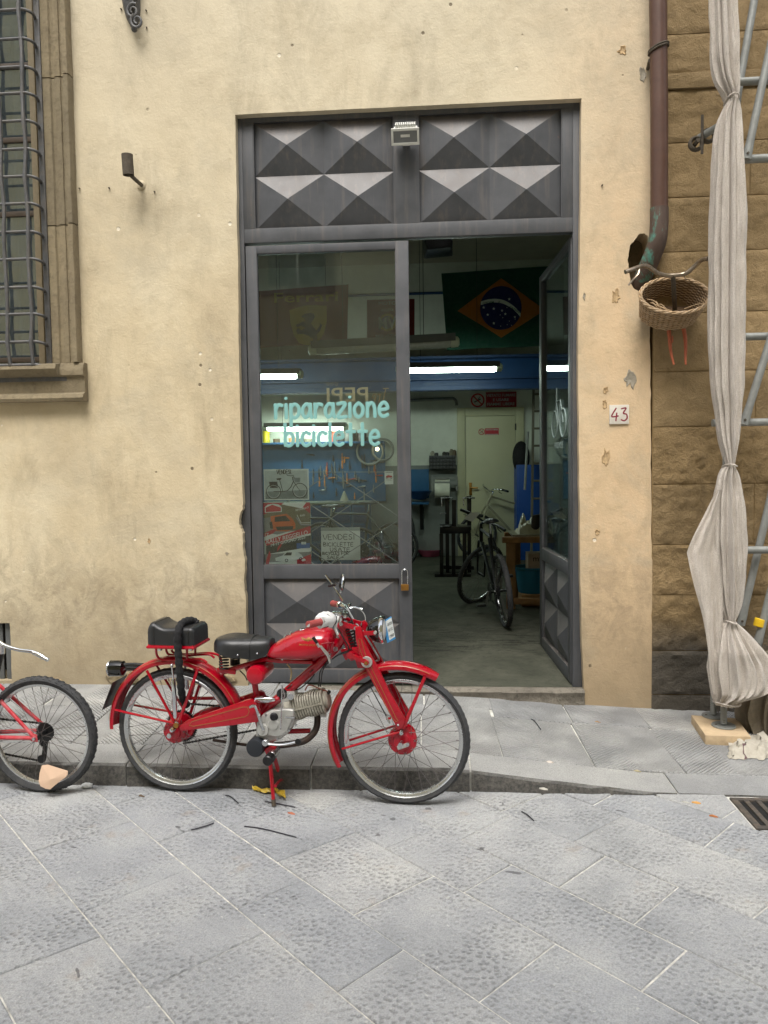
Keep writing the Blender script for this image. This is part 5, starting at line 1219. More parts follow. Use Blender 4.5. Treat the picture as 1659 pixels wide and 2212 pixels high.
for s, (x, y0_, y1_) in ((-1, (1015, 760, 885)), (1, (1105, 790, 850))):
    Ts, Bs = a1(x, y0_, s*.05), a1(x, y1_, s*.05); n = 110
    B_(MB().tube([Ts+(Bs-Ts)*(i/n)+Vector((.023*math.cos(i*2*PI/20), .023*math.sin(i*2*PI/20), 0)) for i in range(n+1)], .0034, 6), 'saddle_spring', m_black)
# passenger pad on the rack
pb = -.1; c1_, c2_ = a1(405, 690, pb), a1(772, 690, pb); zt1 = a1(780, 545, pb).z; X0_, X1_ = c1_.x, c2_.x; Zb = (c1_.z+c2_.z)/2
secs = []
for i in range(21):
    t = i/20; X = X0_+(X1_-X0_)*t; hmp = .022*math.exp(-((t-.1)/.13)**2)-.006*math.exp(-((t-.42)/.2)**2); e = min(1, min(t, 1-t)/.06+.55) if False else 1
    ins = .012*(1-min(1, min(t, 1-t)/.05)); top = zt1-.004+hmp-ins; hw_ = .1-ins*.6
    r = []
    for k in range(15):
        a = PI*k/14; ca, sa = math.cos(a), math.sin(a); y = hw_*math.copysign(abs(ca)**.25, ca); z = Zb+(top-Zb)*abs(sa)**.3; r.append((X, y, z))
    secs.append(r)
pad = B_(MB().loft(secs), 'passenger_pad', m_leather, smooth=50)
for t in (3, 18): B_(MB().tube([Vector(q)+Vector((0, 0, .0006)) for q in secs[t]], .0018, 5), 'pad_seam', m_black, pad)
rz = Zb-.012
fr2 = [(X0_, -.1, rz), (X1_, -.1, rz), (X1_, .1, rz), (X0_, .1, rz)]
rk = B_(MB().tube(fr2, .0075, 8, closed=True), 'luggage_rack', m_redp)
B_(MB().box((X0_+.002, -.098, Zb-.006), (X1_-.002, .098, Zb+.002)), 'rack_plate', m_redp, rk, smooth=0)
for x in (510, 755): p = a1(x, 720, -.09); B_(MB().box((p.x-.008, -.105, p.z-.006), (p.x+.008, -.085, p.z+.006)), 'rack_clip', m_chrome, rk, bevel=.001)
for s in (-1, 1):
    l_ = s*.05
    Pz = [a1(475, 715, -.06), a1(480, 765, -.055), a1(505, 797, -.05), a1(560, 806, -.05), a1(700, 806, -.05), a1(830, 800, -.05), a1(880, 830, -.05)]
    B_(MB().tube(smooth_path([Vector((q.x, s*abs(q.y), q.z)) for q in Pz], 4), .0065, 8), 'rack_leg', m_redp, rk)
    Pz = [a1(720, 710, -.055), a1(722, 800, -.05)]; B_(MB().tube([Vector((q.x, s*abs(q.y), q.z)) for q in Pz], .0065, 8), 'rack_leg', m_redp, rk)
B_(MB().tube(smooth_path([a1(598, 725, .07), a1(620, 750, .07), a1(720, 762, .07), a1(860, 752, .07), a1(940, 758, .06), a1(985, 785, .05), a1(1000, 880, .05)], 4), .0065, 8), 'rack_loop', m_redp, rk)
# rear lamp and number plate
l0, l1 = a1(105, 872, 0), a1(225, 870, 0)
B_(MB().lathe([(.0, -.002), (.036, 0), (.04, .004), (.042, .012), (.042, .05), (.038, (l1-l0).length-.006), (.014, (l1-l0).length+.01), (.012, (l1-l0).length+.1)], l0, a1(230, 872, 0)-l0, 28), 'rear_lamp', m_gblack); B_(MB().lathe([(0, -.01), (.02, -.006), (.035, 0)], l0, l1-l0, 24), 'lamp_lens', m_glassl)
B_(MB().lathe([(.0425, .002), (.044, .006), (.0425, .01)], l0, l1-l0, 28), 'lamp_rim', m_chrome)
B_(MB().tube(smooth_path([a1(215, 850, 0), a1(290, 845, 0), a1(375, 850, 0)], 4), [.016, .014, .013, .012, .012, .012, .012, .012, .013], 10), 'lamp_bracket', m_gblack)
qa, qb = a1(132, 985, -.075), a1(48, 1205, -.075); n_ = (qb-qa).normalized(); 
B_(MB().add([qa, qb, yoff(qb, .075), yoff(qa, .075)]+[q+Vector((-.004, 0, -.001)) for q in (qa, qb, yoff(qb, .075), yoff(qa, .075))], [(0, 1, 2, 3), (7, 6, 5, 4), (0, 4, 5, 1), (1, 5, 6, 2), (2, 6, 7, 3), (3, 7, 4, 0)]), 'number_plate', m_black, smooth=0)
B_(MB().tube([a1(190, 1000, 0), a1(240, 1010, 0), a1(250, 960, 0)], .006, 6), 'plate_bracket', m_black)
# handlebar, grips, levers, mirror
hc = a2(505, 455, 0)
B_(MB().cyl(a2(500, 520, 0), a2(508, 440, 0), .018, 14), 'handlebar_stem', m_chrome); B_(MB().box(a2(470, 462, .03), a2(535, 430, -.03)), 'bar_clamp', m_chrome, bevel=.007)
near = [hc, a2(490, 450, -.06), a2(440, 468, -.12), a2(390, 487, -.19), a2(330, 503, -.24), a2(228, 526, -.32)]
far = [hc, a2(520, 430, .06), a2(540, 400, .13), a2(520, 378, .2), a2(480, 368, .25), a2(425, 356, .32)]
hbm = MB()
B_(MB().tube(smooth_path(list(reversed(near))+far[1:], 5), .0112, 12), 'handlebar', m_chrome)
for P in (near, far):
    B_(MB().tube([P[-2]+(P[-1]-P[-2])*k for k in (0, .06, .1, .9, .97, 1.0)], [.014, .019, .0165, .0165, .0175, .012], 14), 'grip', m_gripr)
    B_(MB().cyl(P[-2]+(P[-3]-P[-2])*.25, P[-2], .02, 14, bev=.003), 'lever_clamp', m_chrome)
B_(MB().tube(smooth_path([a2(470, 455, -.13), a2(450, 520, -.15), a2(448, 565, -.16), a2(468, 608, -.17)], 5), [.008]*8+[.006]*8, 8, flat=.6), 'brake_lever', m_alu)
B_(MB().tube(smooth_path([a2(560, 392, .2), a2(600, 385, .21), a2(640, 395, .22), a2(662, 400, .22)], 4), .006, 8, flat=.6), 'clutch_lever', m_chrome)
B_(MB().box(a2(545, 395, .12), a2(575, 345, .17)), 'dip_switch', m_chrome, bevel=.008); B_(MB().box(a2(430, 450, -.06), a2(495, 425, -.1)), 'throttle_housing', m_chrome, bevel=.008)
m0, m1 = a2(505, 335, .2), a2(366, 130, .2)
B_(MB().tube([m0, a2(440, 235, .2), m1], .006, 8), 'mirror_stem', m_chrome); B_(MB().tube([a2(390, 215, .2), a2(450, 205, .2)], .008, 8), 'mirror_clamp', m_black)
mc = a2(472, 195, .2); mn = Vector((-.92, -.3, .15)).normalized()
B_(MB().lathe([(0, .0), (.05, .0), (.053, .003), (.053, .009), (.04, .017), (0, .022)], mc+mn*-.01, mn*-1, 28), 'mirror', m_chrome); B_(MB().lathe([(0, -.001), (.049, -.001)], mc+mn*-.01, mn*-1, 28), 'mirror_glass', mat('mirror face', (.6, .6, .62), .02, 1))
# headlamp
g0, g1 = a2(700, 565, 0), a2(822, 565, 0); L_ = (g1-g0).length
B_(MB().lathe([(0, -.004), (.02, -.002), (.04, .012), (.055, .032), (.063, .055), (.066, L_)], g0, g1-g0, 36), 'headlamp_shell', m_gblack); B_(MB().lathe([(.064, L_-.012), (.0685, L_-.008), (.0705, L_), (.066, L_+.008), (.056, L_+.01)], g0, g1-g0, 36, caps=False), 'headlamp_rim', m_chrome); B_(MB().lathe([(0, L_+.018), (.03, L_+.015), (.058, L_+.006)], g0, g1-g0, 36), 'headlamp_glass', m_glassl)
for s in (-1, 1): B_(MB().bar(yoff(a2(650, 597, -.07), s*.066), yoff(a2(768, 590, -.07), s*.074), .006, .022), 'headlamp_bracket', m_redp, bevel=.002); p = a2(763, 588, -.08); B_(MB().cyl(yoff(p, s*.07), yoff(p, s*.086), .008, 8), 'lamp_bolt', m_alu)
# cables
for P, r, m in (([a2(540, 395, .1), a2(600, 500, .06), a2(690, 618, .0), a2(765, 745, -.03), a2(792, 800, -.02), a2(770, 815, -.01)], .0055, m_gcable), ([a2(585, 388, .2), a2(640, 405, .2), a2(680, 450, .16), a2(684, 520, .1), a2(665, 585, .05)], .003, m_gcable),
                ([a2(430, 470, -.1), a2(520, 440, -.08), a2(560, 460, -.06), a2(590, 540, -.05), a2(600, 640, -.04), a2(585, 710, -.03), a2(480, 760, -.03), a2(420, 800, -.04)], .0034, m_cable), ([a2(470, 560, -.08), a2(520, 650, -.075), a2(550, 700, -.07), a2(545, 740, -.06), a2(470, 765, -.05)], .0034, m_cable),
                ([a2(410, 800, -.03), a2(350, 880, -.03), a2(335, 960, -.02), a2(325, 1020, 0)], .0032, m_cable), ([a2(395, 800, -.02), a2(330, 890, -.02), a2(318, 960, -.01), a2(312, 1020, 0)], .0032, m_cable), ([a2(280, 920, -.03), a2(240, 970, -.03), a2(170, 1030, -.02), a2(130, 1045, 0)], .0034, m_cable), ([a2(720, 1010, -.05), a2(850, 1250, -.06), a2(880, 1310, -.06)], .0028, m_cable),
                ([a2(60, 838, -.03), a2(90, 880, -.03), a2(95, 920, -.03), a2(88, 965, -.03)], .0035, m_brown), ([a1(1140, 890, 0), a1(1180, 930, 0), a1(1200, 970, 0)], .003, m_cable)):
    B_(MB().tube(smooth_path(P, 5), r, 7), 'cable', m)
for x, y in ((265, 885), (90, 1010)): 
    p = a2(x, y, 0); B_(MB().tube([p+Vector((.026*math.cos(a)*.75, .026*math.sin(a), .026*math.cos(a)*.66)) for a in [2*PI*i/16 for i in range(16)]], .003, 5, closed=True), 'cable_tie', m_black)
B_(MB().bar(a2(940, 1510, -.07), a2(1025, 1480, -.07), .006, .02), 'brake_arm', m_alu, bevel=.003); p = a2(1022, 1480, -.08); B_(MB().cyl(yoff(p, -.06), yoff(p, -.082), .009, 8), 'brake_arm_bolt', m_steel); B_(MB().tube([a2(850, 1250, -.064), a2(875, 1305, -.064)], .006, 8), 'brake_adjuster', m_steel); B_(MB().bar(a2(850, 1275, -.064), a2(890, 1270, -.064), .006, .01), 'cable_lug', m_redp)
p = a2(975, 1380, -.07); B_(MB().cyl(yoff(p, -.06), yoff(p, -.09), .0095, 10), 'stay_bolt', m_steel); p = a2(945, 1325, -.08); B_(MB().sphere(yoff(p, -.08), .006, 8, 5), 'stay_bolt', m_steel)
# ------------------------------------------------------------------ things carried by the motorcycle
mw = Matrix.Rotation(bang, 4, 'Z'); mw.translation = mid
def Wm(v): return mw @ Vector(v)
ck = thing('chain_lock', 'thick chain lock in a black cloth sleeve draped over the passenger pad', 'lock', Wm(a1(685, 1120, -.03)))
ztp = zt1+.014
pts = [a1(805, 515, .03), a1(765, 492, .02), a1(715, 496, -.03), a1(672, 525, -.075), a1(648, 590, -.118), a1(648, 690, -.122), a1(655, 800, -.12), a1(664, 930, -.116), a1(674, 1030, -.1), a1(690, 1120, -.04), a1(720, 1165, .0)]
pts = smooth_path([Wm(p) for p in pts], 6)
MB().tube(pts, [.0185+.0022*math.sin(i*1.9) for i in range(len(pts))], 12).build('cloth_sleeve', mat('black cloth sleeve', srgb(24, 24, 26), .9, 0, .3, 60, .6, 120), ck)
pcd = thing('price_card', 'white card in a bright blue sleeve hung on the motorcycle headlamp', 'card', Wm(a2(877, 565, 0)))
cr_ = [a2(828, 497, .02), a2(892, 460, .12), a2(926, 638, .12), a2(863, 670, .02)]; cr_ = [Wm(p) for p in cr_]
nn = (cr_[1]-cr_[0]).cross(cr_[3]-cr_[0]).normalized()
if nn.y > 0: nn = -nn
MB().add([p for p in cr_]+[p-nn*.003 for p in cr_], [(0, 1, 2, 3), (7, 6, 5, 4), (0, 4, 5, 1), (1, 5, 6, 2), (2, 6, 7, 3), (3, 7, 4, 0)]).build('sleeve', mat('cyan plastic', srgb(40, 140, 200), .35), pcd, smooth=0)
bl_ = lambda fx, fy, d=.001: (cr_[0]*(1-fx)+cr_[1]*fx)*(1-fy)+(cr_[3]*(1-fx)+cr_[2]*fx)*fy+nn*d
q = [bl_(.25, .06), bl_(.97, .04), bl_(.97, .9), bl_(.25, .93)]
MB().add(q+[p-nn*.0008 for p in q], [(0, 1, 2, 3), (7, 6, 5, 4), (0, 4, 5, 1), (1, 5, 6, 2), (2, 6, 7, 3), (3, 7, 4, 0)]).build('card', m_paper, pcd, smooth=0)
ex_ = (cr_[1]-cr_[0]).normalized(); ez_ = (cr_[0]-cr_[3]).normalized()
for s_, fy in (('GUZZI', .25), ('65 CC', .5), ('1950', .78)): lettering('writing', s_, bl_(.6, fy, .0018), ex_, ez_, .013, m_ink, pcd, width=.055, ext=.0002, bold=.004)
rag = thing('white_rag', 'white rag knotted round the throttle side of the motorcycle handlebar', 'rag', Wm(a2(375, 490, -.2)))
secs = []; ra, rb = a2(325, 500, -.245), a2(425, 480, -.14)
for i in range(9):
    t = i/8; c = ra+(rb-ra)*t; r = .03*math.sin(PI*min(1, t*.85+.15))**.6+.006
    secs.append([Wm(c+Vector((.3*r*math.cos(a), r*.35*math.cos(a), r*math.sin(a)*(1+.25*math.sin(3*a+i))))+Vector((r*.8*math.cos(a), 0, 0))) for a in [2*PI*k/18 for k in range(18)]])
MB().loft(secs).build('cloth', mat('white cotton', srgb(206, 206, 204), .9, 0, .08, 40, .5, 60), rag, smooth=50)
for t in (.3, .55, .75):
    c = ra+(rb-ra)*t; MB().tube([Wm(c+Vector((.033*math.cos(a), .012*math.cos(a), .033*math.sin(a)))) for a in [2*PI*k/20 for k in range(20)]], .0018, 5, closed=True).build('string', m_cable, rag)
# ================================================================== bicycles
def bicycle(root, r, m_fr, wb=1.03, steer=0., m_bar=m_chrome, far_spokes=28, bb=(.43, .27), st=(.36, .8), hd=(.86, .78), saddle=True, basket=False, knob=True, lean_bar=0., barw=.29, straight=True, chainside=1, spoke_r=.0011):
    """generic bicycle in local space: rear axle over x = 0, front towards +x; chainside = sign of y carrying the chain"""
    P = lambda x, z, y=0.: Vector((x, y, z))
    wr, c0 = wheel(0, r, .022, par=root, m_hub=m_rim, tw=.026, rimw=.014, nsp=far_spokes, spoke_r=spoke_r, hubw=.035, drum=False)
    MB().lathe([(.006, -.06), (.018, -.05), (.02, -.036), (.013, -.03), (.013, .03), (.02, .036), (.018, .05), (.006, .06)], c0, (0, 1, 0), 16).build('hub', m_black, wr)
    if knob:
        km = MB().box((-.006, -.004, -.003), (.006, .004, .004)).mesh('knob', m_tyre, center=False, smooth=0)[0]
        kb = MB(); n = 54
        for k in range(n):
            for s, off in ((-1, 0), (1, .5), (-.3, .25), (.35, .75)):
                a = 2*PI*(k+off)/n; rr = r-.001-.008*(abs(s) > .5); ca, sa = math.cos(a), math.sin(a)
                c = Vector(((rr-.002)*ca, s*.017, r+(rr-.002)*sa)); t = Vector((-sa, 0, ca)); u_ = Vector((ca, 0, sa)); y_ = Vector((0, 1, 0))
                kb.add([c+t*(i*.006)+y_*(j*.005)+u_*(h) for h in (-.004, .0035) for i, j in ((-1, -1), (1, -1), (1, 1), (-1, 1))], [(4, 5, 6, 7), (0, 1, 5, 4), (1, 2, 6, 5), (2, 3, 7, 6), (3, 0, 4, 7)])
        o = kb.build('tread_knobs', m_tyre, wr, smooth=0); o['kind'] = 'stuff'
        kmesh = o.data
    BBp, STp, HDp = P(*bb), P(*st), P(*hd); HB = HDp+(P(.06, -.13))
    T = lambda pts, rr, nm, m=m_fr, n=10, **k: MB().tube(pts, rr, n, **k).build(nm, m, root)
    T([BBp, STp], .0155, 'seat_tube'); T([STp-(STp-BBp)*.06, HDp], .0155, 'top_tube'); T([BBp, HB], .0175, 'down_tube'); T([HDp+P(-.008, .02), HB], .02, 'head_tube')
    for s in (-1, 1):
        T([P(0, r, s*.062), STp-(STp-BBp)*.08+P(0, 0, s*.022)], [.0095, .0105], 'seat_stay'); T([P(0, r, s*.062), BBp+P(0, 0, s*.03)], [.0105, .012], 'chain_stay')
        MB().prism([(-.016, r-.02), (.022, r-.016), (.03, r+.004), (.018, r+.028), (-.012, r+.018)], s*.0605, s*.066).build('dropout', m_fr, root, bevel=.002)
        MB().cyl((0, s*.06, r), (0, s*.078, r), .0085, 8).build('axle_nut', m_steel, root)
    MB().tube([STp-(STp-BBp)*.35+P(-.12, -.12, -.05), STp-(STp-BBp)*.35+P(-.12, -.12, .05)], .007, 8).build('stay_bridge', m_fr, root)
    MB().cyl(BBp-P(0, 0, .04), BBp+P(0, 0, .04), .023, 14).build('bottom_bracket', m_fr, root)
    # drive train
    cs = chainside
    for k, rr in enumerate((.052, .046, .04, .034, .029)):
        V = []; n = 40
        for yv in (0, .002):
            for i in range(n): a = 2*PI*i/n; q = rr-(.004 if i % 2 else 0); V.append((q*math.cos(a), cs*(.03+.005*k)+yv, r+q*math.sin(a)))
        MB().add(V, [tuple(range(n)), tuple(reversed(range(n, 2*n)))]+[(i, i+n, (i+1) % n+n, (i+1) % n) for i in range(n)]).build('cassette_sprocket', m_black, root, smooth=0)
    V = []; n = 72
    for yv in (0, .003):
        for i in range(n): a = 2*PI*i/n; q = .09-(.005 if i % 2 else 0); V.append((BBp.x+q*math.cos(a), cs*.044+yv, BBp.z+q*math.sin(a)))
    MB().add(V, [tuple(range(n)), tuple(reversed(range(n, 2*n)))]+[(i, i+n, (i+1) % n+n, (i+1) % n) for i in range(n)]).build('chain_ring', m_black, root, smooth=0)
    ca = R(-60)
    for s in (-1, 1):
        d = Vector((math.cos(ca), 0, math.sin(ca)))*s*.165; e = BBp+d+P(0, 0, s*.075); T([BBp+P(0, 0, s*.06), e], [.012, .009], 'crank', m_alu, 8, flat=.6)
        MB().box(e+Vector((-.045, s*.01-.0, -.011)), e+Vector((.045, s*.1, .011))).build('pedal', m_black, root, bevel=.004)
    yc = cs*.042
    chain(P(0, r+.04, yc), P(BBp.x, BBp.z+.088, yc), 40).build('chain', m_black, root); chain(P(.05, r-.16, yc), P(BBp.x-.02, BBp.z-.088, yc), 36).build('chain', m_black, root)
    MB().bar((.012, cs*.06, r-.03), (.03, cs*.055, r-.15), .012, .022, (1, 0, 0)).cyl((.02, cs*.036, r-.06), (.02, cs*.048, r-.06), .022, 12).cyl((.035, cs*.036, r-.15), (.035, cs*.048, r-.15), .022, 12).build('derailleur', m_black, root)
    # front end turned by steer about the head tube
    hub = link('front_end', None, root, HB); hub.empty_display_size = .05
    ax = (HDp-HB).normalized(); fa = P(wb, r); 
    rot = Matrix.Rotation(steer, 3, ax)
    def F(v): return HB+rot @ (Vector(v)-HB)
    fw, c1 = wheel(wb, r, .02, name='front_wheel', par=root, m_hub=m_rim, tw=.026, rimw=.014, nsp=far_spokes, spoke_r=spoke_r, hubw=.03, drum=False)
    MB().cyl((wb, -.05, r), (wb, .05, r), .014, 14).build('hub', m_black, fw)
    if knob: o = link('tread_knobs', kmesh, fw, c1); o['kind'] = 'stuff'
    fw.location = F(c1); fw.rotation_euler = rot.to_euler()
    for s in (-1, 1): T([F(HB+P(0, -.01, s*.03)), F(HB+P(.05, -.1, s*.052)), F(P(wb-.01, r+.02, s*.052)), F(P(wb, r, s*.052))], [.014, .014, .01, .009], 'fork_leg')
    T([F(HB+P(0, -.01, -.035)), F(HB+P(0, -.01, .035))], .015, 'fork_crown')
    stm = HDp+ax*.07; T([F(HDp), F(stm)], .014, 'stem', m_bar); T([F(stm), F(stm+P(.06, .02))], .014, 'stem', m_bar)
    hbp = stm+P(.06, .02)
    bp = [hbp+P(-.06, .02, -barw), hbp+P(-.03, .025, -barw*.55), hbp+P(0, 0, -.05), hbp+P(0, 0, .05), hbp+P(-.03, .025, barw*.55), hbp+P(-.06, .02, barw)]
    if not straight: bp = [hbp+P(-.16, .03, -barw), hbp+P(-.06, .06, -barw), hbp+P(.02, .05, -barw*.6), hbp+P(0, 0, -.04), hbp+P(0, 0, .04), hbp+P(.02, .05, barw*.6), hbp+P(-.06, .06, barw), hbp+P(-.16, .03, barw)]
    pp = smooth_path([F(q) for q in bp], 4); T(pp, .0115, 'handlebar', m_bar)
    for e in ((pp[0], pp[4]), (pp[-1], pp[-5])): d = (e[1]-e[0]).normalized(); T([e[0]-d*.004, e[0]+d*.11], .0165, 'grip', m_black); T([e[0]+d*.14, e[0]+d*.1+P(.05, -.03), e[0]+d*.04+P(.06, -.04)], .005, 'brake_lever', m_black, 6)
    if saddle:
        T([STp, STp+(STp-BBp).normalized()*.1], .0125, 'seat_post', m_chrome); c = STp+(STp-BBp).normalized()*.12
        secs = []
        for x, w_, h in ((-.13, .03, .02), (-.11, .07, .03), (-.05, .075, .035), (.0, .05, .03), (.06, .025, .025), (.13, .018, .02), (.15, .008, .01)):
            secs.append([c+Vector((x, w_*math.cos(a), (h*math.sin(a) if math.sin(a) > 0 else .3*h*math.sin(a)))) for a in [2*PI*i/14 for i in range(14)]])
        MB().loft(secs).build('saddle', m_leather, root, smooth=60)
    return pp, F
m_redb = mat('chipped red bicycle paint', srgb(178, 22, 40), .35, 0, .1, 18, coat=.4, dirt=srgb(196, 150, 150), dirt_amt=.45)
# red mountain bike: only its rear half is in the frame
rbz = fz(0, 2400, 2.7646)
rb_c = PZ(*rbz(560, 1950), 0); rb_c.z = 0
RBR = .306
rb = thing('bicycle', 'red bicycle standing at the kerb with its knobbly rear wheel towards the motorcycle', 'bicycle', (rb_c.x-.02, 3.79, 0), PI-R(4), local=True)
bicycle(rb, RBR, m_redb, wb=1.0, bb=(.42, .285), st=(.42, .73), hd=(.83, .7), far_spokes=32, chainside=-1, spoke_r=.0013)
for s in (-1, 1): MB().bar((.185, s*.055, .5), (.21, s*.075, .54), .008, .016).bar((.21, s*.07, .52), (.235, s*.05, .5), .01, .012).build('brake_arm', m_black, rb)
# folding bicycle at the wall: only the end of its handlebar shows
yq = 4.42; fbk = thing('folding_bicycle', 'chrome swept handlebar on a black post, behind the red bicycle', 'bicycle', PZ(-40, 1640, .13))
Pq = [PY(*rbz(x, y), yq+d) for x, y, d in ((-330, 270, .1), (-160, 300, .06), (-40, 335, .0), (60, 395, -.02), (215, 440, -.03), (340, 455, -.04), (430, 490, -.05), (522, 545, -.06))]
MB().tube(smooth_path(Pq, 4), .0115, 12).build('handlebar', m_chrome, fbk)
MB().tube([PY(*rbz(360, 465), yq-.043), PY(*rbz(524, 547), yq-.062)], .0128, 12).build('bar_end', m_chrome, fbk)
MB().cyl(PY(*rbz(20, 375), yq), PY(*rbz(20, 480), yq), .019, 12).build('stem_clamp', m_chrome, fbk)
MB().tube([PY(*rbz(22, 440), yq), PY(*rbz(-20, 620), yq), PY(*rbz(-150, 1180), yq)], [.017, .018, .02], 12).build('post', m_black, fbk)
b0_ = PY(*rbz(-150, 1180), yq)
for k, dx_ in enumerate((-.05, -.95)):
    wl_, cc_ = wheel(0, .2, .02, par=fbk, m_hub=m_rim, nsp=20, tw=.022, rimw=.013, drum=False, hubw=.03); wl_.location = Vector((b0_.x+dx_-.14, yq, .335))-ORG[fbk]
MB().tube([b0_, Vector((b0_.x-.19, yq-.04, .34))], .014, 10).build('fork', m_black, fbk); MB().tube([b0_+Vector((0, 0, -.02)), Vector((b0_.x-.6, yq, .42)), Vector((b0_.x-1.08, yq, .34))], .022, 12).build('frame', m_black, fbk)
# ================================================================== scaffold with netting
sc = thing('scaffold', 'galvanised scaffold frame with diagonal tubes standing before the stone house', 'scaffold', PZ(1565, 1560, .02))
m_galv = mat('galvanised tube', srgb(132, 134, 130), .55, .3, .14, 18, dirt=srgb(110, 108, 100), dirt_amt=.4)
_j0, _j1 = PZ(1563, 1568, .065), PZ(1541, 1547, .065)
ys0, ys1, sx0, sx1 = _j0.y, _j1.y, _j0.x, _j1.x
def tb(p, q, r=.024, nm='tube', n=14): return MB().tube([p, q], r, n).build(nm, m_galv, sc)
t0_ = PY(1586, -300, ys0); t1_ = PY(1546, 1240, ys1)
tb((sx0, ys0, .3), t0_, nm='standard'); tb((sx1, ys1, .3), t1_, nm='standard')
ya = 5.02
for v in (175, 343, 727, 912, 1188):
    z_ = PY(1630, v, ya).z; tb((sx1, ya, z_), (3.2, ya, z_), .024 if v != 343 else .026, 'ledger')
    
for (u0_, v0_), (u1_, v1_), y_ in (((1612, 345), (1690, -20), 4.95), ((1588, 235), (1640, -60), 5.1), ((1606, 918), (1700, 620), 4.95), ((1600, 1350), (1668, 1060), 5.1), ((1634, 1400), (1690, 1180), 4.9)):
    a, b = PY(u0_, v0_, y_), PY(u1_, v1_, y_); d = (b-a)
    MB().tube([a, a+d.normalized()*.05, a+d.normalized()*.12, a+d*1.6], [.026, .027, .0235, .0235], 14).build('diagonal', m_galv, sc)
    MB().cyl(a+Vector((0, -.03, .03)), a+Vector((0, .09, .03)), .008, 8).build('pin', m_rust, sc)
c = PY(1640, 1345, 4.9); d = (PY(1690, 1180, 4.9)-PY(1634, 1400, 4.9)).normalized()
MB().cyl(c-d*.025, c+d*.025, .031, 16, bev=.003).build('yellow_collar', mat('yellow plastic', srgb(206, 168, 20), .5), sc); MB().tube([c+d*.02+Vector((.032, 0, 0)), c+d*.02+Vector((.06, -.01, .012))], .006, 6).build('collar_tab', m_galv, sc)
# coupler on a short putlog
cq = PY(1518, 303, 5.0)
tb((cq.x-.02, cq.y+.02, cq.z+.02), (PY(1576, 303, ys0).x, ys0+.02, cq.z+.02), .022, 'putlog')
for k, (dx_, dz_) in enumerate(((-.04, -.02), (.03, .02))):
    MB().tube([(cq.x+dx_+.036*math.cos(a), cq.y-.012*k, cq.z+dz_+.036*math.sin(a)) for a in [2*PI*i/16 for i in range(16)]], .013, 8, closed=True, flat=1.5).build('coupler', m_rust, sc)
MB().cyl((cq.x-.02, cq.y-.05, cq.z-.1), (cq.x-.02, cq.y-.05, cq.z+.13), .009, 8).build('coupler_bolt', m_rust, sc); MB().cyl((cq.x-.045, cq.y-.06, cq.z-.02), (cq.x-.045, cq.y+.02, cq.z-.02), .014, 6).build('coupler_nut', m_rust, sc)
for (X, Y) in ((sx0, ys0), (sx1, ys1)):      # screw jacks and foot plates
    zb = .065
    P = []; MB().lathe([(.018+.003*(i % 2), zb+.012+i*.006) for i in range(42)], (X, Y, 0), (0, 0, 1), 16).build('screw_jack', m_galv, sc)
    MB().lathe([(.0, zb+.008), (.068, zb+.008), (.07, zb+.004), (.07, zb), (0, zb)], (X, Y, 0), (0, 0, 1), 28).build('foot_plate', m_galv, sc)
    MB().cyl((X, Y, .28), (X, Y, .4), .026, 14).build('jack_collar', m_galv, sc)
# sole board
m_board = mat('raw sole board', srgb(184, 162, 130), .8, 0, .12, 8, .3, 60, dirt=srgb(130, 108, 82), dirt_amt=.4)
cn = [PZ(1493, 1545, .06), PZ(1524, 1589, .06), PZ(1622, 1592, .06), PZ(1592, 1552, .06)]
bd = thing('sole_board', 'pale wooden sole board under the scaffold screw jacks', 'board', (cn[0]+cn[2])/2)
zc0 = -.004
MB().add([Vector((p.x, p.y, .002)) for p in cn]+[Vector((p.x, p.y, .062)) for p in cn], [(0, 3, 2, 1), (4, 5, 6, 7), (0, 1, 5, 4), (1, 2, 6, 5), (2, 3, 7, 6), (3, 0, 4, 7)]).build('plank', m_board, bd, bevel=.004)
for X, Y in ((sx0, ys0), (sx1, ys1)): 
    MB().cyl((X-.045, Y, .064), (X-.045, Y, .076), .007, 6).build('nail', m_rust, bd)
# netting gathered round the standards
def net_mat():
    t = NT('jute netting'); P = t.pos()
    wz = t.math('SINE', t.math('MULTIPLY', t.sep(P)[2], 2*PI/.006)); wx = t.math('SINE', t.math('MULTIPLY', t.math('ADD', t.sep(P)[0], t.sep(P)[1]), 2*PI/.007))
    n = t.noise(t.mapping(P, (3, 3, .7)), 9, 6, .65); 
    c = t.ramp(n, (.3, srgb(196, 187, 176)), (.7, srgb(222, 214, 204))); c = t.mix(c, srgb(164, 154, 144), t.math('MULTIPLY', t.ramp(t.noise(P, 160, 4, .7), (.45, 0), (.65, 1)), .5))
    h = t.math('ADD', t.math('MULTIPLY', t.math('ADD', wz, wx), .3), t.math('ADD', t.math('MULTIPLY', t.noise(P, 60, 5, .7), 1.2), n))
    t.set(t.p, Base_Color=c, Roughness=.95, Normal=t.bump(h, .5, .006), Sheen_Weight=.2)
    # open weave: light seeps through the threads
    tr = t.n('BsdfTranslucent'); t.l(c, tr.inputs[0]); mx = t.n('MixShader'); mx.inputs[0].default_value = .22; t.l(t.p.outputs[0], mx.inputs[1]); t.l(tr.outputs[0], mx.inputs[2]); t.l(mx.outputs[0], t.o.inputs['Surface'])
    return t.m
m_net = net_mat()
net = thing('scaffold_netting', 'tall off-white netting gathered and knotted round the scaffold standards', 'netting', (sx0, ys0, .3))
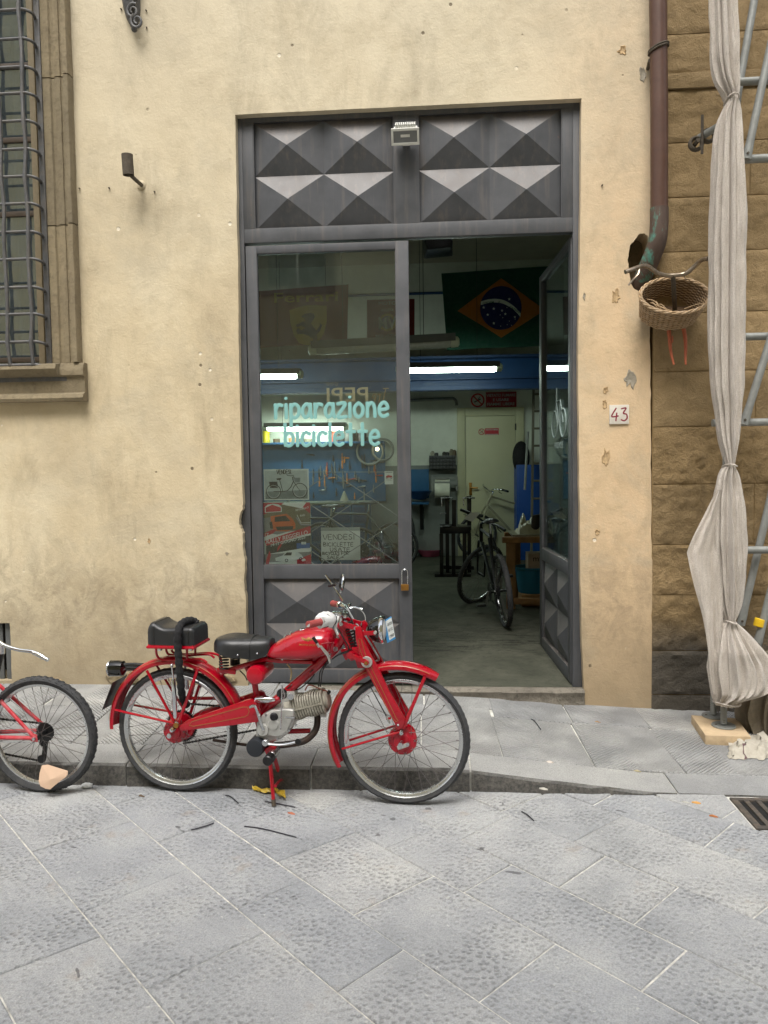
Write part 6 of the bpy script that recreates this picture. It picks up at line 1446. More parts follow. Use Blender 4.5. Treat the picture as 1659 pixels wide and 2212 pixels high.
def net_seg(rows_, seed, folds=11, knot=(True, True), yc=None, amp=.34):
    yc = ys0-.035 if yc is None else yc; dmin = .075
    rr = random.Random(seed); n = 132; ph = [rr.uniform(0, 6.28) for _ in range(6)]
    P0_ = [Vector(r_) for r_ in rows_]            # (v, left, right)
    dense = smooth_path([Vector((a, b, c)) for a, b, c in rows_], 7); secs = []
    for i, (v, l, r_) in enumerate(dense):
        t = i/(len(dense)-1); c = PY((l+r_)/2, v, yc); hw_ = (PY(r_, v, yc).x-PY(l, v, yc).x)/2
        kn = 1.0
        if knot[0]: kn = min(kn, .25+t*5)
        if knot[1]: kn = min(kn, .25+(1-t)*5)
        ring = []
        for k in range(n):
            a = 2*PI*k/n; dr = 0
            for j, (fq, am) in enumerate(((folds, .5), (folds*2-3, .3), (5, .3), (folds*3+1, .14))):
                dr += am*math.sin(fq*a+ph[j]+t*(1.4*math.sin(ph[j])+(j-1)*.8)+.5*math.sin(3*t+ph[j]))
            dr += .4*noise.noise((math.cos(a)*2, math.sin(a)*2, c.z*3+seed))+.3*noise.noise((math.cos(a)*5+2*t, math.sin(a)*5, c.z*7+seed))
            f = 1+amp*dr*kn; env = 1/(1+amp*.55)
            ring.append((c.x+hw_*math.cos(a)*f*env, c.y+max(dmin, min(hw_*.8+.02, .14))*math.sin(a)*f*env, c.z))
        secs.append(ring)
    return MB().loft(secs, caps=False)
net_seg([(-420, 1528, 1582), (-200, 1529, 1584), (0, 1530, 1588), (70, 1532, 1590), (130, 1535, 1592), (175, 1545, 1593), (205, 1562, 1592), (224, 1572, 1588)], 1, knot=(False, True)).build('gathered_cloth', m_net, net, smooth=80)
net_seg([(216, 1571, 1589), (232, 1562, 1595), (265, 1550, 1601), (330, 1542, 1606), (450, 1536, 1610), (600, 1533, 1610), (750, 1534, 1608), (820, 1537, 1605), (880, 1545, 1602), (940, 1553, 1596), (985, 1563, 1588), (1010, 1568, 1583)], 2).build('gathered_cloth', m_net, net, smooth=80)
net_seg([(1002, 1568, 1584), (1020, 1556, 1592), (1050, 1548, 1600), (1100, 1541, 1606), (1180, 1540, 1609), (1250, 1545, 1608), (1300, 1552, 1602), (1330, 1562, 1590), (1345, 1566, 1584)], 3).build('gathered_cloth', m_net, net, smooth=80)
# corner of the cloth pulled out to the left
V = []; nu, nv = 16, 34
lef = smooth_path([Vector((1058, 1547, 0)), Vector((1110, 1522, 0)), Vector((1160, 1497, 0)), Vector((1190, 1485, 0)), Vector((1205, 1486, 0)), Vector((1260, 1498, 0)), Vector((1330, 1517, 0)), Vector((1400, 1529, 0)), Vector((1450, 1533, 0)), Vector((1500, 1541, 0))], 5)
for q in lef:
    v, l = q.x, q.y; rx = 1562
    for k in range(nu):
        t = k/(nu-1); u = l+(rx-l)*t; V.append(PY(u, v, ys0-.1+.04*t+.012*math.sin(9*t+v*.012)+.008*math.sin(23*t+v*.03)))
nn_ = len(lef)
MB().add(V, [(j*nu+k, j*nu+k+1, (j+1)*nu+k+1, (j+1)*nu+k) for j in range(nn_-1) for k in range(nu-1)]).build('pulled_corner', m_net, net, smooth=80, fixn=False)
net_seg([(1338, 1566, 1584), (1352, 1554, 1598), (1378, 1541, 1622), (1410, 1531, 1650), (1432, 1527, 1668), (1460, 1529, 1672), (1480, 1532, 1664), (1498, 1536, 1636), (1512, 1540, 1600), (1522, 1545, 1592)], 4, folds=13, knot=(True, False), amp=.24).build('bundled_end', m_net, net, smooth=80)
net_seg([(1400, 1630, 1720), (1450, 1612, 1740), (1500, 1598, 1745), (1540, 1592, 1740), (1570, 1598, 1730), (1586, 1612, 1715)], 6, folds=11, knot=(False, False), amp=.4, yc=4.88).build('trailing_cloth', mat('grey netting', srgb(128, 118, 102), .95, 0, .15, 30, .5, 90), net, smooth=80)
for v, u in ((216, 1580), (1005, 1576), (1341, 1575), (1516, 1570)):
    c = PY(u, v, ys0-.035); MB().tube([(c.x+(.03 if v < 1500 else .075)*math.cos(a), c.y+(.085)*math.sin(a), c.z+.006*math.sin(a*2)) for a in [2*PI*i/20 for i in range(20)]], .005, 6, closed=True).build('tie', m_net, net)
cs_ = thing('cloth_scrap', 'crumpled white cloth scrap with a dark stripe lying beside the sole board', 'cloth', PZ(1620, 1630, 0))
V = []; nx_, ny_ = 26, 14
for j in range(ny_):
    for i in range(nx_):
        u = 1574+i*(130/(nx_-1)); v = 1592+j*(50/(ny_-1))+ (10 if i < 4 else 0)*(1-j/ny_); p = PZ(u, v, .0); ed = min(i, nx_-1-i, j, ny_-1-j)
        V.append((p.x+.03*noise.noise((i*.5, j*.7, 11)), p.y+.045*noise.noise((i*.4, j*.6, 7)), zpav(p.x, p.y)+.004+(min(1, ed/2.5))*max(0, .032+.035*noise.noise((i*.33, j*.4, 2))+.022*noise.noise((i*.8, j*.9, 5)))))
MB().add(V, [(j*nx_+i, j*nx_+i+1, (j+1)*nx_+i+1, (j+1)*nx_+i) for j in range(ny_-1) for i in range(nx_-1)]).build('cloth', mat('dirty white cloth', srgb(170, 164, 150), .95, 0, .12, 25, .6, 70), cs_, smooth=80)
V = [Vector(V[j*nx_+6+k])+Vector((0, 0, .003)) for j in range(ny_) for k in (0, 1)]
MB().add(V, [(2*j, 2*j+1, 2*j+3, 2*j+2) for j in range(ny_-1)]).build('stripe', mat('dark cloth stripe', srgb(96, 74, 76), .95), cs_, smooth=80)
# ================================================================== drain
dg = thing('drain_grating', 'rusty iron street drain grating sunk in the paving by the kerb', 'drain', (GX0+.2, (GY0+GY1)/2, 0))
m_grate = mat('street iron', srgb(84, 80, 76), .6, .4, .25, 30, dirt=srgb(150, 130, 110), dirt_amt=.5)
gx = GX0+.005; gw = .55
fm = MB(); fm.bar((gx, GY0+.02, -.006), (gx+gw, GY0+.02, -.006), .03, .02).bar((gx, GY1-.02, -.006), (gx+gw, GY1-.02, -.006), .03, .02).bar((gx+.015, GY0+.03, -.006), (gx+.015, GY1-.03, -.006), .03, .02).build('frame', m_grate, dg, bevel=.002)
MB().box((gx, GY0, -.0068), (gx+gw, GY1, -.0062)).build('pit', mat('drain dark', (.006, .006, .006), .9), dg, smooth=0)
for k in range(9): X = gx+.07+k*.058; MB().bar((X, GY0+.03, -.004), (X, GY1-.03, -.004), .024, .012).build('bar', m_grate, dg, bevel=.002)
# ================================================================== litter
cb = thing('cardboard_piece', 'torn beige cardboard piece propped against the red bicycle rear wheel', 'cardboard', PZ(*rbz(530, 1950), 0))
co = [(420, 1725), (480, 1718), (712, 1780), (715, 1815), (690, 1845), (640, 1880), (590, 1920), (550, 1955), (500, 1950), (440, 1925), (412, 1880), (408, 1800)]
Pc = []
for x, y in co: 
    p = PY(*rbz(x, y), 3.70); t = max(0, p.z); Pc.append(Vector((p.x, 3.68+t*.32, max(.002, p.z))))
ce = sum(Pc, Vector())/len(Pc)+Vector((0, -.012, 0)); n = len(Pc)
MB().add(Pc+[ce]+[p+Vector((0, .004, 0)) for p in Pc]+[ce+Vector((0, .004, 0))], [(i, (i+1) % n, n) for i in range(n)]+[((i+1) % n+n+1, i+n+1, 2*n+1) for i in range(n)]+[(i, i+n+1, (i+1) % n+n+1, (i+1) % n) for i in range(n)]).build('card', mat('beige cardboard', srgb(202, 172, 146), .85, 0, .06), cb, smooth=0)
pb_ = thing('paper_scrap', 'crumpled white paper scrap on the street between the two red machines', 'paper', PZ(188, 1697, 0))
MB().sphere(PZ(187, 1697, .012), .03, 12, 8, (1, .7, .45)).build('paper', mat('crumpled white paper', srgb(190, 192, 190), .9), pb_, smooth=0)
for v in pb_.children[0].data.vertices: v.co *= 1+.35*noise.noise(v.co*90)
yp = thing('plastic_bag', 'torn yellow plastic bag lying under the motorcycle stand', 'plastic bag', PZ(585, 1716, 0))
V = []; nx_, ny_ = 16, 7
pl_ = smooth_path([Vector((543, 1704, 0)), Vector((560, 1712, 0)), Vector((582, 1714, 0)), Vector((597, 1712, 0)), Vector((620, 1722, 0))], 4)[:16]
for i in range(16):
    for j in range(ny_):
        c = pl_[i]; p = PZ(c.x+j*.4, c.y-6+j*(1.5+1.4*(i > 11)), 0); V.append((p.x, p.y, .004+.022*max(0, noise.noise((i*.5, j*.6, 1))+.35)))
MB().add(V, [(i*ny_+j, i*ny_+j+1, (i+1)*ny_+j+1, (i+1)*ny_+j) for i in range(15) for j in range(ny_-1)]).build('film', mat('yellow film', srgb(206, 176, 60), .35, 0, .15, 30), yp, smooth=0)
m_tie = mat('black tie wrap', srgb(34, 32, 40), .5)
for k, (pts) in enumerate((((572, 1733), (605, 1739), (638, 1746)), ((487, 1720), (497, 1722), (515, 1737)), ((528, 1787), (570, 1793), (640, 1811)), ((413, 1795), (440, 1788), (462, 1780)), ((1127, 1755), (1140, 1763), (1153, 1775)), ((1148, 1556), (1155, 1560), (1168, 1577)))):
    lab = ('black tie wrap beside the motorcycle stand foot', 'bent black tie wrap between the stand and the rear wheel', 'long black tie wrap on the slabs before the stand', 'straight dark stick in a slab joint before the rear wheel', 'short dark twig on the slabs before the front wheel', 'thin black twig on the ridged pavement slab')[k]
    MB_ = MB().tube(smooth_path([(lambda q: (q.x, q.y, (zpav(q.x, q.y) if q.y > YK else 0)+.005))(PZ(u, v, .06 if v < 1600 else 0)) for u, v in pts], 4), .0028, 6)
    o = MB_.build('tie_wrap' if k < 3 else 'twig', m_tie); props(o, lab, 'tie wrap' if k < 3 else 'twig')
for k, (u, v, c, lab) in enumerate(((1175, 1706, (190, 186, 176), 'white cigarette stub in the gutter by the drain'), (1480, 1735, (198, 196, 190), 'pale paper bit in the gutter before the ramp'), (1505, 1736, (200, 150, 80), 'yellow cigarette stub in the gutter before the ramp'), (1290, 1561, (150, 120, 84), 'brown leaf on the ridged pavement slabs'), (1376, 1667, (170, 160, 130), 'pale pebble on the kerb edge of the pavement'), (1189, 1648, (190, 180, 170), 'small white paper bit on the pavement slab joint'), (630, 1759, (178, 110, 84), 'orange leaf bit on the slabs before the stand'), (305, 1721, (110, 92, 74), 'brown dry leaf on the slabs behind the rear wheel'), (1540, 1765, (190, 120, 70), 'orange leaf at the drain grating'))):
    q = PZ(u, v, 0)
    if q.y > YK: q = PZ(u, v, zpav(q.x, q.y))
    z_ = q.z+.001
    a = rj.uniform(0, 3); w_, h_ = .018, .009
    V = [(q.x+w_*math.cos(t+a)*(1+.3*math.sin(3*t)), q.y+h_*math.sin(t)*(1+.2*math.cos(2*t)), z_+.004+.003*math.sin(2*t)) for t in [2*PI*i/9 for i in range(9)]]
    o = MB().add(V+[(q.x, q.y, z_+.011)]+[(x, y, z_) for x, y, z in V], [(i, (i+1) % 9, 9) for i in range(9)]+[(i, i+10, (i+1) % 9+10, (i+1) % 9) for i in range(9)]).build('litter', mat('litter %d' % k, srgb(*c), .85), smooth=0); props(o, lab, 'litter')
# ================================================================== workshop interior
YB = 11.8; ZF0, KF = .142, .027
def zfl(y): return ZF0+(y-5.3)*KF
def PF(u, v):                          # pixel on the workshop floor
    d = ray(u, v); t = (ZF0+(CAM.y-5.3)*KF-CAM.z)/(d.z-KF*d.y); return CAM+d*t
RX0, RX1, RZ = -3.35, 2.15, 4.75
def floor_mat():
    t = NT('worn workshop concrete'); P = t.pos(); n, n2 = t.noise(P, 2.2, 8, .68, .4), t.noise(P, 14, 7, .7)
    c = t.ramp(n, (.3, srgb(52, 54, 45)), (.7, srgb(84, 84, 73))); c = t.mix(c, srgb(40, 40, 36), t.math('MULTIPLY', t.ramp(n2, (.5, 0), (.7, 1)), .5))
    ck = t.noise(t.mapping(P, (1.2, 9, 1)), 2.6, 6, .7, 1.2); y = t.sep(P)[1]
    band = t.ramp(t.math('MULTIPLY', y, .1), (.6, 0), (.62, 1), (.7, 1), (.73, 0))
    f = t.math('MULTIPLY', t.ramp(ck, (.56, 0), (.6, 1)), band)
    c = t.mix(c, srgb(34, 34, 30), t.math('MULTIPLY', f, .8)); h = t.math('SUBTRACT', n2, f)
    t.set(t.p, Base_Color=c, Roughness=.8, Specular_IOR_Level=.15, Normal=t.bump(h, .35, .01)); return t.m
o = MB().add([(RX0-.1, 5.3, ZF0), (RX1+.1, 5.3, ZF0), (RX1+.1, YB+.1, zfl(YB+.1)), (RX0-.1, YB+.1, zfl(YB+.1))], [(0, 1, 2, 3)]).build('workshop_floor', floor_mat(), smooth=0); props(o, kind='structure')
m_wallw = mat('workshop white wall', srgb(210, 214, 202), .85, 0, .06, 2.5, .15, 40, dirt=srgb(150, 150, 138), dirt_amt=.35)
m_dado = mat('workshop grey dado', srgb(120, 124, 120), .75, 0, .1, 3, dirt=srgb(90, 92, 90), dirt_amt=.4)
I1, I2 = fz(1560, 900, 2.183), fz(1560, 1650, 2.0105)
zd = PY(*I2(200, 367), YB).z
for nm, a, b in (('workshop_back_wall', (RX0-.1, YB, 0), (RX1+.1, YB+.15, RZ)), ('workshop_side_wall', (RX0-.15, YW+.34, -.05), (RX0, YB+.15, RZ)), ('workshop_partition_wall', (RX1, YW+.34, -.05), (RX1+.15, YB+.15, RZ)), ('workshop_ceiling', (RX0-.15, YW+.3, RZ), (RX1+.15, YB+.15, RZ+.15))):
    o = MB().box(a, b).build(nm, m_wallw if 'ceiling' not in nm else mat('pale ceiling', srgb(190, 184, 168), .9, 0, .1, 2), smooth=0); props(o, kind='structure')  # ceiling has its own plain pale tone
xdl = PY(*I2(552, 400), YB).x
o = MB().box((PY(*I2(118, 500), YB).x-1.2, YB-.006, zfl(YB)-.02), (xdl-.12, YB-.001, zd)).build('wall_dado', m_dado, smooth=0); props(o, kind='structure')
m_blue = mat('beam blue', srgb(16, 62, 108), .5, 0, .1, 6, dirt=srgb(20, 50, 84)); m_blue2 = mat('dark beam blue', srgb(18, 52, 92), .5, 0, .1, 6)
# steel beams of the loft
yb1 = 10.4
bm_ = thing('loft_beam', 'blue painted steel loft beam across the workshop above the inner door', 'beam', (-.5, yb1, PY(1000, 800, yb1).z))
zz = lambda y, yy: PY(*I1(600, y), yy).z
MB().box((RX0, yb1, zz(1385, yb1)), (RX1-.35, yb1+.2, zz(1345, yb1))).box((RX0, yb1+.09, zz(1345, yb1)), (RX1-.35, yb1+.11, zz(1295, yb1))).box((RX0, yb1, zz(1295, yb1)), (RX1-.35, yb1+.2, zz(1280, yb1))).build('flange', m_blue2, bm_, bevel=.003)
MB().box((RX0, yb1+.25, zz(1280, yb1)), (RX1-.35, yb1+.3, zz(1085, yb1))).build('fascia', m_blue, bm_, bevel=.003)
MB().box((RX0, yb1+.05, zz(1085, yb1)-.03), (RX1-.35, YB, zz(1085, yb1))).build('loft_deck', m_blue2, bm_, smooth=0)
cd_ = PY(*I1(118, 560), YB-.02); o = MB().tube([(RX0, YB-.02, cd_.z), (PY(*I1(420, 560), YB-.02).x+.6, YB-.02, cd_.z)], .02, 8).build('conduit', m_blue); props(o, 'thin blue conduit along the upper back wall of the workshop', 'conduit')
# flags and banners
def flagsheet(name, label, cat, corners, y, m, wav=.02):
    t = thing(name, label, cat, PY(*corners[0], y)); C = [PY(*c, y) for c in corners]      # TL TR BR BL
    def at(fx, fy, d=0.): 
        p = (C[0]*(1-fx)+C[1]*fx)*(1-fy)+(C[3]*(1-fx)+C[2]*fx)*fy; return Vector((p.x, y+wav*math.sin(fx*9+fy*2)*(.3+fy)-d, p.z))
    n = 24; MB().add([at(i/n, j/8) for j in range(9) for i in range(n+1)], [(j*(n+1)+i, j*(n+1)+i+1, (j+1)*(n+1)+i+1, (j+1)*(n+1)+i) for j in range(8) for i in range(n)]).build('cloth', m, t, smooth=80, fixn=False)
    def patch(pts, m, d, nm='print', k=10):
        P = []
        cx, cy = sum(p[0] for p in pts)/len(pts), sum(p[1] for p in pts)/len(pts); N = len(pts); V = []
        for r in range(k+1):
            for px, py in pts: V.append(at(cx+(px-cx)*r/k, cy+(py-cy)*r/k, d))
        MB().add(V, [(r*N+i, r*N+(i+1) % N, (r+1)*N+(i+1) % N, (r+1)*N+i) for r in range(k) for i in range(N)]).build(nm, m, t, smooth=80, fixn=False)
    W_, H_ = (C[1]-C[0]).length, (C[3]-C[0]).length
    return t, at, patch, W_, H_
m_fg = mat('flag green', srgb(5, 58, 42), .85, 0, .1); m_fy = mat('flag yellow', srgb(146, 88, 18), .85, 0, .08); m_fb = mat('flag blue', srgb(10, 24, 80), .85, 0, .08); m_fw = mat('flag white', srgb(186, 196, 190), .85)
yf_ = 10.0
t, at, patch, W_, H_ = flagsheet('flag', 'green flag with yellow diamond and blue starry disc hung across the workshop', 'flag', [I1(388, 385), I1(1440, 312), I1(1440, 1000), I1(438, 1045)], yf_, m_fg)
def fuv(x, y):                          # crop coordinates -> flag fractions
    q = PY(*I1(x, y), yf_); c0, c1, c3 = PY(*I1(388, 385), yf_), PY(*I1(1440, 312), yf_), PY(*I1(438, 1045), yf_)
    e1, e2, d = c1-c0, c3-c0, q-c0; det = e1.x*e2.z-e1.z*e2.x; return ((d.x*e2.z-d.z*e2.x)/det, (e1.x*d.z-e1.z*d.x)/det)
def dens(pts, k=6): return [(p[0]+(q[0]-p[0])*i/k, p[1]+(q[1]-p[1])*i/k) for p, q in zip(pts, pts[1:]+pts[:1]) for i in range(k)]
patch(dens([fuv(*p) for p in ((530, 705), (905, 428), (1300, 690), (920, 932))]), m_fy, .004)
patch([fuv(910+183*math.cos(a), 680-185*math.sin(a)) for a in [2*PI*i/32 for i in range(32)]], m_fb, .008)
arc = [(733, 640), (800, 622), (870, 618), (930, 628), (990, 655), (1040, 690), (1086, 735)]
sp_ = smooth_path([Vector((x, y, 0)) for x, y in arc], 4); Vb = [at(*fuv(p.x, p.y+dy), .011) for p in sp_ for dy in (-14, 18)]
MB().add(Vb, [(2*i, 2*i+1, 2*i+3, 2*i+2) for i in range(len(sp_)-1)]).build('motto_band', m_fw, t, fixn=False)
for wd, (x, y), an, wpx in (('ORDEM', (797, 637), 4, 95), ('E', (894, 634), -4, 14), ('PROGRESSO', (1006, 680), -28, 160)):
    sc_ = (PY(*I1(900, 600), yf_).x-PY(*I1(800, 600), yf_).x)/100
    ex_ = Vector((math.cos(R(an)), 0, math.sin(R(an)))); ez_ = Vector((-math.sin(R(an)), 0, math.cos(R(an))))
    lettering('motto', wd, at(*fuv(x, y), .014), ex_, ez_, 17*sc_, mat('flag motto green', srgb(20, 80, 60), .85), t, width=wpx*sc_, ext=.0005, bold=.01)
def star(x, y, r, m, par, nm='star'):
    P = []
    for i in range(10): a = PI/2+PI*i/5; q = r if i % 2 == 0 else r*.4; P.append(at(*fuv(x+q*math.cos(a), y-q*math.sin(a)), .012))
    MB().add(P+[at(*fuv(x, y), .013)], [(i, (i+1) % 10, 10) for i in range(10)]).build(nm, m, par, smooth=0, fixn=False)
for x, y, r in ((980, 605, 15), (758, 678, 15), (847, 688, 15), (920, 703, 14), (950, 731, 14), (795, 740, 14), (850, 812, 14), (1036, 754, 13), (905, 740, 7), (928, 763, 6), (988, 790, 6), (970, 820, 6), (1008, 825, 6), (1040, 772, 6), (912, 835, 6), (962, 677, 6)): star(x, y, r, m_fw, t)
m_fr = mat('banner red', srgb(100, 30, 28), .85, 0, .12); m_fyl = mat('banner yellow', srgb(170, 150, 50), .85, 0, .08)
t, at, patch, W_, H_ = flagsheet('banner', 'dark red banner with a yellow shield and rearing horse, seen through the door glass', 'banner', [Z3(60, 470), Z3(985, 400), Z3(975, 985), Z3(80, 1030)], 9.6, m_fr)
patch([(.37, .38), (.48, .33), (.57, .31), (.66, .32), (.77, .34), (.77, .6), (.74, .8), (.68, .95), (.57, 1.0), (.47, .96), (.41, .8), (.38, .6)], m_fyl, .004)
hs_ = [(.6, .44), (.63, .46), (.64, .52), (.62, .58), (.6, .62), (.63, .7), (.66, .74), (.7, .66), (.69, .62), (.72, .66), (.7, .76), (.66, .82), (.67, .92), (.63, .98), (.6, .96), (.62, .9), (.58, .84), (.52, .8), (.46, .8), (.44, .74), (.46, .7), (.5, .73), (.54, .7), (.5, .66), (.45, .68), (.44, .64), (.5, .6), (.54, .58), (.53, .52), (.5, .51), (.53, .46)]
P = [at(x, y, .009) for x, y in hs_]; MB().add(P, [tuple(range(len(P)))]).build('horse', m_ink, t, smooth=0)
lettering('word', 'Ferrari', at(.55, .17, .006), EX, EZ, H_*.17, m_fyl, t, width=W_*.68, ext=.0005, bold=.012)
t, at, patch, W_, H_ = flagsheet('banner', 'small red banner with a white lettered gear emblem, seen through the door glass', 'banner', [Z3(1168, 555), Z3(1640, 545), Z3(1640, 925), Z3(1168, 935)], 9.9, m_fr, .01)
lettering('word', 'MOTO', at(.43, .1, .006), EX, EZ, H_*.085, m_fw, t, width=W_*.36, ext=.0005); lettering('word', 'AGUSTA', at(.43, .28, .006), EX, EZ, H_*.07, m_fw, t, width=W_*.26, ext=.0005); lettering('word', 'SERVIZIO', at(.43, .95, .006), EX, EZ, H_*.06, m_fw, t, width=W_*.5, ext=.0005)
patch([(.43+(.17 if i % 2 else .19)*math.cos(a), .6+(.22 if i % 2 else .25)*math.sin(a)) for i, a in enumerate([2*PI*i/40 for i in range(40)])], m_fyl, .003); patch([(.43+.13*math.cos(a), .6+.17*math.sin(a)) for a in [2*PI*i/24 for i in range(24)]], m_blue2, .005)
lettering('monogram', 'MV', at(.43, .62, .009), EX, EZ, H_*.32, m_fw, t, width=W_*.36, ext=.0005, bold=.01)
# lamps
m_tube = mat('lit tube', (.9, 1, .92), .4, 0, 0, emit=((.82, 1.0, .88), 18.0)); m_hous = mat('lamp housing', srgb(70, 76, 72), .6, 0, .1); m_diff = mat('clear diffuser', srgb(150, 158, 146), .25, 0, .05); m_endc = mat('lamp end cap', srgb(176, 186, 160), .4)
def lamp(label, p, q, lit, r=.052, par=None):
    t = thing('strip_lamp', label, 'lamp', (p+q)/2); d = (q-p).normalized()
    up_ = Vector((0, 0, 1)); sd_v = d.cross(up_).normalized(); MB().bar(p+up_*.055-d*.04, q+up_*.055+d*.04, .15, .025).bar(p+up_*.03+sd_v*.075-d*.04, q+up_*.03+sd_v*.075+d*.04, .006, .06).bar(p+up_*.03-sd_v*.075-d*.04, q+up_*.03-sd_v*.075+d*.04, .006, .06 if not lit else .035).build('housing', m_hous, t)  # wide trough with skirts added to keep the lamp light off the flags above
    MB().tube([p, p+d*.02, q-d*.02, q], [r*.8, r, r, r*.8], 14).build('tube' if lit else 'diffuser', m_tube if lit else m_diff, t)
    for e, s in ((p, -1), (q, 1)): MB().tube([e-d*(.01*s if False else 0), e+d*(.06*s), e+d*(.075*s)], [r*1.02, r*.95, r*.5], 12).build('end_cap', m_endc, t)
    for k in (.2, .8): c = p+(q-p)*k; MB().tube([c+up_*.06, Vector((c.x, c.y, RZ+.01))], .003, 5).build('suspension', m_black, t)
    return t
yl = 9.4
lamp('lit fluorescent strip lamp hanging below the flag in the doorway', PY(868, 797, yl), PY(*I1(860, 1193), yl), True)
lamp('lit fluorescent strip lamp ending high in the left part of the door glass', PY(660-220, 812, yl), PY(*Z3(480, 1293), yl), True)
lamp('unlit strip lamp with clear diffuser crossing from the door glass to the opening', PY(684, 755, 6.9), PY(974, 739, 6.9), False, .05)
ly = 11.35; p_, q_ = PY(*Z3(185, 1820), ly), PY(*Z3(935, 1815), ly)
lamp('lit twin strip lamp over the tool board shelf behind the lettering', p_, q_, True, .05)
# loudspeaker under the ceiling
a, b = PY(*I1(232, 195), 8.0), PY(*I1(490, 20), 8.0)
sp = thing('loudspeaker', 'black loudspeaker box hung under the workshop ceiling', 'loudspeaker', (a+b)/2)
MB().loft([[(a.x+.04, 7.95, a.z), (b.x-.02, 7.95, a.z+.02), (b.x, 8.3, a.z+.02), (a.x, 8.3, a.z)], [(a.x-.02, 7.85, b.z), (b.x, 7.85, b.z), (b.x, 8.3, b.z), (a.x, 8.3, b.z)]]).build('cabinet', m_black, sp, bevel=.015)
MB().bar(((a.x+b.x)/2, 8.1, b.z), ((a.x+b.x)/2, 8.1, RZ+.01), .04, .04).build('bracket', m_black, sp)
# inner door
yd = YB-.03
P = lambda x, y: PY(*I2(x, y), yd)
idr = thing('inner_door', 'plain cream inner door with brass handle in the workshop back wall', 'door', (P(745, 900).x, yd, zfl(YB)))
xl, xr = P(552, 400).x, P(943, 400).x; zt_ = PY(*I1(815, 1612), yd).z; zf_ = zfl(yd)-.005
m_cdoor = mat('cream door paint', srgb(196, 194, 160), .5, 0, .04, 3); m_cfr = mat('cream frame paint', srgb(186, 184, 150), .55, 0, .04)
MB().box((xl, yd, zf_), (xr, yd+.025, zt_)).build('leaf', m_cdoor, idr, bevel=.004)
for q in (((xl-.13, zf_), (xl-.006, zt_+.13)), ((xr+.006, zf_), (xr+.13, zt_+.13)), ((xl-.006, zt_+.006), (xr+.006, zt_+.13))): MB().box((q[0][0], yd-.02, q[0][1]), (q[1][0], yd+.028, q[1][1])).build('architrave', m_cfr, idr, bevel=.008)
h0, h1 = P(577, 605), P(600, 503); hd_ = MB().box((h0.x, yd-.008, h0.z), (h1.x, yd, h1.z)).build('handle_plate', m_brass, idr, bevel=.004); a = P(588, 545); MB().tube([(a.x, yd-.005, a.z), (a.x, yd-.06, a.z), (P(645, 545).x, yd-.06, a.z)], .012, 8).build('handle', m_brass, idr)
for y in (62, 515): a = P(946, y); MB().cyl((a.x, yd-.012, a.z-.05), (a.x, yd-.012, a.z+.05), .012, 8).build('hinge', m_black, idr)
# no-smoking signs
def prohibition(t, c, r, y, cg='cigarette'):
    MB().tube([(c.x+r*math.cos(a), y, c.z+r*math.sin(a)) for a in [2*PI*i/36 for i in range(36)]], r*.12, 6, closed=True).build('ring', m_red, t)
    MB().bar((c.x-r*.7, y-.002, c.z+r*.7), (c.x+r*.7, y-.002, c.z-r*.7), .004, r*.2, (1, 0, 1)).build('slash', m_red, t); MB().bar((c.x-r*.55, y-.001, c.z-r*.3), (c.x+r*.5, y-.001, c.z+r*.2), .003, r*.16, (0, 0, 1)).bar((c.x+r*.1, y-.001, c.z+r*.15), (c.x+r*.4, y-.001, c.z+r*.6), .003, r*.1, (0, 0, 1)).build(cg, m_ink, t)
a, b = PY(*I1(633, 1548), YB), PY(*I1(1035, 1400), YB); y = YB-.012
t = thing('no_smoking_sign', 'red and white metal no-smoking sign above the inner door', 'sign', ((a.x+b.x)/2, y, a.z))
m_sred = mat('sign maroon', srgb(150, 24, 38), .3, 0, .04); MB().box((a.x, y, a.z), (b.x, y+.008, b.z)).build('plate', mat('sign white', srgb(206, 206, 196), .35), t, bevel=.002)
xs_ = PY(*I1(770, 1470), YB).x; MB().box((xs_, y-.002, a.z+.004), (b.x-.004, y, b.z-.004)).build('red_field', m_sred, t, smooth=0)
prohibition(t, PY(*I1(700, 1476), y-.004), (b.z-a.z)*.38, y-.004)
for s_, yy, wpx in (('VIETATO FUMARE', 1432, 250), ('E USARE', 1471, 135), ('FIAMME LIBERE', 1508, 235)):
    c = PY(*I1(900, yy), y-.004); lettering('words', s_, c, EX, EZ, .042, m_fw, t, width=PY(*I1(900+wpx/2, yy), y).x-PY(*I1(900-wpx/2, yy), y).x, ext=.0005, bold=.02)
a, b = P(650, 128), P(812, 72); t = thing('door_sticker', 'small red no-smoking sticker on the cream inner door', 'sticker', (a+b)/2)
xs_ = P(703, 100).x; MB().box((xs_, yd-.004, a.z), (b.x, yd-.002, b.z)).build('red_field', m_red, t, smooth=0); prohibition(t, Vector(((a.x+xs_)/2, yd-.004, (a.z+b.z)/2)), (b.z-a.z)*.42, yd-.004); lettering('words', 'VIETATO FUMARE', ((xs_+b.x)/2, yd-.005, b.z-(b.z-a.z)*.22), EX, EZ, .02, m_fw, t, width=(b.x-xs_)*.9, ext=.0004, bold=.02)
MB().box((xs_+.01, yd-.005, a.z+.006), (b.x-.01, yd-.0042, a.z+.014)).build('white_line', m_fw, t, smooth=0)
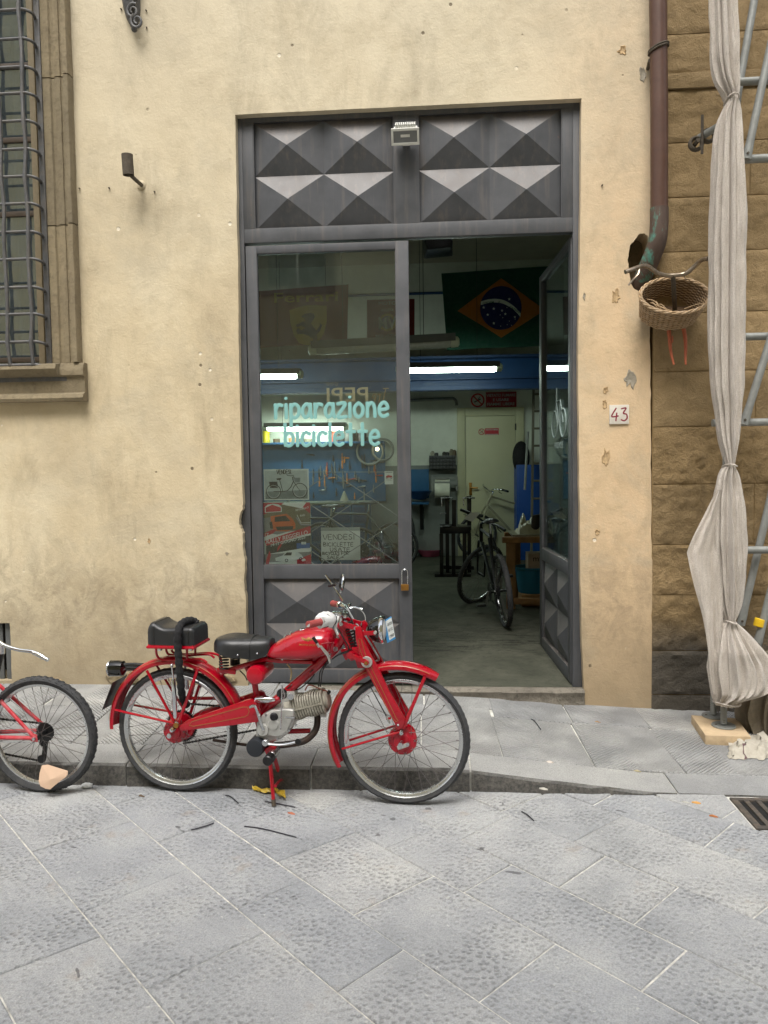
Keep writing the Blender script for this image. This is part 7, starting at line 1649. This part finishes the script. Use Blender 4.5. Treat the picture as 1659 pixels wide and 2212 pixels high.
# drawer organiser, paper roll, wall pipe
a, b = PY(*I2(262, 400), YB), PY(*I2(472, 287), YB); yo = YB-.16
a, b = PY(*I2(262, 400), yo), PY(*I2(472, 287), yo)
t = thing('drawer_organiser', 'black small-parts drawer cabinet on the back wall with jars on top', 'organiser', (a+b)/2)
MB().box((a.x, yo+.012, a.z), (b.x, YB, b.z)).build('cabinet', m_black, t, bevel=.004); m_drw = mat('smoky drawer', srgb(58, 60, 62), .3)
dm = None
for i in range(8):
    for j in range(4):
        w_, h_ = (b.x-a.x)/8, (b.z-a.z)/4; c = (a.x+w_*(i+.5), yo+.006, a.z+h_*(j+.5))
        if dm is None: dm = MB().box((-w_*.42, -.01, -h_*.4), (w_*.42, .012, h_*.4)).box((-w_*.15, -.018, -h_*.1), (w_*.15, -.01, h_*.05)).mesh('drawer', m_drw, center=False, bevel=.002)[0]
        link('drawer', dm, t, c)
for k, (x, h, col) in enumerate(((288, 22, (150, 146, 130)), (318, 14, (60, 60, 58)), (380, 18, (60, 58, 50)), (405, 16, (40, 42, 44)), (438, 30, (120, 112, 92)), (460, 26, (96, 80, 60)))):
    c = PY(*I2(x, 287), yo+.08); hh = h*.0032; o = MB().lathe([(.03, 0), (.032, hh*.75), (.02, hh*.85), (.022, hh)], (c.x, yo+.08, b.z), (0, 0, 1), 12).build('jar', mat('jar %d' % k, srgb(*col), .5)); props(o, ('pale squat jar', 'dark small pot', 'brown pot', 'black pot', 'tall beige jar', 'tall brown jar')[k]+' on top of the drawer organiser', 'jar')
yr = YB-.14; a, b = PY(*I2(287, 600), yr), PY(*I2(480, 455), yr)
t = thing('paper_roll_holder', 'grey wall bracket holding a wide white paper roll beside the inner door', 'paper holder', (a+b)/2)
for X in (a.x, b.x): MB().bar((X, yr, a.z+.05), (X, yr, b.z), .02, .03).bar((X, yr, b.z), (X, YB, b.z), .02, .03).build('side', m_galv, t)
m_roll = mat('paper roll white', srgb(206, 206, 190), .9)
MB().bar((a.x, yr, b.z-.02), (b.x, yr, b.z-.02), .01, .03).bar((a.x, yr-.03, (a.z+b.z)/2+.04), (b.x, yr-.03, (a.z+b.z)/2+.04), .01, .05).build('crossbar', m_galv, t)
c0_ = PY(*I2(305, 565), yr); c1_ = PY(*I2(423, 565), yr); MB().cyl(c0_, c1_, .115, 24).build('roll', m_roll, t); c0_ = PY(*I2(307, 500), yr+.05); c1_ = PY(*I2(423, 500), yr+.05); MB().cyl(c0_, c1_, .05, 16).build('roll', m_roll, t)
yw_ = YB-.05; pts = [PY(*I1(100, 1478), yw_), PY(*I1(440, 1462), yw_), PY(*I1(490, 1460), yw_), PY(*I1(515, 1485), yw_), PY(*I1(520, 1520), yw_)]; o = MB().tube(smooth_path(pts, 4), .022, 8).build('wall_pipe', m_galv); props(o, 'bent grey pipe on the white back wall left of the sign', 'pipe')
# blue wash basin board
yb_ = YB-.03; a, b = PY(*I2(60, 628), yb_), PY(*I2(258, 396), yb_)
t = thing('wash_basin', 'blue back board with a small blue basin on the back wall', 'basin', (a+b)/2); m_pblue = mat('peg blue', srgb(20, 78, 118), .55, 0, .1, 8)
MB().box((a.x, yb_, a.z), (b.x, yb_+.02, b.z)).build('board', m_pblue, t, bevel=.003); c = PY(*I2(185, 590), yb_-.2)
MB().lathe([(.16, .12), (.19, .14), (.17, .11), (.1, .02), (0, .0)], (c.x, yb_-.2, c.z-.1), (0, 0, 1), 20).build('bowl', m_blue2, t); MB().box((a.x, yb_-.28, c.z-.16), (b.x, yb_, c.z-.13)).build('ledge', m_pblue, t, bevel=.003); MB().bar((PY(*I2(200, 630), yb_-.1).x, yb_-.1, c.z-.15), (PY(*I2(205, 730), yb_-.1).x, yb_-.05, c.z-.55), .05, .06).build('bracket', m_black, t)
# black repair stand
f0 = PF(*I2(345, 1248)); ysd = f0.y; S = lambda x, y, d=0.: PY(*I2(x, y), ysd+d)
t = thing('repair_stand', 'black steel bicycle repair bench with two clamp posts', 'stand', (S(450, 1248).x, ysd, zfl(ysd)))
for x in (357, 452, 540): MB().bar(S(x, 905), Vector((S(x, 905).x, ysd, zfl(ysd))), .05, .05).build('leg', m_black, t, bevel=.004)
for x in (404, 578): p = S(x, 900, .35); MB().bar(p, Vector((p.x, ysd+.35, zfl(ysd+.35))), .05, .05).build('leg', m_black, t, bevel=.004)
MB().box(Vector((S(345, 900).x, ysd-.05, S(450, 905).z)), Vector((S(590, 900).x, ysd+.4, S(450, 905).z+.09))).build('bench_top', m_black, t, bevel=.006)
MB().bar(S(305, 1242), S(592, 1242), .05, .06).build('foot_beam', m_black, t, bevel=.004); MB().bar(S(345, 1170, .35), S(615, 1178, .35), .04, .05).build('stretcher', m_black, t, bevel=.004)
for x, yt in ((404, 610), (578, 610), (458, 640)):
    p = S(x, 880, .2 if x != 458 else .0); q = S(x, yt, .2 if x != 458 else .0); MB().bar(p, q, .055, .055, (0, 1, 0)).build('post', m_black, t, bevel=.004)
    if x != 458:
        MB().tube([S(x-52, yt+15, .16), S(x+45, yt+15, .16)], .012, 8).tube([S(x-45, yt+15, .15), S(x-42, yt+80, .15)], .008, 6).build('clamp_screw', m_steel, t)
MB().tube([S(346, 747, .15), S(395, 747, .15)], .01, 8).build('handle', m_steel, t); MB().sphere(S(400, 850), .09, 14, 8, (1, .7, .35)).build('clamp_head', m_black, t)
# bicycles inside
m_bkb = mat('black bicycle paint', srgb(20, 21, 22), .35, 0, .2); m_crm = mat('cream bicycle paint', srgb(150, 146, 120), .4, 0, .1)
r0 = PF(*I2(868, 1645)); h0_ = PF(*I2(640, 1440))
b1 = thing('bicycle', 'black mountain bicycle parked facing into the workshop doorway floor', 'bicycle', (r0.x, r0.y, zfl(r0.y)), R(97), local=True)
bicycle(b1, .34, m_bkb, wb=1.08, steer=R(-56), m_bar=m_bkb, far_spokes=24, barw=.31, hd=(.86, .84), st=(.34, .84))
b1.rotation_euler = (R(-5), 0, R(97))
r1 = PF(*I2(700, 1110))
b2 = thing('bicycle', 'cream city bicycle with swept handlebar behind the black bicycle', 'bicycle', (r1.x+.95, r1.y+.25, zfl(r1.y+.25)), R(184), local=True)
bicycle(b2, .33, m_crm, wb=1.05, steer=R(20), far_spokes=24, straight=False, hd=(.84, .92), st=(.3, .78), knob=False)
bq = [PY(*I2(x, y), r0.y+.75) for x, y in ((535, 788), (590, 740), (668, 738), (605, 812))]
t = thing('paper_tag', 'white paper sheet hung over the black bicycle handlebar', 'paper', bq[0]); MB().add(bq+[p+Vector((.0, .003, -.003)) for p in bq], [(0, 1, 2, 3), (7, 6, 5, 4), (0, 4, 5, 1), (1, 5, 6, 2), (2, 6, 7, 3), (3, 7, 4, 0)]).build('sheet', m_paper, t, smooth=0)
# trestle bench with clutter, tub and box
tf = PF(*I2(900, 1500)); yt_ = tf.y; T_ = lambda x, y, d=0.: PY(*I2(x, y), yt_+d)
t = thing('trestle_bench', 'rough wooden trestle bench at the workshop side behind the open leaf', 'bench', (T_(1000, 940).x, yt_, zfl(yt_))); m_wd = mat('rough pine', srgb(140, 104, 62), .75, 0, .15, 9, .3, 40, dirt=srgb(90, 62, 36), dirt_amt=.4)
ztb = T_(900, 932).z
MB().box((T_(838, 940).x, yt_-.05, ztb-.06), (T_(1300, 940).x, yt_+.04, ztb)).build('rail', m_wd, t, bevel=.003); MB().box((T_(890, 890).x, yt_+.5, ztb-.06), (T_(1300, 890).x, yt_+.6, ztb)).build('rail', m_wd, t, bevel=.003)
for x, d in ((905, 0), (950, .5)): p = T_(x, 950, d); MB().bar((p.x, yt_+d, ztb-.03), (p.x, yt_+d, zfl(yt_+d)-.005), .09, .05, (0, 1, 0)).build('leg', m_wd, t, bevel=.003)
p = T_(1290, 950); MB().bar((p.x, yt_, ztb-.03), (p.x, yt_, zfl(yt_)-.005), .09, .05, (0, 1, 0)).build('leg', m_wd, t, bevel=.003)
MB().box((T_(920, 960).x, yt_-.04, zfl(yt_)+.05), (T_(1300, 940).x, yt_+.02, zfl(yt_)+.11)).build('bottom_rail', m_wd, t, bevel=.003); MB().box((T_(920, 935).x, yt_, ztb+.001), (T_(1300, 935).x, yt_+.55, ztb+.02)).build('top_board', mat('grey glass sheet', srgb(120, 116, 96), .3), t, bevel=.003)
lp = thing('plastic_sheet', 'crumpled pale plastic sheet heaped on the trestle bench', 'plastic sheet', T_(1090, 890)); V = []; nx_, ny_ = 22, 12
xa_, xb_ = T_(968, 890).x, T_(1290, 890).x
for j in range(ny_):
    for i in range(nx_):
        ed = min(i, nx_-1-i, j, ny_-1-j); V.append((xa_+(xb_-xa_)*i/(nx_-1), yt_+.05+.4*j/(ny_-1), ztb+.022+min(1, ed/3)*(.11+.12*noise.noise((i*.35, j*.4, 3))+.06*noise.noise((i*.9, j*.9, 8)))))
MB().add(V, [(j*nx_+i, j*nx_+i+1, (j+1)*nx_+i+1, (j+1)*nx_+i) for j in range(ny_-1) for i in range(nx_-1)]).build('film', mat('pale film', srgb(176, 172, 150), .4), lp, smooth=40)
o = MB().loft([[T_(1060, 880, .1), T_(1150, 880, .1), T_(1150, 880, .3), T_(1060, 880, .3)], [T_(1075, 760, .12), T_(1150, 750, .12), T_(1150, 750, .28), T_(1075, 760, .28)]]).build('tool_case', m_black, bevel=.02); props(o, 'dark tool case standing on the trestle bench', 'case')
tbf = PF(*I2(1040, 1440)); yb2 = yt_+.28; tp = thing('plastic_tub', 'blue plastic tub under the trestle bench', 'tub', (PY(*I2(1060, 1400), yb2).x, yb2, zfl(yb2))); TB = lambda x, y: PY(*I2(x, y), yb2)
cx_ = TB(1075, 1300).x; rt_ = cx_-TB(935, 1160).x; zb2 = zfl(yb2)+.12; zt2 = TB(1075, 1165).z
MB().lathe([(0, zb2), (rt_*.76, zb2), (rt_*.8, zb2+.02), (rt_*.95, zt2-.03), (rt_*1.04, zt2-.02), (rt_*1.05, zt2), (rt_*.97, zt2), (rt_*.78, zb2+.03), (0, zb2+.025)], (cx_, yb2, 0), (0, 0, 1), 36, caps=False).build('bucket', mat('tub blue', srgb(26, 108, 140), .5, 0, .06), tp)
MB().box((cx_-rt_*.7, yb2-.2, zfl(yb2)-.0), (cx_+rt_*.7, yb2+.2, zb2)).build('stand_block', m_wd, tp, bevel=.004)
cb2 = thing('cardboard_box', 'small cardboard box with printed letters sitting in the blue tub', 'box', TB(1090, 1140)); a, b = TB(1036, 1140), TB(1200, 1058)
MB().box((a.x, yb2-.1, a.z-.1), (b.x, yb2+.15, b.z)).build('carton', mat('brown card', srgb(170, 150, 128), .85), cb2, bevel=.003); lettering('print', 'mfc', (TB(1120, 1095).x, yb2-.102, TB(1120, 1095).z), EX, EZ, .06, m_ink, cb2, ext=.0005)
# locker, ladder, pole
yk = YB-.5; K = lambda x, y: PY(*I2(x, y), yk); a, b = K(958, 1000), K(1290, 358)
t = thing('locker', 'tall blue steel locker beside the inner door', 'locker', (K(1060, 900).x, yk, zfl(yk))); m_lk = mat('locker blue', srgb(18, 72, 150), .45, 0, .06, 5)
MB().box((a.x, yk, zfl(yk)), (min(b.x, RX1-.01), YB-.04, b.z)).build('body', m_lk, t, bevel=.006); MB().box((a.x+.02, yk-.012, zfl(yk)+.08), (a.x+.42, yk-.001, b.z-.03)).build('door', m_lk, t, bevel=.004); MB().box((a.x+.36, yk-.03, zfl(yk)+1.0), (a.x+.39, yk-.01, zfl(yk)+1.12)).build('handle', m_steel, t, bevel=.003)
o = MB().sphere(K(1000, 290)+Vector((0, .2, -.02)), .16, 14, 10, (.8, .7, 1.5)).build('bag', mat('black bag', srgb(16, 16, 17), .8, 0, .2, 20, .6, 30)); props(o, 'lumpy black bag on top of the blue locker', 'bag')
ylad = YB-.8; LD = lambda x, y, d=0.: PY(*I2(x, y), ylad+d)
t = thing('ladder', 'worn grey ladder leaning up beside the blue locker', 'ladder', (LD(1100, 900).x, ylad, zfl(ylad))); 
lb0, lt0 = Vector((LD(1055, 850).x, ylad-.2, zfl(ylad-.2))), LD(1090, -420, .5); lb1, lt1 = lb0+Vector((.42, 0, 0)), lt0+Vector((.36, 0, 0))
for a, b in ((lb0, lt0), (lb1, lt1)): MB().bar(a, b, .03, .07, (0, 1, 0)).build('stile', mat('ladder wood', srgb(104, 98, 84), .7), t, bevel=.004)
for k in range(11): f = .06+k*.088; MB().tube([lb0+(lt0-lb0)*f, lb1+(lt1-lb1)*f], .016, 8).build('rung', mat('ladder wood', srgb(104, 98, 84), .7), t)
o = MB().tube([LD(1018, 560, -.1), LD(1042, 100, 0)], .018, 10).build('pole', m_galv); props(o, 'thin grey pole hanging in front of the blue locker', 'pole')
bb_ = PF(*I2(268, 1084)); o = MB().lathe([(0, 0), (.13, 0), (.2, .1), (.21, .1), (.135, -.004)], (bb_.x, bb_.y, zfl(bb_.y)+.006), (0, 0, 1), 24).build('bowl', mat('pink plastic', srgb(190, 90, 120), .5)); props(o, 'pink plastic bowl on the floor at the back wall', 'bowl')
ty = PF(*I2(140, 1105)); o = MB().tube([(ty.x-.1+.3*math.cos(a)*.25, ty.y+.12+.05*math.sin(a), zfl(ty.y)+.31+.29*math.sin(a)) for a in [2*PI*i/28 for i in range(28)]], .05, 8, closed=True).build('tyre', m_tyre); props(o, 'worn black tyre leaning on the back wall by the pink bowl', 'tyre')
# tool board, shelf and workbench behind the door glass
yp_ = YB-.06; G = lambda x, y, d=0.: PY(*Z4(x, y), yp_+d); a, b = G(60, 505), G(1185, -10)
t = thing('tool_board', 'wide blue tool board on the back wall behind the door glass', 'tool board', ((a.x+b.x)/2, yp_, a.z)); MB().box((a.x, yp_, a.z), (b.x, yp_+.05, b.z)).build('board', m_pblue, t, bevel=.003); MB().box((a.x, yp_-.22, b.z), (b.x, yp_+.05, b.z+.03)).build('shelf', m_pblue, t, bevel=.003)
m_tl = [mat('tool steel', srgb(150, 152, 152), .35, .8), mat('tool red', srgb(150, 50, 44), .5), mat('tool dark', srgb(40, 40, 42), .5), mat('tool orange', srgb(190, 120, 60), .5)]
rt2 = random.Random(5)
for k in range(58):
    x, y = rt2.uniform(540, 1150) if k % 3 else rt2.uniform(130, 1150), rt2.uniform(20, 440)
    p = G(x, y, -.015); L = rt2.uniform(.08, .24); vert = rt2.random() < .7; d = Vector((0, 0, -L)) if vert else Vector((L, 0, rt2.uniform(-.03, .03)))
    mb = MB().bar(p, p+d*.55, .012, .018, (0, 1, 0)).tube([p+d*.5, p+d], [.014, .011], 7); o = mb.build('hand_tool', m_tl[rt2.choice((0, 0, 0, 1, 2, 2, 3))]); kt = ('steel', 'red handled', 'dark', 'orange handled')[m_tl.index(o.data.materials[0])]; props(o, ('%s hand tool hanging upright on the blue tool board' if vert else '%s hand tool lying level on the blue tool board') % kt, 'tool', 'hand tools on the tool board')
for x, y, r in ((1055, 60, .2), (1165, 45, .16)): c = G(x, y, -.06); o = MB().tube([(c.x+r*math.cos(a), c.y, c.z+r*math.sin(a)) for a in [2*PI*i/32 for i in range(32)]], .018, 8, closed=True).build('rubber_ring', m_galv); props(o, 'large pale tyre ring hung on the tool board corner' if x < 1100 else 'smaller pale tyre ring hung on the tool board corner', 'ring')
c = G(1118, 40, -.08); o = MB().sphere(c, .03, 10, 8).build('indicator_lamp', mat('small warm lamp', (1, .9, .6), .4, emit=((1, .85, .5), 4))); props(o, 'tiny warm lamp glowing between the hung tyre rings', 'lamp')
zs_ = b.z+.031
for k, (x, w_, h_, col, lab) in enumerate(((172, .07, .28, (206, 186, 30), 'yellow oil bottle standing on the tool board shelf'), (275, .07, .06, (90, 70, 50), 'small brown tin on the tool board shelf'), (440, .1, .07, (170, 120, 80), 'low beige box on the tool board shelf'), (520, .08, .06, (80, 78, 70), 'low dark tin on the tool board shelf'), (600, .12, .05, (130, 120, 100), 'flat grey box on the tool board shelf'), (850, .05, .24, (180, 70, 50), 'slim red topped bottle on the tool board shelf'), (925, .09, .12, (40, 40, 42), 'black can on the tool board shelf'), (1000, .14, .18, (90, 88, 84), 'grey machine part on the tool board shelf'), (1120, .1, .15, (60, 50, 50), 'dark pot at the end of the tool board shelf'))):
    c = PY(*Z3(x, 1980), yp_-.1); w2 = w_*.5+.02
    pr = [(0, 0), (w2, 0), (w2, h_*.65), (w2*.4, h_*.8), (w2*.35, h_), (0, h_)] if h_ > .2 else [(0, 0), (w2, 0), (w2*1.02, h_*.9), (w2*.9, h_), (0, h_)]
    o = MB().lathe(pr, (c.x, yp_-.1, zs_), (0, 0, 1), 14, caps=False).build('bottle' if h_ > .2 else 'container', mat('shelf item %d' % k, srgb(*col), .45)); props(o, lab, 'bottle' if h_ > .2 else 'container')
yw2 = yp_-.75; WBp = lambda x, y, d=0.: PY(*Z4(x, y), yw2+d)
t = thing('workbench', 'long blue steel workbench with grey top below the tool board', 'workbench', (WBp(600, 520).x, yw2, zfl(yw2))); a, b = WBp(60, 528), WBp(1035, 505)
MB().box((a.x, yw2, a.z), (b.x, yp_-.02, b.z)).build('top', mat('bench top', srgb(110, 116, 104), .5), t, bevel=.004)
for x0_, x1_ in ((540, 700), (720, 890), (900, 1030)):
    p, q = WBp(x0_, 700), WBp(x1_, 540); dr_ = MB().box((p.x, yw2+.02, zfl(yw2)), (q.x, yp_-.1, a.z-.005)).build('cabinet', m_pblue, t, bevel=.004)
    for k in range(3): z0_ = zfl(yw2)+.08+k*.26; MB().box((p.x+.02, yw2+.005, z0_), (q.x-.02, yw2+.019, z0_+.22)).build('drawer', m_blue2, dr_, bevel=.003)
for x in (70, 1020): p = WBp(x, 530); MB().bar((p.x, yw2+.05, a.z), (p.x, yw2+.05, zfl(yw2)), .06, .06, (0, 1, 0)).build('leg', m_pblue, t)
o = MB().loft([[(G(870, 497).x+.07*math.cos(k*.9)*s, yw2+.2+.05*math.sin(k*.9)*s, b.z+h) for k in range(7)] for s, h in ((1, 0), (.8, .05), (.4, .12), (.15, .16))]).build('rag', mat('grey rag', srgb(170, 166, 150), .9)); props(o, 'pale crumpled rag standing on the workbench', 'rag')
for k, x in enumerate((600, 680, 760)): p = WBp(x, 505, .15); o = MB().tube([(p.x, p.y, b.z+.012), (p.x+.22, p.y+.03, b.z+.012)], .011, 7).build('spanner', m_tl[0]); props(o, 'loose steel spanner lying on the workbench top', 'spanner', 'spanners on the workbench')
# bicycles stored in the dark below the braces
b3 = thing('bicycle', 'dark bicycle stored behind the handwritten sign', 'bicycle', (WBp(960, 1000, -1.2).x, yw2-1.2, zfl(yw2-1.2)), R(176), local=True); bicycle(b3, .33, mat('stored dark frame', srgb(52, 58, 60), .4), wb=1.03, far_spokes=20, steer=R(15), knob=False, straight=False)
b4 = thing('bicycle', 'silver framed bicycle stored before the blue workbench drawers', 'bicycle', (WBp(1080, 1000, -.6).x+.3, yw2-.6, zfl(yw2-.6)), R(172), local=True); bicycle(b4, .33, mat('stored silver frame', srgb(78, 84, 80), .4, .2), wb=1.03, far_spokes=20, steer=R(-10), knob=False)
